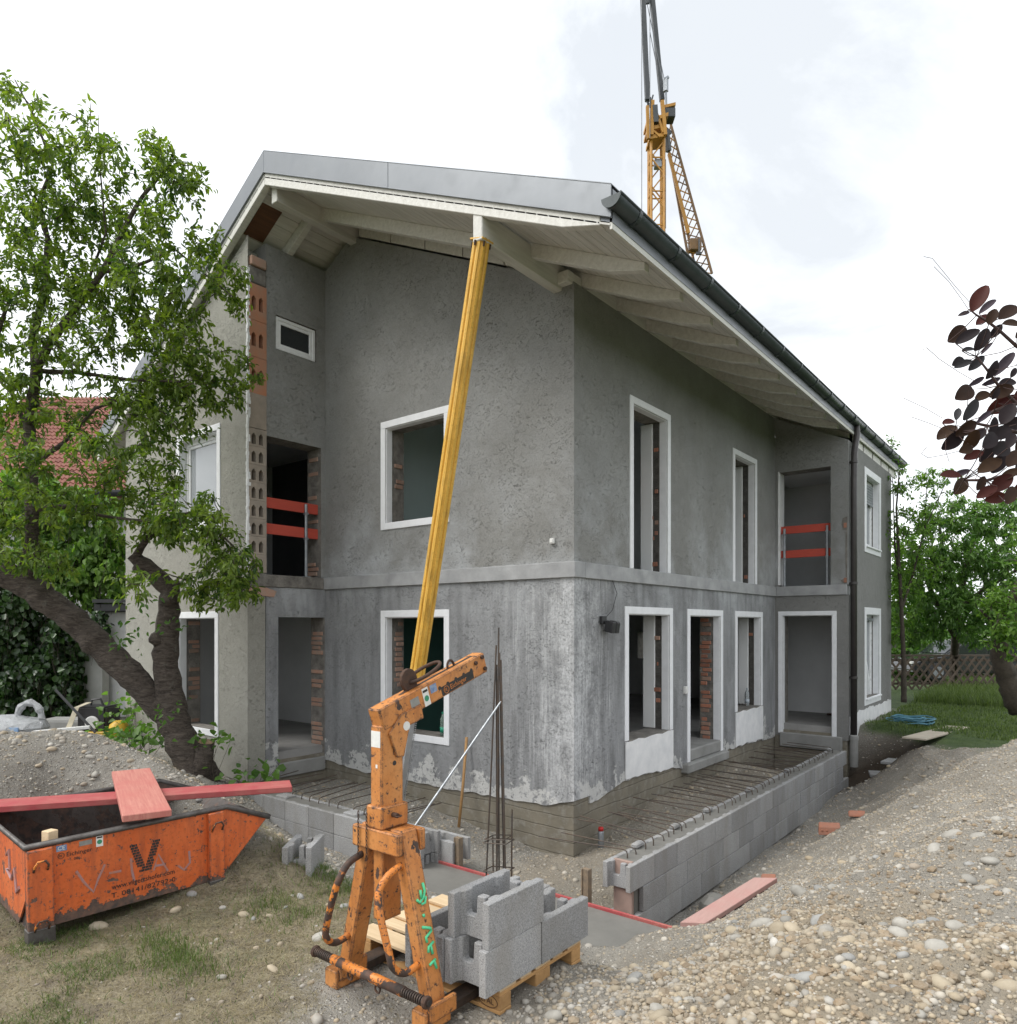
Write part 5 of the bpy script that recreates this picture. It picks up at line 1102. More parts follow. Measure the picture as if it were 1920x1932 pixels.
# spray-painted mark on the right leg
M['spray_green'] = simple('green_spray', (.08, .50, .24), (.10, .58, .30), 30, .6, 0)
def leg_pt(s, t): z = .60 - s; q = (z - gz0) / (.78 - gz0); return Vector((2.055 + (1.80 - 2.055) * q + .0535 + .0012, ym + t * .05, z))
for stroke in ([(.10, .5), (.14, .6), (.17, .3), (.19, -.4), (.17, -.7)], [(.13, .0), (.17, -.05)], [(.17, .6), (.20, .35), (.20, -.2)], [(.25, -.15), (.265, -.1)], [(.31, -.6), (.33, .5), (.345, .55)], [(.345, .55), (.365, -.35), (.39, -.3)], [(.40, .6), (.415, -.2), (.44, -.35)], [(.41, .1), (.455, .2)], [(.50, -.5), (.485, .45)], [(.485, .2), (.53, .4)]):
    b = MB(); pts = [leg_pt(*p) for p in stroke]
    b.tube(pts, .008, 6); o = b.build('spray_mark', M['spray_green'], fk, smooth=True)
    o.data.transform(Matrix.Translation((2.0, 0, 0)) @ Matrix.Scale(1, 4) @ Matrix.Translation((-2.0, 0, 0)))
# ------------------------------------------------------------------ orange skip (local frame: y along its long side, x outward, z up)
M['skip_orange'] = paint_mat('skip_orange', (.56, .098, .016), rust=(.055, .045, .04), amt=.655, scale=4.2, chips=34, rough=.5, hi=(.62, .155, .045), zband=-.055, edges=.014)
M['skip_inside'] = paint_mat('skip_inside', (.075, .065, .06), rust=(.045, .04, .038), amt=.5, scale=3, chips=25, rough=.75, hi=(.12, .10, .09))
M['rim_steel'] = simple('worn_rim', (.13, .125, .12), (.07, .06, .055), 12, .5, .4, 50, .004, metal=.4)
M['spray_blue'] = simple('grey_blue_spray', (.30, .20, .22), (.40, .16, .10), 30, .6, 0)
SK = Matrix.Translation((-.70, -5.47, -.215)) @ Matrix.Rotation(rad(-5), 4, 'Z') @ Matrix.Rotation(rad(1.0), 4, 'X')
skip = empty('skip', SK.translation, 'battered orange metal tipping skip with black brick-pattern V logo', 'skip')
def sk(b, name, mat, parent=None, bevel=0, smooth=False):
    b.v = [tuple(SK @ Vector(v)) for v in b.v]; return b.build(name, mat, parent or skip, bevel, smooth)
WID = 1.36; prof = [(0, .09), (1.30, .09), (1.70, .49), (1.36, .645), (0, .645)]
b = MB(); b.prism([(0, *p) for p in prof], (-.014, 0, 0)); side = sk(b, 'side_wall', [M['skip_orange']], bevel=.002)
b = MB(); b.prism([(-.0145, *p) for p in prof], (-.004, 0, 0)); sk(b, 'lining', M['skip_inside'], side)
b = MB(); b.prism([(-WID, *p) for p in prof], (-.014, 0, 0)); bs = sk(b, 'side_wall', M['skip_orange'])
b = MB(); b.prism([(-WID + .0005, *p) for p in prof], (.004, 0, 0)); sk(b, 'lining', M['skip_inside'], bs)
b = MB(); b.prism([(-.02, 0, .645), (-WID, 0, .645), (-WID, 0, .3), (-WID + .2, 0, .09), (-.22, 0, .09), (-.02, 0, .3)], (0, .012, 0)); sk(b, 'end_wall', M['skip_orange'])
b = MB(); b.box(-WID + .005, .013, .09, -.019, 1.27, .10); b.obox((-WID + .005, 1.27, .092), (WID - .024, 0, 0), (0, .45, .40), (0, -.008, .008)); sk(b, 'floor', M['skip_inside'])
# sand left in the bottom
b = MB(); b.prism([(-WID + .01, .02, .1), (-WID + .01, 1.3, .1), (-WID + .01, 1.35, .2), (-WID + .01, .6, .28), (-WID + .01, .02, .3)], (WID - .03, 0, 0)); sk(b, 'residue', M['skip_inside'])
pr = [(.0, 0.0, .65), (.0, 1.36, .65), (.0, 1.72, .495)]
b = MB(); b.tube([(-WID - .01, 1.72, .495), (-WID - .01, 1.36, .65), (-WID - .01, 0, .65), (.0, 0, .65), (.0, 1.36, .65), (.0, 1.72, .495)], .022, 8); sk(b, 'rim', M['rim_steel'], None, 0, True)
for (y0, y1) in ((.0, .15), (1.20, 1.32)):
    b = MB(); b.box(.0005, y0, .10, .045, y1, .63); post = sk(b, 'corner_post', M['skip_orange'], None, .006)
    b = MB(); b.box(-.05, y0 - .005, .0, .05, y1 + .005, .105); sk(b, 'foot', M['rim_steel'], post, .005)
    for zc in ((.53,) if y0 > 1 else (.53, .135)):
        m_ = (y0 + y1) / 2; b = MB(); b.tube([(.045, m_ - .04, zc - .04), (.075, m_ - .04, zc), (.08, m_ - .022, zc + .03), (.08, m_ + .022, zc + .03), (.075, m_ + .04, zc), (.045, m_ + .04, zc - .04)], .0075, 7); sk(b, 'lashing_eye', M['worn_steel'], post, 0, True)
    b = MB(); b.box(-WID - .05, y0, .0, -WID + .05, y1, .3); sk(b, 'foot', M['rim_steel'], post, .005)
# V made of little brick marks
bw, bh = .026, .0165; r_ = random.Random(3); V0, VZ0 = .743, .302
for row in range(11):
    t = row / 10.0; z = VZ0 + row * (bh + .003); half = .018 + .062 * t; wv = .05
    for sgn_ in (-1, 1):
        cy_ = V0 + sgn_ * half * 1.0; x = cy_ - wv / 2 + (bw / 2 if row % 2 else 0) - bw / 2
        while x < cy_ + wv / 2 - .004:
            a, e = max(x, cy_ - wv / 2), min(x + bw - .003, cy_ + wv / 2)
            if e - a > .005 and not (sgn_ > 0 and a < V0 and False) and r_.random() > .05:
                if row < 2 and sgn_ > 0: a = max(a, V0 + .002)
                b = MB(); b.box(.0004 + row * .00002 + (sgn_ > 0) * .0003, a, z, .0016 + row * .00002 + (sgn_ > 0) * .0003, e, z + bh); sk(b, 'logo_brick', M['ink'], side)
            x += bw
def sktext(body, size, y, z, mat, slope=0.0, shear=0, width=None):
    X = SK.to_3x3() @ Vector((0, 1, slope)); Y = SK.to_3x3() @ Vector((0, -slope, 1)); return text(body, size, tuple(SK @ Vector((.0022, y, z))), X, Y, mat, side, shear=shear, width=width)
sktext('www.vilgertshofer.com', .052, .514, .228, M['ink'], width=.435); sktext('T. 08141/82792-0', .050, .51, .168, M['ink'], width=.445)
sktext('Eichinger', .042, .235, .535, M['ink'], width=.16); sktext('08...', .028, .28, .50, M['ink'])
b = MB(); b.tube([(.002, .205 + .019 * math.cos(a), .548 + .019 * math.sin(a)) for a in np.linspace(0, 6.283, 20)], .002, 4, cap=False); sk(b, 'emblem_ring', M['ink'], side)
sktext('FE', .02, .192, .541, M['ink'])
def skst(y0, y1, z0, z1, mat, name='sticker', o=.0004): b = MB(); b.box(o, y0, z0, o + .0012, y1, z1); return sk(b, name, mat, side)
skst(.177, .24, .58, .62, M['sticker_blue']); sktext('CE', .038, .184, .588, M['sticker_white']); skst(.315, .395, .585, .618, M['sticker_grey'])
q = skst(.42, .465, .555, .63, M['sticker_white']); b = MB(); b.lathe((.0018, .4425, .588), [(.016, 0), (.016, .0008)], 16, axis=(1, 0, 0)); sk(b, 'print', M['sticker_green'], q); b = MB(); b.box(.0018, .425, .614, .0026, .46, .624); sk(b, 'print', M['ink'], q)
def graffiti(pts, r=.0085):
    b = MB(); b.tube([(.0, *p) for p in pts], r, 6); b.v = [(.0012 + v[0] * .08, v[1], v[2]) for v in b.v]; sk(b, 'graffiti', M['spray_blue'], side)
graffiti([(.294, .42), (.34, .33), (.398, .245), (.43, .33), (.474, .42)]); graffiti([(.50, .35), (.58, .345)]); graffiti([(.645, .42), (.65, .33), (.665, .25)]); graffiti([(.80, .29), (.835, .40), (.90, .26)]); graffiti([(.81, .32), (.875, .315)]); graffiti([(1.06, .37), (1.065, .28), (1.02, .235), (.975, .28)])
b = MB(); b.tube([(-.5, -.001, .5), (-.42, -.001, .55), (-.40, -.001, .42), (-.5, -.001, .40), (-.36, -.001, .36), (-.28, -.001, .45), (-.22, -.001, .3), (-.16, -.001, .35)], .014, 6); sk(b, 'graffiti', M['spray_blue'])
# planks lying across it
zt = SK.translation.z + .675
def plank4(a, e, wv, th, z, mat, label):
    a, e = Vector((*a, z)), Vector((*e, z)); m = MB(); m.obox(a, e - a, Vector((*wv, 0)), (0, 0, th)); return tag(m.build('plank', mat, None, bevel=.005), label, 'plank')
plank4((-2.27, -6.05), (-.61, -3.50), (-.24, .14), .05, zt - .005, M['red_plank'], 'long red painted plank laid lengthwise across the orange skip')
plank4((-2.24, -4.31), (-.56, -4.93), (.105, .30), .05, zt + .048, M['red_plank2'], 'short red painted plank lying crosswise on top of the long plank')
p = SK @ Vector((-.16, .12, .36)); m = MB(); m.obox(p, (.07, .02, 0), (-.02, .07, 0), (-.05, .02, .33)); tag(m.build('wood_offcut', M['raw_wood'], None, bevel=.004), 'short squared timber offcut sticking out of the near corner of the skip', 'timber')

# ------------------------------------------------------------------ yellow prop under the eaves
B0 = Vector((-1.97, -1.10, gh(-1.97, -1.10))); T0 = Vector((-.245, -1.40, 6.03)); dv = (T0 - B0).normalized(); Ln = (T0 - B0).length
u1 = dv.cross(Vector((1, 0, 0))).normalized(); u2 = dv.cross(u1)
prop = empty('shoring_prop', B0, 'tall yellow telescopic shoring prop slanting up to the white purlin', 'shoring prop')
M['prop_yellow'] = paint_mat('prop_yellow', (.66, .37, .045), rust=(.22, .12, .03), amt=.76, scale=6, chips=50, rough=.5, hi=(.76, .46, .09))
M['alu'] = simple('aluminium', (.55, .56, .57), (.45, .46, .47), 10, .4, .1, 60, metal=.6)
def along(t): return B0 + dv * (Ln * t)
sec = []
for k in range(4):
    a = k * math.pi / 2 + math.pi / 4
    for da, rr in ((-.62, .085), (-.42, .091), (-.2, .094), (-.10, .080), (.10, .080), (.2, .094), (.42, .091), (.62, .085), (.72, .068), (.85, .068)): sec.append((a + da, rr))
P0_ = along(.294)
b = MB(); b.prism([P0_ + u1 * (rr * math.cos(a)) + u2 * (rr * math.sin(a)) for a, rr in sec], dv * (Ln * .704)); b.build('outer_tube', M['prop_yellow'], prop)
b = MB(); b.obox(along(.0) - u1 * .045 - u2 * .045, dv * (Ln * .285), u1 * .09, u2 * .09); it = b.build('inner_tube', M['alu'], prop, bevel=.004)
b = MB()
for i in range(70):
    c_ = along(.02 + .265 * i / 70)
    for s1, s2 in ((1, 1), (1, -1), (-1, 1), (-1, -1)): b.obox(c_ + u1 * (s1 * .052 - .007) + u2 * (s2 * .052 - .007), dv * .013, u1 * .014, u2 * .014)
tag(b.build('thread', M['alu'], it), kind='stuff')
b = MB(); b.lathe(along(.272), [(.06, 0), (.115, .01), (.12, .04), (.115, .07), (.075, .085), (.075, .12), (.10, .13), (.10, .16)], 16, axis=dv); cl = b.build('collar_nut', M['galv'], prop)
for a in (0, 2.1, 4.2):
    c_ = along(.277) + u1 * (.13 * math.cos(a)) + u2 * (.13 * math.sin(a)); b = MB(); b.tube([c_ + dv * (.03 * math.cos(q)) + (u1 * math.sin(a) - u2 * math.cos(a)) * (.05 * math.sin(q)) for q in np.linspace(0, 6.283, 12)], .009, 6, cap=False); b.build('nut_handle', M['galv'], cl)
for t0, w_ in ((.0, .12), (.994, .092)):
    b = MB(); b.obox(along(t0) - u1 * w_ - u2 * w_, dv * .02, u1 * w_ * 2, u2 * w_ * 2); b.build('end_plate', M['galv'] if t0 == 0 else M['prop_yellow'], prop, bevel=.004)
for a in np.linspace(0, 6.28, 7)[:-1]:
    b = MB(); b.lathe(along(.985) + u1 * (.098 * math.cos(a)) + u2 * (.098 * math.sin(a)), [(.010, 0), (.012, .05)], 8, axis=dv); b.build('bolt', M['rust_steel'], prop)
# ------------------------------------------------------------------ foliage helpers
def leaves(name, pos, dirs, nrm, length, wr, shade, mat, parent=None, fold=.25):
    """pointed leaves, each two folded halves; one mesh"""
    n = len(pos); d = dirs / (np.linalg.norm(dirs, axis=1, keepdims=True) + 1e-9); s = np.cross(d, nrm); s /= (np.linalg.norm(s, axis=1, keepdims=True) + 1e-9); u = np.cross(s, d)
    Ln = length[:, None]; W = Ln * wr
    v = np.stack([pos, pos + d * Ln * .35 + s * W * .5 + u * W * fold, pos + d * Ln * .72 + s * W * .36 + u * W * fold * .6, pos + d * Ln - u * Ln * .08, pos + d * Ln * .72 - s * W * .36 + u * W * fold * .6, pos + d * Ln * .35 - s * W * .5 + u * W * fold], 1)
    q = np.array([[0, 1, 2, 3], [0, 3, 4, 5]]); loops = (q[None] + (np.arange(n) * 6)[:, None, None]).reshape(-1)
    me = bpy.data.meshes.new(name); raw_mesh(me, v.reshape(-1, 3), loops, 4, smooth=False)
    at = me.attributes.new('shade', 'FLOAT', 'POINT'); at.data.foreach_set('value', np.repeat(shade, 6).astype(np.float32))
    return link(name, me, parent, mat)
def twigs(name, segs, mat, parent=None):
    """thin three-sided twigs from (p,q,r0,r1) rows"""
    p = np.array([s[0] for s in segs]); q = np.array([s[1] for s in segs]); r0 = np.array([s[2] for s in segs])[:, None]; r1 = np.array([s[3] for s in segs])[:, None]
    d = q - p; d /= np.linalg.norm(d, axis=1, keepdims=True) + 1e-9; a = np.cross(d, np.array([.3, .5, .81])); a /= np.linalg.norm(a, axis=1, keepdims=True) + 1e-9; b_ = np.cross(d, a)
    ring = [a, -.5 * a + .866 * b_, -.5 * a - .866 * b_]; v = np.stack([p + k * r0 for k in ring] + [q + k * r1 for k in ring], 1); n = len(p)
    f = np.array([[0, 1, 4, 3], [1, 2, 5, 4], [2, 0, 3, 5]]); loops = (f[None] + (np.arange(n) * 6)[:, None, None]).reshape(-1)
    me = bpy.data.meshes.new(name); raw_mesh(me, v.reshape(-1, 3), loops, 4); return link(name, me, parent, mat)
def grow(limbs, clusters, rng, per=9, leaf=(.06, .1), wr=.42, hang=.5, twig_r=.006, reach=.55):
    """limbs: polylines [(pos,r)]; clusters: (centre, rx, ry, rz, count). Twigs reach from the limbs to points in the clusters, leaves along them"""
    nodes = []
    for l in limbs:
        for (p, r), (q, r2) in zip(l, l[1:]):
            k = max(2, int((Vector(q) - Vector(p)).length / .12))
            for i in range(k): nodes.append(np.array(Vector(p).lerp(Vector(q), i / k)))
    nodes = list(nodes); att = []
    for c, rx, ry, rz, n in clusters:
        g = rng.normal(0, .5, (n, 3)); g = g / np.maximum(1, np.linalg.norm(g, axis=1, keepdims=True))
        att.append(np.array(c) + g[:, :1] * rx * np.array(RT) + g[:, 1:2] * rz * np.array(FW) + g[:, 2:3] * ry * np.array([0, 0, 1]))
    att = np.concatenate(att); base = np.array(nodes); dist = np.array([np.min(((base - a) ** 2).sum(1)) for a in att]); segs = []; LP = []; LD = []; SH = []
    N_ = np.zeros((len(base) + 4 * len(att), 3)); N_[:len(base)] = base; cnt = len(base)
    for i in np.argsort(dist):
        a = att[i]; d2 = ((N_[:cnt] - a) ** 2).sum(1); j = int(np.argmin(d2)); p = N_[j]; ln = math.sqrt(d2[j])
        if ln < .02: continue
        mid = (p + a) / 2 + rng.normal(0, .06, 3) * ln + np.array([0, 0, .10 * ln]); r0 = twig_r * (1 + 1.3 * min(ln, 1.5))
        segs += [(p, mid, r0, r0 * .7), (mid, a, r0 * .7, twig_r * .35)]
        N_[cnt] = mid; N_[cnt + 1] = a; cnt += 2
        dirv = (a - p) / ln; tone = rng.normal(.45, .18)
        for k in range(per):
            t = rng.uniform(.15, 1.05); pos = (mid * (1 - t * 2) + p * 0 + a * 0) if False else (p + (mid - p) * (t * 2) if t < .5 else mid + (a - mid) * (t * 2 - 1))
            LP.append(pos + rng.normal(0, .035, 3)); LD.append(dirv * .6 + rng.normal(0, .55, 3) + np.array([0, 0, -hang])); SH.append(np.clip(tone + rng.normal(0, .13), 0, 1))
    LP, LD, SH = np.array(LP), np.array(LD), np.array(SH); nr = rng.normal(0, .6, LP.shape) + np.array([0, 0, 1.0])
    return segs, LP, LD, nr, rng.uniform(leaf[0], leaf[1], len(LP)), SH
n = NT('cherry_bark'); v1 = n.map((9, 9, 30)); rg = n.noise(1.0, 6, .65, v1, .8); c = n.mix(n.ramp(rg, .35, .65), (.04, .03, .024), (.135, .11, .09)); c = n.mix(n.ramp(n.noise(6, 6, .7), .6, .72, 0, .7), c, (.17, .165, .14))
n.col(c).rough(.92).bump(n.m('ADD', rg, n.m('MULTIPLY', n.noise(50, 5, .7), .4)), 1.0, .05); M['bark'] = n.mat
M['bark_grey'] = simple('grey_bark', (.075, .06, .045), (.045, .036, .028), 9, .9, .8, 30, .015)
M['leaf_cherry'] = leaf_mat('cherry_leaf', (.045, .10, .018), (.25, .34, .06), .46)
M['leaf_bright'] = leaf_mat('bright_leaf', (.06, .14, .024), (.22, .36, .07), .45)
M['leaf_mid'] = leaf_mat('mid_leaf', (.045, .115, .022), (.17, .30, .065), .42)
M['leaf_ivy'] = leaf_mat('ivy_leaf', (.008, .026, .008), (.05, .105, .022), .2, rough=.35)
def limb(*pts): return [(AD(a, b_, d), r) for a, b_, d, r in pts]
def limb_mesh(b, l, n=10, wob=.0, seed=0):
    r_2 = random.Random(seed); pts = []; rs = []
    for (p, r), (q, r2) in zip(l, l[1:]):
        k = max(2, int((q - p).length / .09))
        for i in range(k): t = i / k; pts.append(p.lerp(q, t) + Vector((r_2.uniform(-1, 1), r_2.uniform(-1, 1), r_2.uniform(-1, 1))) * wob * r); rs.append((r + (r2 - r) * t) * (1 + r_2.uniform(-.08, .1)))
    pts.append(l[-1][0]); rs.append(l[-1][1]); b.tube(pts, rs, n)
def CL(px, py, d, rx, ry, rz, n): return (AD(px, py, d), rx * d / FPX, ry * d / FPX, rz, n)

# ------------------------------------------------------------------ the old cherry tree on the left
rng = np.random.RandomState(5)
TD = 10.0
trunk = limb((378, 1485, TD, .34), (362, 1440, TD, .245), (338, 1390, TD, .20), (320, 1310, TD, .175), (310, 1235, TD, .17), (318, 1165, TD, .14), (322, 1115, TD, .13), (288, 1078, TD - .1, .11), (250, 1046, TD - .2, .085))
big = limb((345, 1400, TD, .15), (300, 1335, TD, .175), (240, 1268, TD - .1, .185), (190, 1220, TD - .1, .185), (120, 1155, TD - .2, .18), (50, 1105, TD - .3, .18), (-10, 1070, TD - .4, .18), (-90, 1000, TD - .5, .15), (-160, 850, TD - .5, .1))
stem = limb((52, 1098, TD - .3, .11), (62, 1010, TD - .4, .085), (60, 900, TD - .4, .08), (58, 800, TD - .4, .075), (70, 692, TD - .5, .07))
brR = limb((70, 692, TD - .5, .06), (100, 640, TD - .6, .052), (150, 572, TD - .6, .045), (195, 512, TD - .7, .04), (240, 420, TD - .8, .03), (268, 372, TD - .8, .024), (322, 308, TD - .9, .012))
brL = limb((68, 692, TD - .5, .055), (62, 640, TD - .5, .05), (86, 540, TD - .5, .042), (90, 450, TD - .4, .035), (74, 380, TD - .4, .028), (100, 310, TD - .4, .02), (62, 215, TD - .4, .014), (28, 150, TD - .4, .007))
others = [limb((70, 700, TD - .5, .035), (150, 703, TD - .6, .028), (240, 716, TD - .8, .02), (340, 720, TD - 1, .012)), limb((64, 960, TD - .4, .04), (130, 955, TD - .5, .03), (200, 975, TD - .6, .022), (290, 985, TD - .8, .014)),
          limb((255, 1050, TD - .2, .05), (300, 985, TD - .4, .035), (370, 965, TD - .7, .022), (440, 1030, TD - .9, .012)), limb((60, 880, TD - .4, .035), (120, 835, TD - .6, .028), (180, 770, TD - .8, .02), (250, 745, TD - 1, .012)),
          limb((195, 512, TD - .7, .03), (250, 505, TD - .8, .022), (330, 470, TD - .9, .014), (440, 560, TD - 1, .007)), limb((150, 572, TD - .6, .02), (200, 440, TD - .7, .014), (190, 330, TD - .7, .009), (185, 215, TD - .7, .004)),
          limb((-60, 1040, TD - .5, .06), (-40, 900, TD - .8, .045), (-30, 700, TD - 1, .035), (20, 560, TD - 1, .02)), limb((58, 820, TD - .4, .03), (20, 740, TD - .2, .02), (-30, 690, TD, .012))]
cherry = empty('cherry_tree', AD(365, 1475, TD), 'old leaning cherry tree with forked dark trunk beside the front wing', 'tree')
b = MB()
for i, l in enumerate([trunk, big]): limb_mesh(b, l, 14, .10, i)
for k, (px, py, r) in enumerate(((296, 1205, .10), (264, 1072, .09), (318, 1130, .10), (333, 1100, .05), (372, 1455, .14))):       # knots and cut stubs
    c_ = AD(px, py, TD - .12); b.lathe(c_ - Vector((0, 0, r)), [(r * .3, 0), (r, r * .5), (r * 1.05, r), (r * .7, r * 1.7), (r * .2, r * 2)], 9)
tk = b.build('trunk', M['bark'], cherry, smooth=True)
b = MB(); s0 = AD(380, 1470, TD - .1); s1 = AD(389, 1400, TD - .15); b.tube([s0, (s0 + s1) / 2, s1], [.2, .13, .115], 10); b.build('stub', M['bark'], cherry, smooth=True)
b = MB(); b.lathe(s1, [(.112, -.005), (.108, .012), (.02, .02)], 10, axis=(s1 - s0)); b.build('cut_face', simple('cut_wood', (.36, .25, .16), (.22, .15, .10), 20, .9, .6, 40), cherry)
b = MB()
for i, l in enumerate([stem, brR, brL] + others): limb_mesh(b, l, 7, .12, 20 + i)
b.build('branch', M['bark'], cherry, smooth=True)
cl_ = [(30, 190, 45, 55, 16), (75, 260, 60, 60, 30), (110, 330, 70, 60, 34), (0, 260, 40, 70, 18), (190, 270, 30, 55, 16), (215, 330, 50, 45, 20), (330, 325, 62, 45, 44), (285, 285, 30, 30, 8), (120, 430, 80, 70, 60), (30, 440, 70, 80, 40), (210, 430, 80, 60, 46), (300, 430, 70, 55, 34), (395, 480, 50, 55, 24), (445, 545, 35, 40, 18), (300, 530, 100, 55, 70), (180, 540, 100, 70, 74), (60, 560, 80, 80, 60), (280, 610, 90, 60, 60), (150, 650, 90, 60, 46), (30, 660, 70, 80, 44), (330, 640, 70, 55, 40), (370, 725, 95, 55, 90), (455, 700, 30, 30, 12), (270, 760, 90, 55, 60), (120, 770, 80, 60, 36), (20, 780, 70, 80, 46), (330, 815, 60, 40, 30), (200, 850, 80, 50, 34), (60, 880, 80, 70, 50), (300, 880, 50, 40, 20), (250, 920, 80, 45, 44), (20, 980, 70, 70, 50), (120, 960, 70, 45, 34), (360, 980, 80, 50, 64), (300, 1000, 70, 40, 40), (430, 1060, 50, 55, 46), (400, 1110, 60, 40, 44), (455, 1120, 30, 35, 20), (60, 1060, 60, 40, 30), (265, 1110, 30, 40, 10), (-60, 800, 70, 200, 50), (-60, 450, 70, 150, 40)]
clus = [CL(a, b_, TD - rng.uniform(.3, 1.3), rx, ry, .65, int(n_ * 1.4)) for a, b_, rx, ry, n_ in cl_]
segs, LP, LD, NR, LL, SH = grow([stem, brR, brL] + others, clus, rng, per=12, leaf=(.06, .115), wr=.40, hang=.55)
twigs('twig', segs, M['bark'], cherry); leaves('foliage', LP, LD, NR, LL, .40, SH, M['leaf_cherry'], cherry)
# young shoots sprouting from the limb
for (px, py, n_) in ((240, 1195, 22), (330, 1180, 14), (318, 1345, 20), (225, 1215, 14), (150, 1040, 20), (270, 1140, 12)):
    c = np.array(AD(px, py, TD - .35)); LPp = c + rng.normal(0, .10, (n_, 3)); leaves('shoot', LPp, rng.normal(0, .6, (n_, 3)) + np.array([.1, -.2, -.3]), rng.normal(0, .5, (n_, 3)) + np.array([0, -.3, .8]), rng.uniform(.07, .11, n_), .45, rng.uniform(.1, .5, n_), M['leaf_mid'], cherry)['kind'] = 'stuff'

# ------------------------------------------------------------------ trees beyond the lawn on the right
def tree(name, label, base, limbs, clus, mat, per, leaf, wr, hang, seed, bark='bark_grey', group='trees beyond the lawn'):
    r_2 = np.random.RandomState(seed); t = empty(name, base, label, 'tree', group); b = MB()
    for i, l in enumerate(limbs): limb_mesh(b, l, 8, .1, seed + i)
    b.build('trunk', M[bark], t, smooth=True)
    s, LP, LD, NR, LL, SH = grow(limbs, clus, r_2, per, leaf, wr, hang, .008)
    twigs('twig', s, M[bark], t); leaves('crown', LP, LD, NR, LL, wr, SH, M[mat], t); return t
tree('slender_tree', 'slender tree with a thin straight stem beside the house end', AD(1707, 1318, 16), [limb((1707, 1325, 16, .06), (1706, 1250, 16, .05), (1702, 1150, 16, .04), (1697, 1050, 16, .03), (1692, 960, 16, .02), (1698, 890, 16, .012)), limb((1702, 1150, 16, .03), (1722, 1090, 16, .025), (1745, 1000, 16, .015), (1790, 900, 16, .006)), limb((1700, 1100, 16, .03), (1690, 1040, 16.2, .02), (1685, 900, 16, .006)), limb((1745, 1000, 16, .012), (1750, 920, 16, .008), (1748, 880, 16, .004))],
     [CL(1700, 915, 16, 22, 40, .5, 30), CL(1748, 905, 16, 14, 40, .3, 22), CL(1785, 920, 16, 30, 30, .4, 24), CL(1705, 1000, 16, 35, 50, .6, 64), CL(1750, 990, 16, 40, 40, .6, 60), CL(1700, 1090, 16.3, 40, 55, .7, 80), CL(1695, 1180, 16.5, 25, 55, .5, 44), CL(1740, 1070, 16.3, 40, 45, .6, 50), CL(1680, 850, 16, 10, 25, .2, 8)], 'leaf_bright', 10, (.07, .11), .4, .3, 31)
tree('walnut_tree', 'broad bright green tree with long drooping leaflets behind the lawn', AD(1800, 1290, 23.5), [limb((1800, 1290, 23.5, .12), (1802, 1230, 21.5, .11), (1810, 1130, 18.8, .09), (1840, 1010, 18, .07), (1870, 940, 18, .03)), limb((1802, 1200, 18.5, .08), (1760, 1120, 18, .06), (1730, 1050, 17.7, .03)), limb((1808, 1150, 18.3, .07), (1860, 1110, 18, .05), (1930, 1070, 17.7, .03)), limb((1806, 1130, 18.3, .05), (1780, 1040, 18, .04), (1770, 970, 18, .02))],
     [CL(1800, 985, 17.6, 70, 45, .9, 90), CL(1870, 975, 17.4, 70, 45, .9, 90), CL(1930, 980, 17.5, 60, 60, .9, 60), CL(1770, 1060, 17.3, 75, 50, .9, 110), CL(1850, 1060, 17.0, 85, 50, .9, 130), CL(1925, 1070, 17.2, 60, 60, .9, 80), CL(1755, 1140, 17.3, 60, 45, .8, 80), CL(1830, 1145, 17.0, 80, 45, .8, 110), CL(1790, 1195, 17.6, 80, 30, .7, 60), CL(1720, 1190, 18, 40, 40, .6, 30), CL(1900, 1150, 17, 60, 50, .8, 80)], 'leaf_mid', 17, (.10, .16), .3, .75, 32)
tree('leaning_tree', 'dark leaning trunk with low leafy branches at the right edge of the lawn', AD(1925, 1335, 12.8), [limb((1930, 1345, 12.8, .22), (1905, 1290, 12.8, .18), (1890, 1240, 12.8, .16), (1888, 1190, 12.7, .13), (1920, 1120, 12.5, .10), (1970, 1000, 12.4, .06)), limb((1888, 1200, 12.8, .05), (1870, 1170, 12.5, .03), (1850, 1150, 12.4, .015))],
     [CL(1905, 1130, 12.3, 35, 35, .5, 44), CL(1890, 1200, 12.2, 30, 35, .4, 34), CL(1915, 1200, 12.0, 25, 50, .4, 36), CL(1870, 1150, 12.3, 25, 25, .4, 20), CL(1940, 1050, 12.3, 40, 70, .5, 50)], 'leaf_bright', 9, (.06, .10), .6, .4, 33)
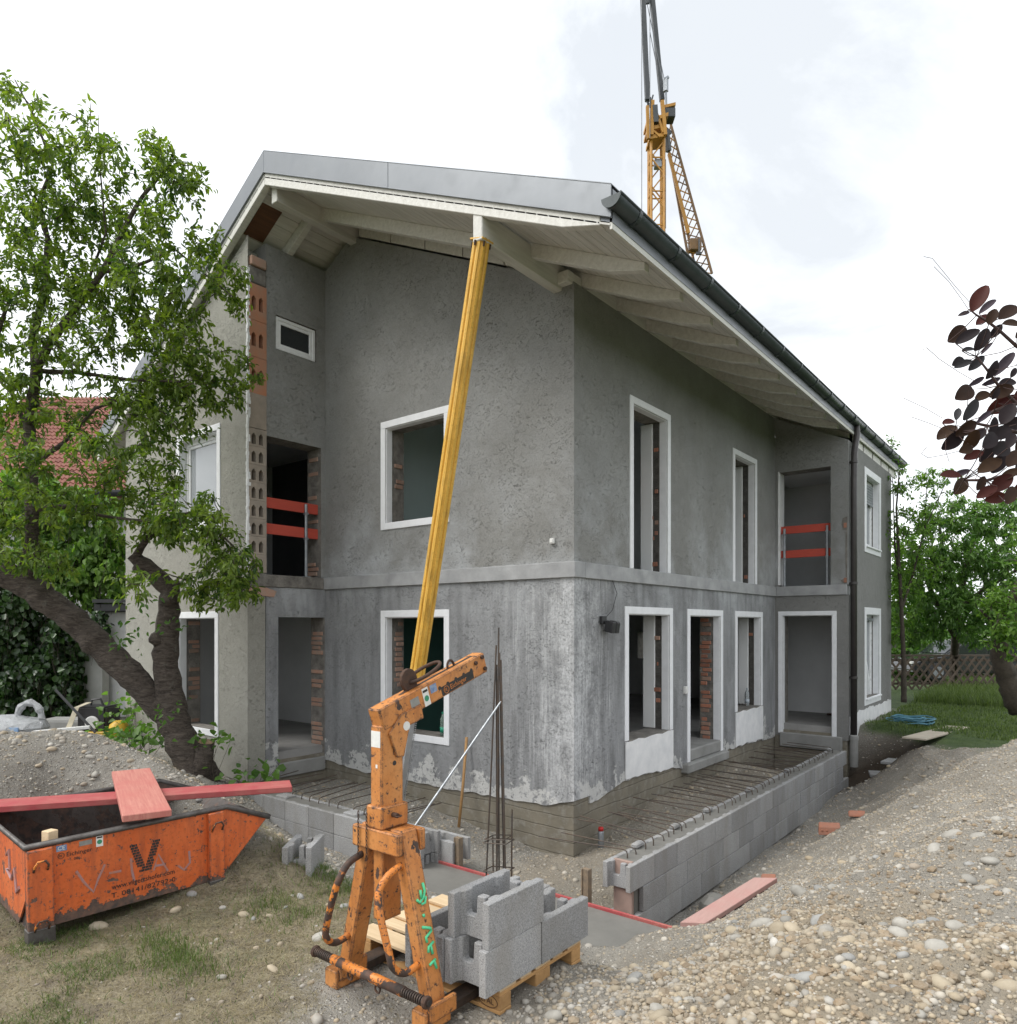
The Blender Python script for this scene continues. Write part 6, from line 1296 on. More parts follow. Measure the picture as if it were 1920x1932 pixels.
for i, (px, py, d, rx, ry, n_, lb, mt) in enumerate(((1700, 1225, 27, 50, 50, 90, 'dark leafy shrub behind the fence next to the house end', 'leaf_mid'), (1800, 1215, 29, 55, 35, 100, 'shrub speckled with white blossom behind the lattice fence', 'leaf_mid'), (1890, 1200, 28, 60, 60, 110, 'dense green shrub behind the fence at the right edge', 'leaf_mid'), (1745, 1130, 33, 90, 90, 150, 'tall rounded dark tree filling the gap behind the slender tree', 'leaf_mid'), (1870, 1080, 34, 120, 110, 170, 'tall dark tree rising behind the walnut crown', 'leaf_mid'), (1700, 1090, 31, 60, 110, 130, 'narrow green tree directly beside the house end', 'leaf_bright'))):
    c_ = AD(px, py, d); g0 = Vector((c_.x, c_.y, -.05)); t = empty('background_shrub' if i < 3 else 'background_tree', g0, lb, 'shrub' if i < 3 else 'tree', 'greenery behind the fence')
    r_2 = np.random.RandomState(60 + i); l = [(g0, .12), (g0.lerp(c_, .5), .1), (c_, .05)]; b = MB(); limb_mesh(b, l, 6, .1, i); b.build('trunk', M['bark_grey'], t)
    s, LP, LD, NR, LL, SH = grow([l], [CL(px, py, d, rx, ry, 1.6, n_), CL(px, py + ry * .8, d, rx, ry * .6, 1.4, n_ // 2)], r_2, 16, (.16, .26), .5, .2, .012)
    twigs('twig', s, M['bark_grey'], t); leaves('crown', LP, LD, NR, LL, .5, SH * .8, M[mt], t)
    if i == 1:
        P_ = np.array(c_) + r_2.normal(0, 1, (260, 3)) * np.array([.9, .9, .45]); wmat = simple('blossom', (.62, .62, .56), rough=.7, bump=0); leaves('blossom', P_, r_2.normal(0, 1, (260, 3)), r_2.normal(0, 1, (260, 3)), r_2.uniform(.07, .13, 260), .9, SH[:260], wmat, t)

# ------------------------------------------------------------------ purple smoke-bush branch reaching in from the right
SB = empty('smoke_bush', AD(2010, 1000, 2.3), 'purple-leaved smoke bush branch reaching in at the right edge', 'bush')
def pm_leaf(name, c1, c2):
    n = NT(name); n.t.nodes.remove(n.b); c = n.mix(n.ramp(n.rnd(), 0, 1), c1, c2); c = n.mix(n.ramp(n.noise(40, 4), .4, .7, 0, .4), c, tuple(v * .6 for v in c1))
    d = n.new('ShaderNodeBsdfPrincipled'); n.link(c, d.inputs['Base Color']); d.inputs['Roughness'].default_value = .6; d.inputs['Specular IOR Level'].default_value = .25; t = n.new('ShaderNodeBsdfTranslucent'); hs = n.new('ShaderNodeHueSaturation'); n.link(c, hs.inputs['Color']); hs.inputs['Value'].default_value = 1.6; n.link(hs.outputs[0], t.inputs['Color'])
    mx = n.new('ShaderNodeMixShader'); mx.inputs[0].default_value = .22; n.link(d.outputs[0], mx.inputs[1]); n.link(t.outputs[0], mx.inputs[2]); n.link(mx.outputs[0], n.N['Material Output'].inputs['Surface']); return n.mat
LM = {'r': pm_leaf('leaf_red', (.05, .010, .009), (.07, .017, .012)), 'p': pm_leaf('leaf_purple', (.045, .033, .045), (.065, .05, .062)), 'b': pm_leaf('leaf_bronze', (.03, .013, .007), (.045, .022, .009)), 'd': pm_leaf('leaf_dark', (.014, .009, .011), (.022, .014, .016)), 'g': pm_leaf('leaf_grey', (.03, .03, .034), (.042, .042, .046))}
def oval_leaf():
    b = MB(); n_ = 9; rows = []
    for i in range(n_ + 1):
        t = i / n_; wd = .29 * (math.sin(math.pi * min(1, t * .96 + .02)) ** .62) * (1 if t > .1 else .8); rows.append([(s * wd, t, .10 * s * s * wd * 3 - .05 * (t - .5) ** 2 * 3) for s in (-1, -.5, 0, .5, 1)])
    b.add([p for r_2 in rows for p in r_2], [(i * 5 + j, i * 5 + j + 1, i * 5 + j + 6, i * 5 + j + 5) for i in range(n_) for j in range(4)]); return b
LMESH = {}
for k in LM: me = oval_leaf().mesh('leaf', smooth=True); me.materials.append(LM[k]); LMESH[k] = me
LEAVES = [(850, 365, 190, 65, 'r'), (905, 420, 180, 40, 'p'), (745, 470, 100, 20, 'p'), (1045, 460, 150, 35, 'b'), (1070, 540, 150, 0, 'b'), (935, 490, 120, 70, 'b'), (870, 510, 120, 40, 'r'), (700, 610, 190, 38, 'b'), (770, 625, 190, 30, 'd'), (865, 645, 160, 60, 'd'), (775, 715, 110, 10, 'g'), (900, 705, 110, 50, 'p'), (710, 800, 140, 25, 'd'), (740, 812, 130, 20, 'g'), (830, 805, 130, 45, 'g'), (935, 850, 150, 60, 'd'), (1020, 810, 200, 50, 'p'), (830, 930, 130, 30, 'p'), (930, 930, 140, 20, 'p'), (750, 1010, 180, 30, 'b'), (870, 1030, 130, 30, 'b'), (1000, 1000, 150, 20, 'b'), (790, 1120, 150, 60, 'g'), (700, 1150, 110, 70, 'g'), (880, 1170, 150, 40, 'p'), (640, 1205, 80, 10, 'r'), (630, 1275, 160, 35, 'b'), (670, 1330, 190, 40, 'd'), (760, 1250, 160, 35, 'b'), (990, 1090, 170, 30, 'r'), (1060, 1060, 150, 10, 'r'), (1040, 1150, 170, 60, 'd'), (790, 1330, 150, 60, 'b'), (850, 1290, 150, 50, 'd'), (920, 1330, 200, 40, 'd'), (1000, 1280, 170, 30, 'd'), (1000, 1390, 180, 20, 'd'), (1060, 1330, 150, 60, 'd'), (655, 1565, 140, 175, 'r'), (720, 1640, 160, 45, 'b'), (810, 1430, 130, 20, 'r'), (860, 1620, 110, 60, 'b'), (920, 1500, 170, 30, 'b'), (900, 1680, 150, 30, 'r'), (1000, 1620, 170, 40, 'r'), (960, 1720, 140, 10, 'r'), (1060, 1560, 160, 30, 'b'), (1060, 1700, 170, 60, 'b'), (720, 1555, 140, 20, 'p'), (1080, 870, 90, 60, 'd'), (1040, 940, 140, 10, 'd'), (960, 590, 120, 50, 'd'), (960, 1010, 90, 60, 'd'), (760, 1390, 120, 20, 'b'), (900, 1420, 150, 50, 'd'), (1080, 1220, 160, 20, 'd'), (940, 1230, 130, 70, 'd'), (1090, 1450, 160, 45, 'b'), (980, 1490, 140, 60, 'd'), (1150, 600, 170, 30, 'b'), (1150, 760, 180, 50, 'd'), (1160, 1000, 180, 20, 'r'), (1170, 1200, 180, 40, 'd'), (1160, 1350, 180, 60, 'b'), (1150, 1500, 180, 20, 'd'), (1150, 1650, 170, 40, 'r'), (1200, 900, 170, 60, 'p'), (1210, 1100, 180, 20, 'd'), (1200, 1430, 180, 50, 'b')]
r_ = random.Random(9); heads = []
for (zx, zy, ln, ang, kd) in LEAVES:
    d = r_.uniform(2.0, 2.3); px, py = 1612.8 + .27826 * zx, 460.8 + .27826 * zy; L_m = ln * .27826 * d / FPX * r_.uniform(.85, 1.1); c = AD(px, py, d); a = rad(ang)
    if 20 <= ang <= 70 and zx < 1000 and zy > 700: a = rad(180 + ang) if r_.random() < .8 else a
    yv = (RT * math.cos(a) + UP * math.sin(a) + FW * r_.uniform(-.35, .35)).normalized(); nv = (-FW + UP * r_.uniform(-.1, .7) + RT * r_.uniform(-.45, .45)).normalized(); xv = yv.cross(nv).normalized(); nv = xv.cross(yv)
    wsc = {'p': .55, 'g': .85}.get(kd, r_.uniform(.85, 1.15)); o = bpy.data.objects.new('leaf', LMESH[kd]); COL.objects.link(o); base = c - yv * L_m / 2
    o.matrix_basis = Matrix(((xv.x * L_m * wsc, yv.x * L_m, nv.x * L_m, base.x), (xv.y * L_m * wsc, yv.y * L_m, nv.y * L_m, base.y), (xv.z * L_m * wsc, yv.z * L_m, nv.z * L_m, base.z), (0, 0, 0, 1))); par(o, SB); heads.append(base)
SM = simple('smoke_bush_stem', (.07, .035, .03), (.05, .03, .028), 20, .7, .2)
stems = []
for pts in ([(1250, 780), (1100, 690), (980, 580), (900, 520), (830, 480), (780, 440)], [(1250, 1150), (1100, 1080), (980, 960), (900, 850), (830, 760)], [(1250, 1320), (1050, 1260), (900, 1230), (760, 1200)], [(1250, 1600), (1080, 1550), (900, 1600), (740, 1600)], [(1100, 1080), (950, 1130), (800, 1230), (680, 1270)]):
    b = MB(); P_ = [AD(1612.8 + .27826 * x, 460.8 + .27826 * y, 2.18) for x, y in pts]; stems += P_; b.tube(P_, [.006 - .0008 * i for i in range(len(P_))], 6); b.build('stem', SM, SB, smooth=True)
b = MB()
for h_ in heads:
    q = min(stems, key=lambda s: (s - h_).length); b.tube([h_, (h_ + q) / 2 + Vector((0, 0, -.005)), q], .0014, 4)
tag(b.build('leaf_stalk', SM, SB), kind='stuff')
for pts in ([(780, 390), (690, 290), (600, 180), (530, 95), (470, 82)], [(780, 450), (720, 360), (640, 250), (540, 150)], [(820, 930), (700, 860), (580, 780), (490, 700), (465, 715)], [(600, 1180), (480, 1110), (330, 1040)], [(600, 1250), (500, 1210), (385, 1170)], [(780, 1385), (600, 1430), (500, 1448), (455, 1420), (490, 1375)], [(860, 1420), (845, 1530), (820, 1600)], [(620, 1290), (620, 1400), (645, 1480)]):
    b = MB(); b.tube([AD(1612.8 + .27826 * x, 460.8 + .27826 * y, 2.1) for x, y in pts], .0009, 4); b.build('flower_stalk', SM, SB)

# ------------------------------------------------------------------ grass
def blades(name, P, h, lean, w_, shade, mat, label, cat='grass', rng=rng):
    n = len(P); a = rng.uniform(0, 6.283, n); side = np.stack([np.cos(a), np.sin(a), np.zeros(n)], -1) * w_[:, None]; ln = rng.normal(0, 1, (n, 2)) * lean[:, None]
    top = P + np.stack([ln[:, 0], ln[:, 1], h], -1); mid = P + np.stack([ln[:, 0] * .35, ln[:, 1] * .35, h * .62], -1)
    v = np.stack([P - side, P + side, mid + side * .7, mid - side * .7, top], 1); tr = np.array([[0, 1, 2], [0, 2, 3], [3, 2, 4]]); loops = (tr[None] + (np.arange(n) * 5)[:, None, None]).reshape(-1)
    me = bpy.data.meshes.new(name); raw_mesh(me, v.reshape(-1, 3), loops, 3, smooth=False); at = me.attributes.new('shade', 'FLOAT', 'POINT'); at.data.foreach_set('value', np.repeat(shade, 5).astype(np.float32))
    return tag(link(name, me, None, mat), label, cat, kind='stuff')
M['grass_green'] = leaf_mat('grass_green', (.045, .08, .018), (.17, .24, .06), .3); M['straw'] = leaf_mat('straw', (.13, .105, .05), (.36, .31, .18), .2)
def ground_pts(n, box, wf): X = rng.uniform(box[0], box[1], n); Y = rng.uniform(box[2], box[3], n); k = (rng.rand(n) < wf(X, Y)) & ~blocked(X, Y); X, Y = X[k], Y[k]; P = np.stack([X, Y, lookup(X, Y) - .005], -1); return P[in_view(P)]
P = ground_pts(90000, (1.4, 9, 7.3, 24), lawn_w); h = np.where(P[:, 1] > 14 - .3 * P[:, 0], rng.uniform(.10, .32, len(P)), rng.uniform(.03, .09, len(P)))
blades('lawn_grass', P, h, h * .35, rng.uniform(.004, .009, len(P)), np.clip(rng.normal(.4, .2, len(P)), 0, 1), M['grass_green'], 'rough green lawn grass between house and fence')
tuft = lambda X, Y: dry_w(X, Y) * np.clip(.05 + 1.1 * sstep(.35, .75, fbm(X, Y, 1.5, 91)), 0, 1)
P = ground_pts(90000, (-3, 2, -6.4, -3.0), tuft); h = rng.uniform(.015, .055, len(P))
blades('green_grass_tufts', P, h, h * .8, rng.uniform(.0012, .0028, len(P)), np.clip(rng.normal(.4, .25, len(P)), 0, 1), M['grass_green'], 'short green grass tufts on the trodden ground')
P = ground_pts(150000, (-4, 2.2, -6.6, -3.0), lambda X, Y: .12 + .88 * dry_w(X, Y)); P[:, 2] += .004; h = rng.uniform(.004, .02, len(P))
blades('dry_straw', P, h, rng.uniform(.02, .06, len(P)), rng.uniform(.0008, .0018, len(P)), np.clip(rng.normal(.55, .27, len(P)), 0, 1), M['straw'], 'flattened dry straw on the trodden ground')
def patch(cx, cy, sx, sy): return lambda X, Y: np.exp(-((X - cx) / sx) ** 2 - ((Y - cy) / sy) ** 2)
for cx, cy, sx, sy, n_ in ((.35, -4.95, .25, .16, 9000), (-.05, -4.9, .22, .12, 6000), (-.25, -3.35, .35, .25, 7000), (.05, -4.1, .3, .2, 4000)):
    P = ground_pts(n_, (cx - .6, cx + .6, cy - .5, cy + .5), patch(cx, cy, sx, sy)); h = rng.uniform(.02, .09, len(P)); blades('grass_tuft', P, h, h * .5, rng.uniform(.0012, .0026, len(P)), np.clip(rng.normal(.45, .2, len(P)), 0, 1), M['grass_green'], 'denser clump of green grass on the trodden ground')
# weeds at the foot of the front wing and the heap
for k, (px, py, d, n_, sz, lb) in enumerate(((243, 1396, 10.4, 90, .26, 'leafy weeds growing behind the earth heap'), (275, 1385, 10.2, 60, .3, 'broad-leaved plant beside the tree trunk'), (475, 1462, 9.9, 50, .2, 'small weeds at the foot of the front wing'), (400, 1395, 9.8, 30, .16, 'sprouting twig on the cut tree stub'), (250, 1335, 12.5, 60, .3, 'weeds growing along the white garage wall'))):
    c = np.array(AD(px, py, d)); g0 = gh(c[0], c[1]); P_ = c + rng.normal(0, 1, (n_, 3)) * np.array([sz, sz, sz * .45]); t = empty('weed', (c[0], c[1], g0), lb, 'plant')
    leaves('foliage', P_, rng.normal(0, .7, (n_, 3)) + np.array([.2, -.3, -.1]), rng.normal(0, .5, (n_, 3)) + np.array([0, -.2, 1]), rng.uniform(.07, .16, n_), .8, rng.uniform(.2, .8, n_), M['leaf_mid'], t)
    twigs('stem', [(np.array([c[0], c[1], g0 - .02]) + rng.normal(0, .05, 3) * np.array([1, 1, 0]), p, .004, .002) for p in P_[::4]], M['bark_grey'], t)
# ------------------------------------------------------------------ tower crane behind the house
CD = 30.0
M['crane_yellow'] = simple('crane_yellow', (.50, .25, .035), (.40, .19, .03), 3, .55, .1, 20); M['crane_brown'] = simple('crane_weathered', (.23, .13, .05), (.15, .09, .045), 3, .6, .1, 20); M['crane_dark'] = simple('crane_dark', (.045, .05, .055), (.07, .075, .08), 3, .5, .05, 20); M['cable'] = simple('steel_cable', (.16, .17, .18), rough=.5, bump=0, metal=.4)
def cp(px, py, dd=0): return AD(px, py, CD + dd)
c0 = cp(1239, 1300); crane = empty('tower_crane', (c0.x, c0.y, -.05), 'yellow lattice tower crane rising behind the roof', 'crane')
px2m = CD / FPX; Hw = 12 * px2m
cen = lambda z: Vector((c0.x, c0.y, z)); ztop = cp(1239, 262).z; corners = [RT * sx * Hw + FW * sy * Hw for sx, sy in ((-1, -1), (1, -1), (1, 1), (-1, 1))]
for k in corners: b = MB(); b.beam(cen(-.05) + k, cen(ztop) + k, .09, .09); b.build('mast_chord', M['crane_yellow'], crane)
z = .4; i = 0
while z < ztop - .3:
    for a in range(4):
        p, q = corners[a], corners[(a + 1) % 4]
        if (i + a) % 2: p, q = q, p
        b = MB(); b.beam(cen(z) + p, cen(z + .68) + q, .045, .045); b.build('mast_brace', M['crane_yellow'], crane)
        if i % 2 == 0 and z > 12: b = MB(); b.beam(cen(z) + p, cen(z) + q, .045, .045); b.build('mast_brace', M['crane_yellow'], crane)
    z += .70; i += 1
# slewing head
b = MB()
for (x0, y0, x1, y1, d0, d1) in ((1221, 232, 1262, 218, -.45, .3), (1222, 246, 1258, 238, -.4, .4), (1226, 262, 1258, 256, -.4, .4)): b.obox(cp(x0, y0, d0), cp(x1, y1, d0) - cp(x0, y0, d0), FW * (d1 - d0), UP * .16)
head = b.build('slewing_head', M['crane_yellow'], crane, bevel=.01)
for (x0, y0, x1, y1, w_) in ((1224, 262, 1222, 200, .12), (1230, 255, 1232, 190, .14), (1256, 255, 1250, 190, .14), (1240, 215, 1252, 250, .10), (1226, 240, 1246, 258, .08), (1236, 200, 1238, 232, .2)): b = MB(); b.beam(cp(x0, y0, -.4), cp(x1, y1, -.4), w_, w_); b.build('head_post', M['crane_yellow' if w_ < .2 else 'crane_dark'], head)
b = MB(); b.obox(cp(1255, 219, -.3), RT * .45, FW * .5, UP * .38); b.build('cabinet', M['crane_dark'], head, bevel=.02); b = MB(); b.obox(cp(1236, 314, -.2), RT * .30, FW * .25, UP * .34); b.build('ballast_box', M['galv'], crane, bevel=.02)
b = MB(); b.obox(cp(1253, 203, -.3), RT * .5 + UP * .12, FW * .3, UP * .12); b.build('bracket', M['crane_yellow'], head)
b = MB(); b.beam(cp(1258, 205, -.2), cp(1257, 165, -.2), .07, .07); b.beam(cp(1257, 172, -.2), cp(1257, 150, -.2), .16, .16); b.beam(cp(1254, 150, -.2), cp(1262, 145, -.2), .1, .1); b.build('antenna_mast', M['galv'], head)
r_ = random.Random(2)
for x in (1218, 1222, 1228, 1233): b = MB(); b.beam(cp(1226 + r_.uniform(-3, 3), 202, -.4), cp(x, 182 + r_.uniform(-6, 4), -.4), .06, .06); b.build('pulley_arm', M['crane_dark'], head)
# A-frame of dark bars
for (x0, y0, x1, y1, d) in ((1222.5, 190, 1213.5, -6, -.4), (1250, 190, 1231, -6, .2)): b = MB(); b.beam(cp(x0, y0, d), cp(x1, y1, d), .2, .2, FW); b.build('a_frame_bar', M['crane_dark'], crane, bevel=.02)
b = MB(); b.obox(cp(1213, 6, -.4), cp(1231, 3, .2) - cp(1213, 6, -.4), UP * .35, FW * .1); b.build('a_frame_head', M['crane_dark'], crane)
for (x0, y0, x1, y1) in ((1211.5, 0, 1211.5, 440), (1227, 5, 1227, 260), (1222, 8, 1251, 150), (1248, 120, 1254, 150), (1227, 60, 1239, 120)): b = MB(); b.tube([cp(x0, y0, -.5), cp(x1, y1, -.5)], .016, 5); b.build('cable', M['cable'], crane)
# folded jib hanging down behind
J0, J1 = cp(1262, 235, .8), cp(1327, 520, .8); jd = (J1 - J0); pr_ = jd.cross(FW).normalized()
ch = [lambda t: J0 + jd * t - pr_ * (.18 + .30 * t), lambda t: J0 + jd * t + pr_ * (.10 + .30 * t), lambda t: J0 + jd * t + FW * .6 - pr_ * .02]
for f in ch: b = MB(); b.beam(f(0), f(1), .085, .085); b.build('jib_chord', M['crane_brown'], crane)
for i in range(17):
    t0, t1 = i / 17, (i + 1) / 17
    for a, e in ((0, 1), (1, 2), (2, 0)): b = MB(); b.beam(ch[a](t0), ch[e](t1), .035, .035); b.build('jib_brace', M['crane_yellow' if i % 3 else 'crane_brown'], crane)
b = MB(); b.beam(cp(1250, 250, .4), cp(1266, 250, .6), .12, .12); b.beam(cp(1257, 245, .5), cp(1262, 285, .6), .22, .16); b.build('jib_joint', M['crane_dark'], crane)
b = MB(); b.beam(cp(1254, 300, .3), cp(1254, 430, .3), .14, .10); b.build('chain_guide', M['crane_dark'], crane)
b = MB(); b.beam(cp(1263, 290, .6), cp(1300, 440, .6), .12, .12); b.build('pendant_bar', M['crane_yellow'], crane)
b = MB(); b.obox(cp(1303, 470, .6), RT * .5, FW * .4, UP * .5); b.build('jib_winch', M['crane_brown'], crane, bevel=.03); b = MB(); b.beam(cp(1320, 480, .5), cp(1320, 450, .5), .06, .06); b.beam(cp(1314, 478, .5), cp(1324, 478, .5), .1, .1); b.build('limit_switch', M['crane_dark'], crane)

# ------------------------------------------------------------------ neighbours on the left
M['roof_tile'] = simple('clay_tiles', (.37, .175, .135), (.27, .125, .10), 4, .85, .3, 20); M['black_metal'] = simple('black_metal', (.02, .021, .023), (.03, .03, .032), 4, .4, .05); M['dirty_white'] = simple('dirty_white_render', (.48, .48, .46), (.30, .31, .29), 1.6, .9, .3, 20)
def screen_box(b, px0, px1, d, depth, z0, z1): p0, p1 = AD(px0, HOR, d), AD(px1, HOR, d); p0.z = p1.z = z0; b.obox(p0, p1 - p0, FW * depth, (0, 0, z1 - z0)); return p0, p1
nh = empty('neighbour_house', AD(60, 1330, 24), 'neighbouring house with red tiled roof half hidden behind the cherry tree', 'house')
b = MB(); screen_box(b, -160, 262, 19.6, 8, -.05, 5.5); b.build('wall', M['dirty_white'], nh)
e0, e1 = AD(-170, 930, 19.0), AD(262, 952, 19.0); e1.z = e0.z = 5.42; t0 = e0 + FW * 4.6 + UP * 4.0; t1 = e1 + FW * 4.6 + UP * 4.0 - (e1 - e0) * .06
b = MB(); b.obox(e0 - UP * .12, e1 - e0, (t0 - e0), UP * .05); roofn = b.build('roof', M['roof_tile'], nh)
NR_, NC_ = 26, 46; X_ = []; dn = (t0 - e0).cross(e1 - e0).normalized(); dn = dn if dn.z > 0 else -dn
vs2, fs2 = [], []
for r in range(NR_):
    for half in (0, 1):
        t = (r + half) / NR_
        for c in range(NC_ * 4 + 1):
            u = c / (NC_ * 4); p = (e0.lerp(e1, u)).lerp(t0.lerp(t1, u), t); vs2.append(p + dn * (.035 * (1 - half) + .028 * math.cos(c * math.pi / 2) + .03))
W_ = NC_ * 4 + 1
for r in range(NR_ * 2 - 1):
    for c in range(W_ - 1): fs2.append((r * W_ + c, r * W_ + c + 1, (r + 1) * W_ + c + 1, (r + 1) * W_ + c))
b = MB(); b.add(vs2, fs2); tag(b.build('roof_tiles', M['roof_tile'], roofn), kind='stuff')
b = MB(); b.tube([e0 - FW * .08, e1 - FW * .08], .09, 8); b.build('gutter', M['black_metal'], roofn, smooth=True)
gw = MB(); screen_box(gw, -120, 193, 14.6, .25, -.1, 1.95); tag(gw.build('garden_wall', M['dirty_white'], None), 'weathered pale garden wall half overgrown with ivy', 'wall')
gar = empty('garage', AD(235, 1340, 15.6), 'white garage with black flat roof edge beside the front wing', 'garage')
b = MB(); screen_box(b, 192, 300, 15.0, 5, -.1, 2.18); b.build('wall', M['white_plaster'], gar)
b = MB(); screen_box(b, 176, 305, 14.7, 5.4, 2.185, 2.36); r2 = b.build('roof', M['black_metal'], gar, bevel=.02); b = MB(); screen_box(b, 174, 305, 14.62, .1, 2.37, 2.44); b.build('roof_trim', M['black_metal'], r2)
b = MB(); p = AD(193, HOR, 14.9); b.tube([(p.x, p.y, -.1), (p.x, p.y, 2.2)], .06, 10); b.build('downpipe', M['black_metal'], gar, smooth=True)
# ivy and vine
rng = np.random.RandomState(77)
def leafy(name, label, cat, blobs, n, sz, wr, mat, group=None, tone=(.4, .22)):
    c0_ = AD(*blobs[0][:3]); t = empty(name, (c0_.x, c0_.y, 0), label, cat, group); P_, tn = [], []
    for px, py, d, rx, ry, w_ in blobs:
        k = int(n * w_); q = rng.uniform(-1, 1, (k, 2)); q = q[(q ** 2).sum(1) < 1.1]; lump = .35 * np.sin(q[:, 0] * 7 + px) * np.cos(q[:, 1] * 6 + py)
        pts = np.array([AD(px + rx * a, py + ry * b_, d) for a, b_ in q]) + (rng.uniform(-.25, .15, len(q)) - lump)[:, None] * np.array(FW); P_.append(pts); tn.append(np.clip(rng.normal(tone[0], tone[1], len(q)) + .3 * lump, 0, 1))
    P_ = np.concatenate(P_); tn = np.concatenate(tn); m = len(P_)
    leaves('foliage', P_, rng.normal(0, .5, (m, 3)) + np.array([0, 0, -.8]), rng.normal(0, .45, (m, 3)) - np.array(FW) * .8 + np.array([0, 0, .5]), rng.uniform(sz[0], sz[1], m), wr, tn, M[mat], t)
    twigs('stem', [(P_[i], P_[i] + np.array([0, 0, -.5]) + rng.normal(0, .08, 3), .006, .004) for i in range(0, m, 14)], M['bark_grey'], t); return t
leafy('ivy', 'dark ivy covering the garden wall at the left edge', 'ivy', ((50, 1230, 14.4, 105, 120, 1), (0, 1180, 14.3, 60, 140, .6), (110, 1290, 14.35, 45, 70, .35)), 4200, (.08, .15), .95, 'leaf_ivy')
leafy('vine', 'bright green climbing vine above the garden wall', 'vine', ((150, 1010, 15.2, 85, 90, 1), (90, 1080, 15, 90, 60, .7), (190, 1090, 15.2, 45, 60, .4), (60, 960, 15.4, 80, 70, .6)), 3200, (.10, .17), .7, 'leaf_bright', tone=(.45, .25))
leafy('vine', 'small ivy patch hanging on the garage corner', 'vine', ((185, 1185, 14.5, 16, 35, 1),), 160, (.08, .13), .95, 'leaf_ivy')
# machine, strap and odds and ends behind the heap
GP = AD(172, 1362, 12.4); GP.z = 0.05; gzn = gh(GP.x, GP.y)
gen = empty('power_unit', (GP.x, GP.y, gzn), 'black portable engine unit with round white dial and yellow frame behind the heap', 'engine')
def gl(a, b_, c): return Vector((GP.x, GP.y, gzn)) + RT * a + FW * b_ + UP * c
b = MB(); b.obox(gl(-.25, 0, .10), RT * .5, FW * .5, UP * .42); b.build('housing', M['black_plastic'], gen, bevel=.03, seg=2)
b = MB(); b.lathe(gl(.02, -.0, .24), [(.12, 0), (.12, .02), (.10, .03)], 20, axis=-FW); b.build('dial', M['white_plastic'], gen); M['yellow'] = simple('yellow_plastic', (.62, .40, .03), (.5, .3, .03), 8, .5, .1)
b = MB(); b.obox(gl(-.28, -.05, .02), RT * .56, FW * .6, UP * .07); b.build('frame', M['yellow'], gen, bevel=.015)
b = MB(); b.tube([gl(-.12, .2, .52), gl(-.1, .2, .62), gl(.05, .2, .64), gl(.1, .2, .52)], .02, 7); b.build('carry_handle', M['black_plastic'], gen)
b = MB(); q = [gl(-.02, -.02, .60), gl(-.2, -.08, .52), gl(-.27, -.14, .25), gl(-.33, -.25, .0), gl(-.40, -.5, -.05)]
for p0, p1 in zip(q, q[1:]): b.obox(p0 - RT * .045, p1 - p0, RT * .09, -FW * .008)
tag(b.build('lifting_strap', simple('cream_strap', (.55, .50, .38), (.45, .41, .31), 10, .9, .3), None), 'cream lifting strap hanging over the black engine unit', 'strap')
yl = empty('yellow_bucket', gl(.48, -.1, 0), 'small rounded yellow machine part beside the black engine unit', 'machine part'); b = MB(); b.lathe(gl(.48, 0, .0), [(.17, 0), (.17, .1), (.14, .22), (.06, .28), (.02, .285)], 16); b.build('shell', M['yellow'], yl, smooth=True); b = MB(); b.lathe(gl(.48, -.165, .12), [(.06, 0), (.05, .02), (.02, .022)], 12, axis=-FW); b.build('knob', M['yellow'], yl)
b = MB(); b.obox(gl(-1.2, .3, .0), RT * .85, FW * .6, UP * .22); b.obox(gl(-1.15, .35, .221), RT * .75, FW * .5, UP * .02); tag(b.build('stone_trough', M['concrete'], None, bevel=.02), 'grey concrete trough in front of the ivy wall', 'trough')
b = MB(); b.tube([AD(105, 1302, 12.2), AD(180, 1382, 12.0)], .022, 8); tag(b.build('metal_pole', M['black_metal'], None), 'dark pole leaning towards the black engine unit', 'pole')
b = MB(); b.beam(AD(62, 1382, 9.2), AD(170, 1372, 9.4), .07, .04); tag(b.build('white_slat', M['white_plastic'], None, bevel=.004), 'white slat lying on top of the earth heap', 'slat')
bag = empty('wrapped_bundle', AD(30, 1390, 9.4), 'clear plastic wrapped bundle with blue print behind the heap', 'bundle')
n = NT('plastic_film'); n.col((.62, .64, .66)).rough(.25); n.b.inputs['Transmission Weight'].default_value = .35; n.bump(n.noise(14, 6, .7, None, 1.2), 1.0, .04); M['film'] = n.mat
b = MB(); c_ = AD(30, 1372, 9.4); r_2 = random.Random(6); v, f = ICO2
b.add([c_ + RT * (p[0] * .42) + FW * (p[1] * .3) + UP * (p[2] * .17 * (1 + .25 * math.sin(p[0] * 9 + p[1] * 5))) for p in v], [tuple(t) for t in f]); b.build('bundle_body', M['film'], bag)
b = MB(); b.tube([c_ + RT * (.18 + .16 * math.cos(a)) + UP * (.12 + .20 * math.sin(a)) for a in np.linspace(0, 3.14, 12)], [.045 - .01 * math.sin(i * 2.1) for i in range(12)], 7); b.build('film_loop', M['film'], bag)
b = MB(); b.obox(c_ - RT * .34 - FW * .27 - UP * .09, RT * .55, UP * .12, FW * .02); b.build('blue_print', simple('blue_film_print', (.05, .24, .55), (.45, .5, .55), 9, .4, 0), bag)

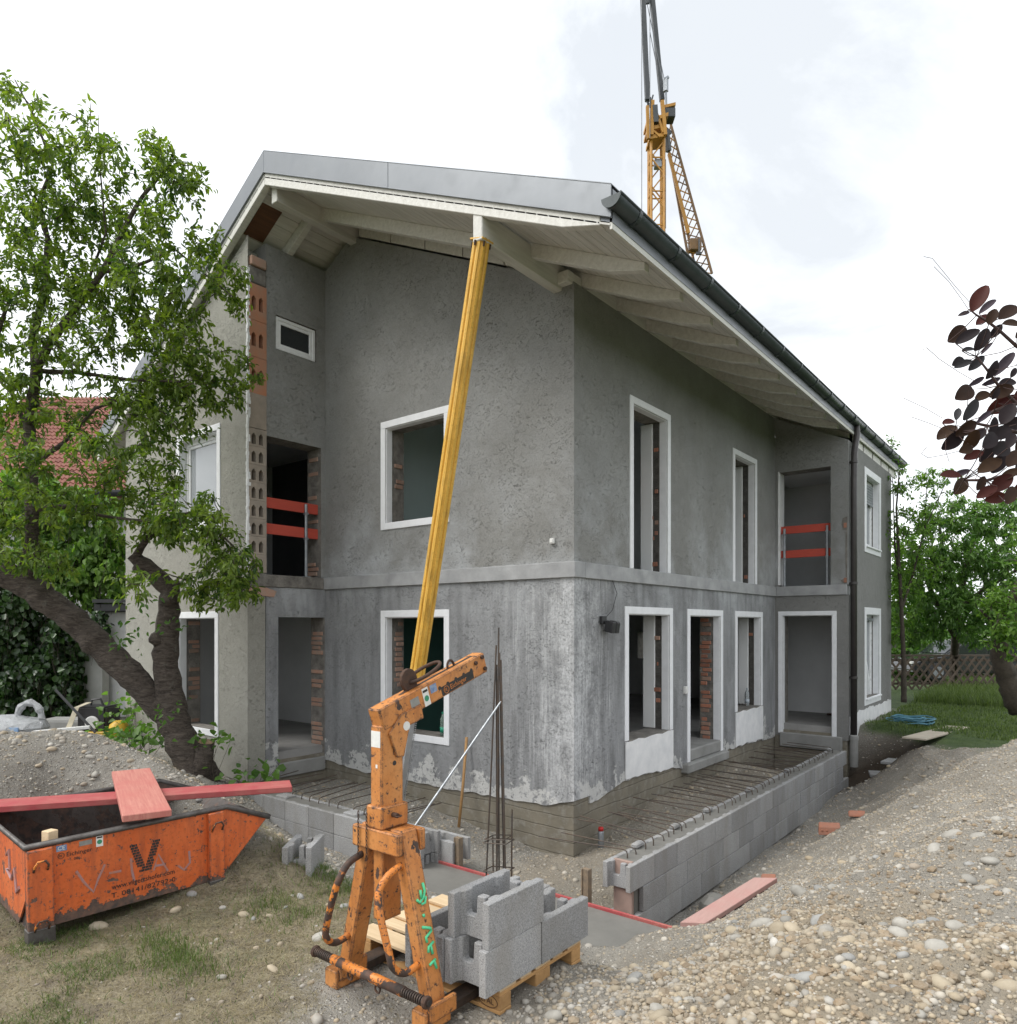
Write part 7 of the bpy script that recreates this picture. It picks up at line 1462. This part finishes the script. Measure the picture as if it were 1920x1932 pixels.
# ------------------------------------------------------------------ fences and car on the right
M['fence_wood'] = wood_mat('old_fence_wood', (.13, .10, .075), (.075, .058, .045), (3, 3, 3), .9, .2); M['fence_grey'] = wood_mat('grey_pickets', (.26, .24, .21), (.18, .165, .145), (3, 3, 3), .9, .2)
FD = 21.5; lf = empty('lattice_fence', AD(1800, 1305, FD), 'dark crossed-slat lattice fence at the end of the lawn', 'fence')
def fp(px, z, d=FD): p = AD(px, HOR, d); p.z = z; return p
x0, x1 = AD(1672, HOR, FD), AD(1965, HOR, FD); Lf = (x1 - x0).length; fr = (x1 - x0).normalized()
def fq(u, z, o=0): p = x0 + fr * u + FW * o; p.z = z; return p
u = -.9
while u < Lf + .1:
    b = MB(); b.beam(fq(u, -.02), fq(u + .75, .98), .055, .022, FW); b.build('slat', M['fence_wood'], lf)
    b = MB(); b.beam(fq(u + .75, -.02, .03), fq(u, .98, .03), .055, .022, FW); b.build('slat', M['fence_wood'], lf); u += .24
for z in (.15, .86): b = MB(); b.beam(fq(-.5, z, .07), fq(Lf + .3, z, .07), .05, .07); b.build('rail', M['fence_wood'], lf)
for u in np.arange(0.1, Lf, 2.0): b = MB(); b.tube([fq(u, -.1, .12), fq(u, 1.0, .12)], .05, 8); b.build('post', M['fence_wood'], lf)
b = MB(); b.beam(fq(-.4, 1.0, .03), fq(Lf + .3, 1.0, .03), .08, .05); b.build('rail', M['fence_wood'], lf)
pf = empty('picket_fence', AD(1780, 1290, 27), 'grey picket fence with pointed boards behind the parked car', 'fence'); p0 = AD(1660, HOR, 27); p1 = AD(1860, HOR, 27); Lp = (p1 - p0).length; pd_ = (p1 - p0).normalized()
for i, u in enumerate(np.arange(0, Lp, .14)):
    q = p0 + pd_ * u; q.z = 0; b = MB(); hh = 1.22 + .03 * math.sin(i * 1.7); b.prism([q, q + pd_ * .085, q + pd_ * .085 + UP * (hh - .06), q + pd_ * .0425 + UP * hh, q + UP * (hh - .06)], FW * .02); b.build('picket', M['fence_grey'], pf)
for z in (.3, .95): q = p0.copy(); q.z = z; b = MB(); b.beam(q + FW * .045, q + pd_ * Lp + FW * .045, .04, .08); b.build('rail', M['fence_grey'], pf)
car = empty('parked_car', AD(1800, 1300, 24.5), 'dark parked car seen through the lattice fence', 'car'); cpaint = NT('car_paint'); cpaint.col((.016, .017, .02)).rough(.2); cpaint.b.inputs['Coat Weight'].default_value = .8
cb = AD(1722, HOR, 24.2); cb.z = 0
def cq(u, v, z): return cb + RT * u + FW * v + UP * z
prof = [(0, .35), (.05, .62), (.35, .78), (1.15, .90), (1.75, 1.36), (2.6, 1.46), (3.5, 1.40), (4.0, 1.0), (4.2, .9), (4.25, .4), (3.9, .28), (.3, .28)]
b = MB(); b.prism([cq(u, 0, z) for u, z in prof], FW * 1.7); b.build('body', cpaint.mat, car, bevel=.06, seg=3)
b = MB(); b.prism([cq(u, -.012, z) for u, z in ((1.32, .95), (1.85, 1.31), (2.5, 1.38), (2.5, .95))], FW * .02); b.build('side_window', M['glass'], car); b = MB(); b.prism([cq(u, -.012, z) for u, z in ((2.58, .95), (2.58, 1.38), (3.4, 1.33), (3.75, .98))], FW * .02); b.build('side_window', M['glass'], car)
b = MB(); b.obox(cq(1.2, .15, .945), cq(1.72, .15, 1.365) - cq(1.2, .15, .945), FW * 1.4, cq(-.01, 0, .012) - cq(0, 0, 0)); b.build('windscreen', M['glass'], car)
for u in (.85, 3.4):
    b = MB(); b.lathe(cq(u, -.02, .32), [(.2, -.01), (.31, 0), (.32, .05), (.32, .2)], 20, axis=FW); wh = b.build('wheel', M['black_plastic'], car, smooth=False); b = MB(); b.lathe(cq(u, -.045, .32), [(.2, 0), (.19, .012), (.05, .02)], 14, axis=FW); b.build('rim', M['galv'], wh)
b = MB(); b.obox(cq(.02, .1, .58), RT * .12, FW * .4, UP * .12); b.build('headlight', M['white_plastic'], car, bevel=.02)
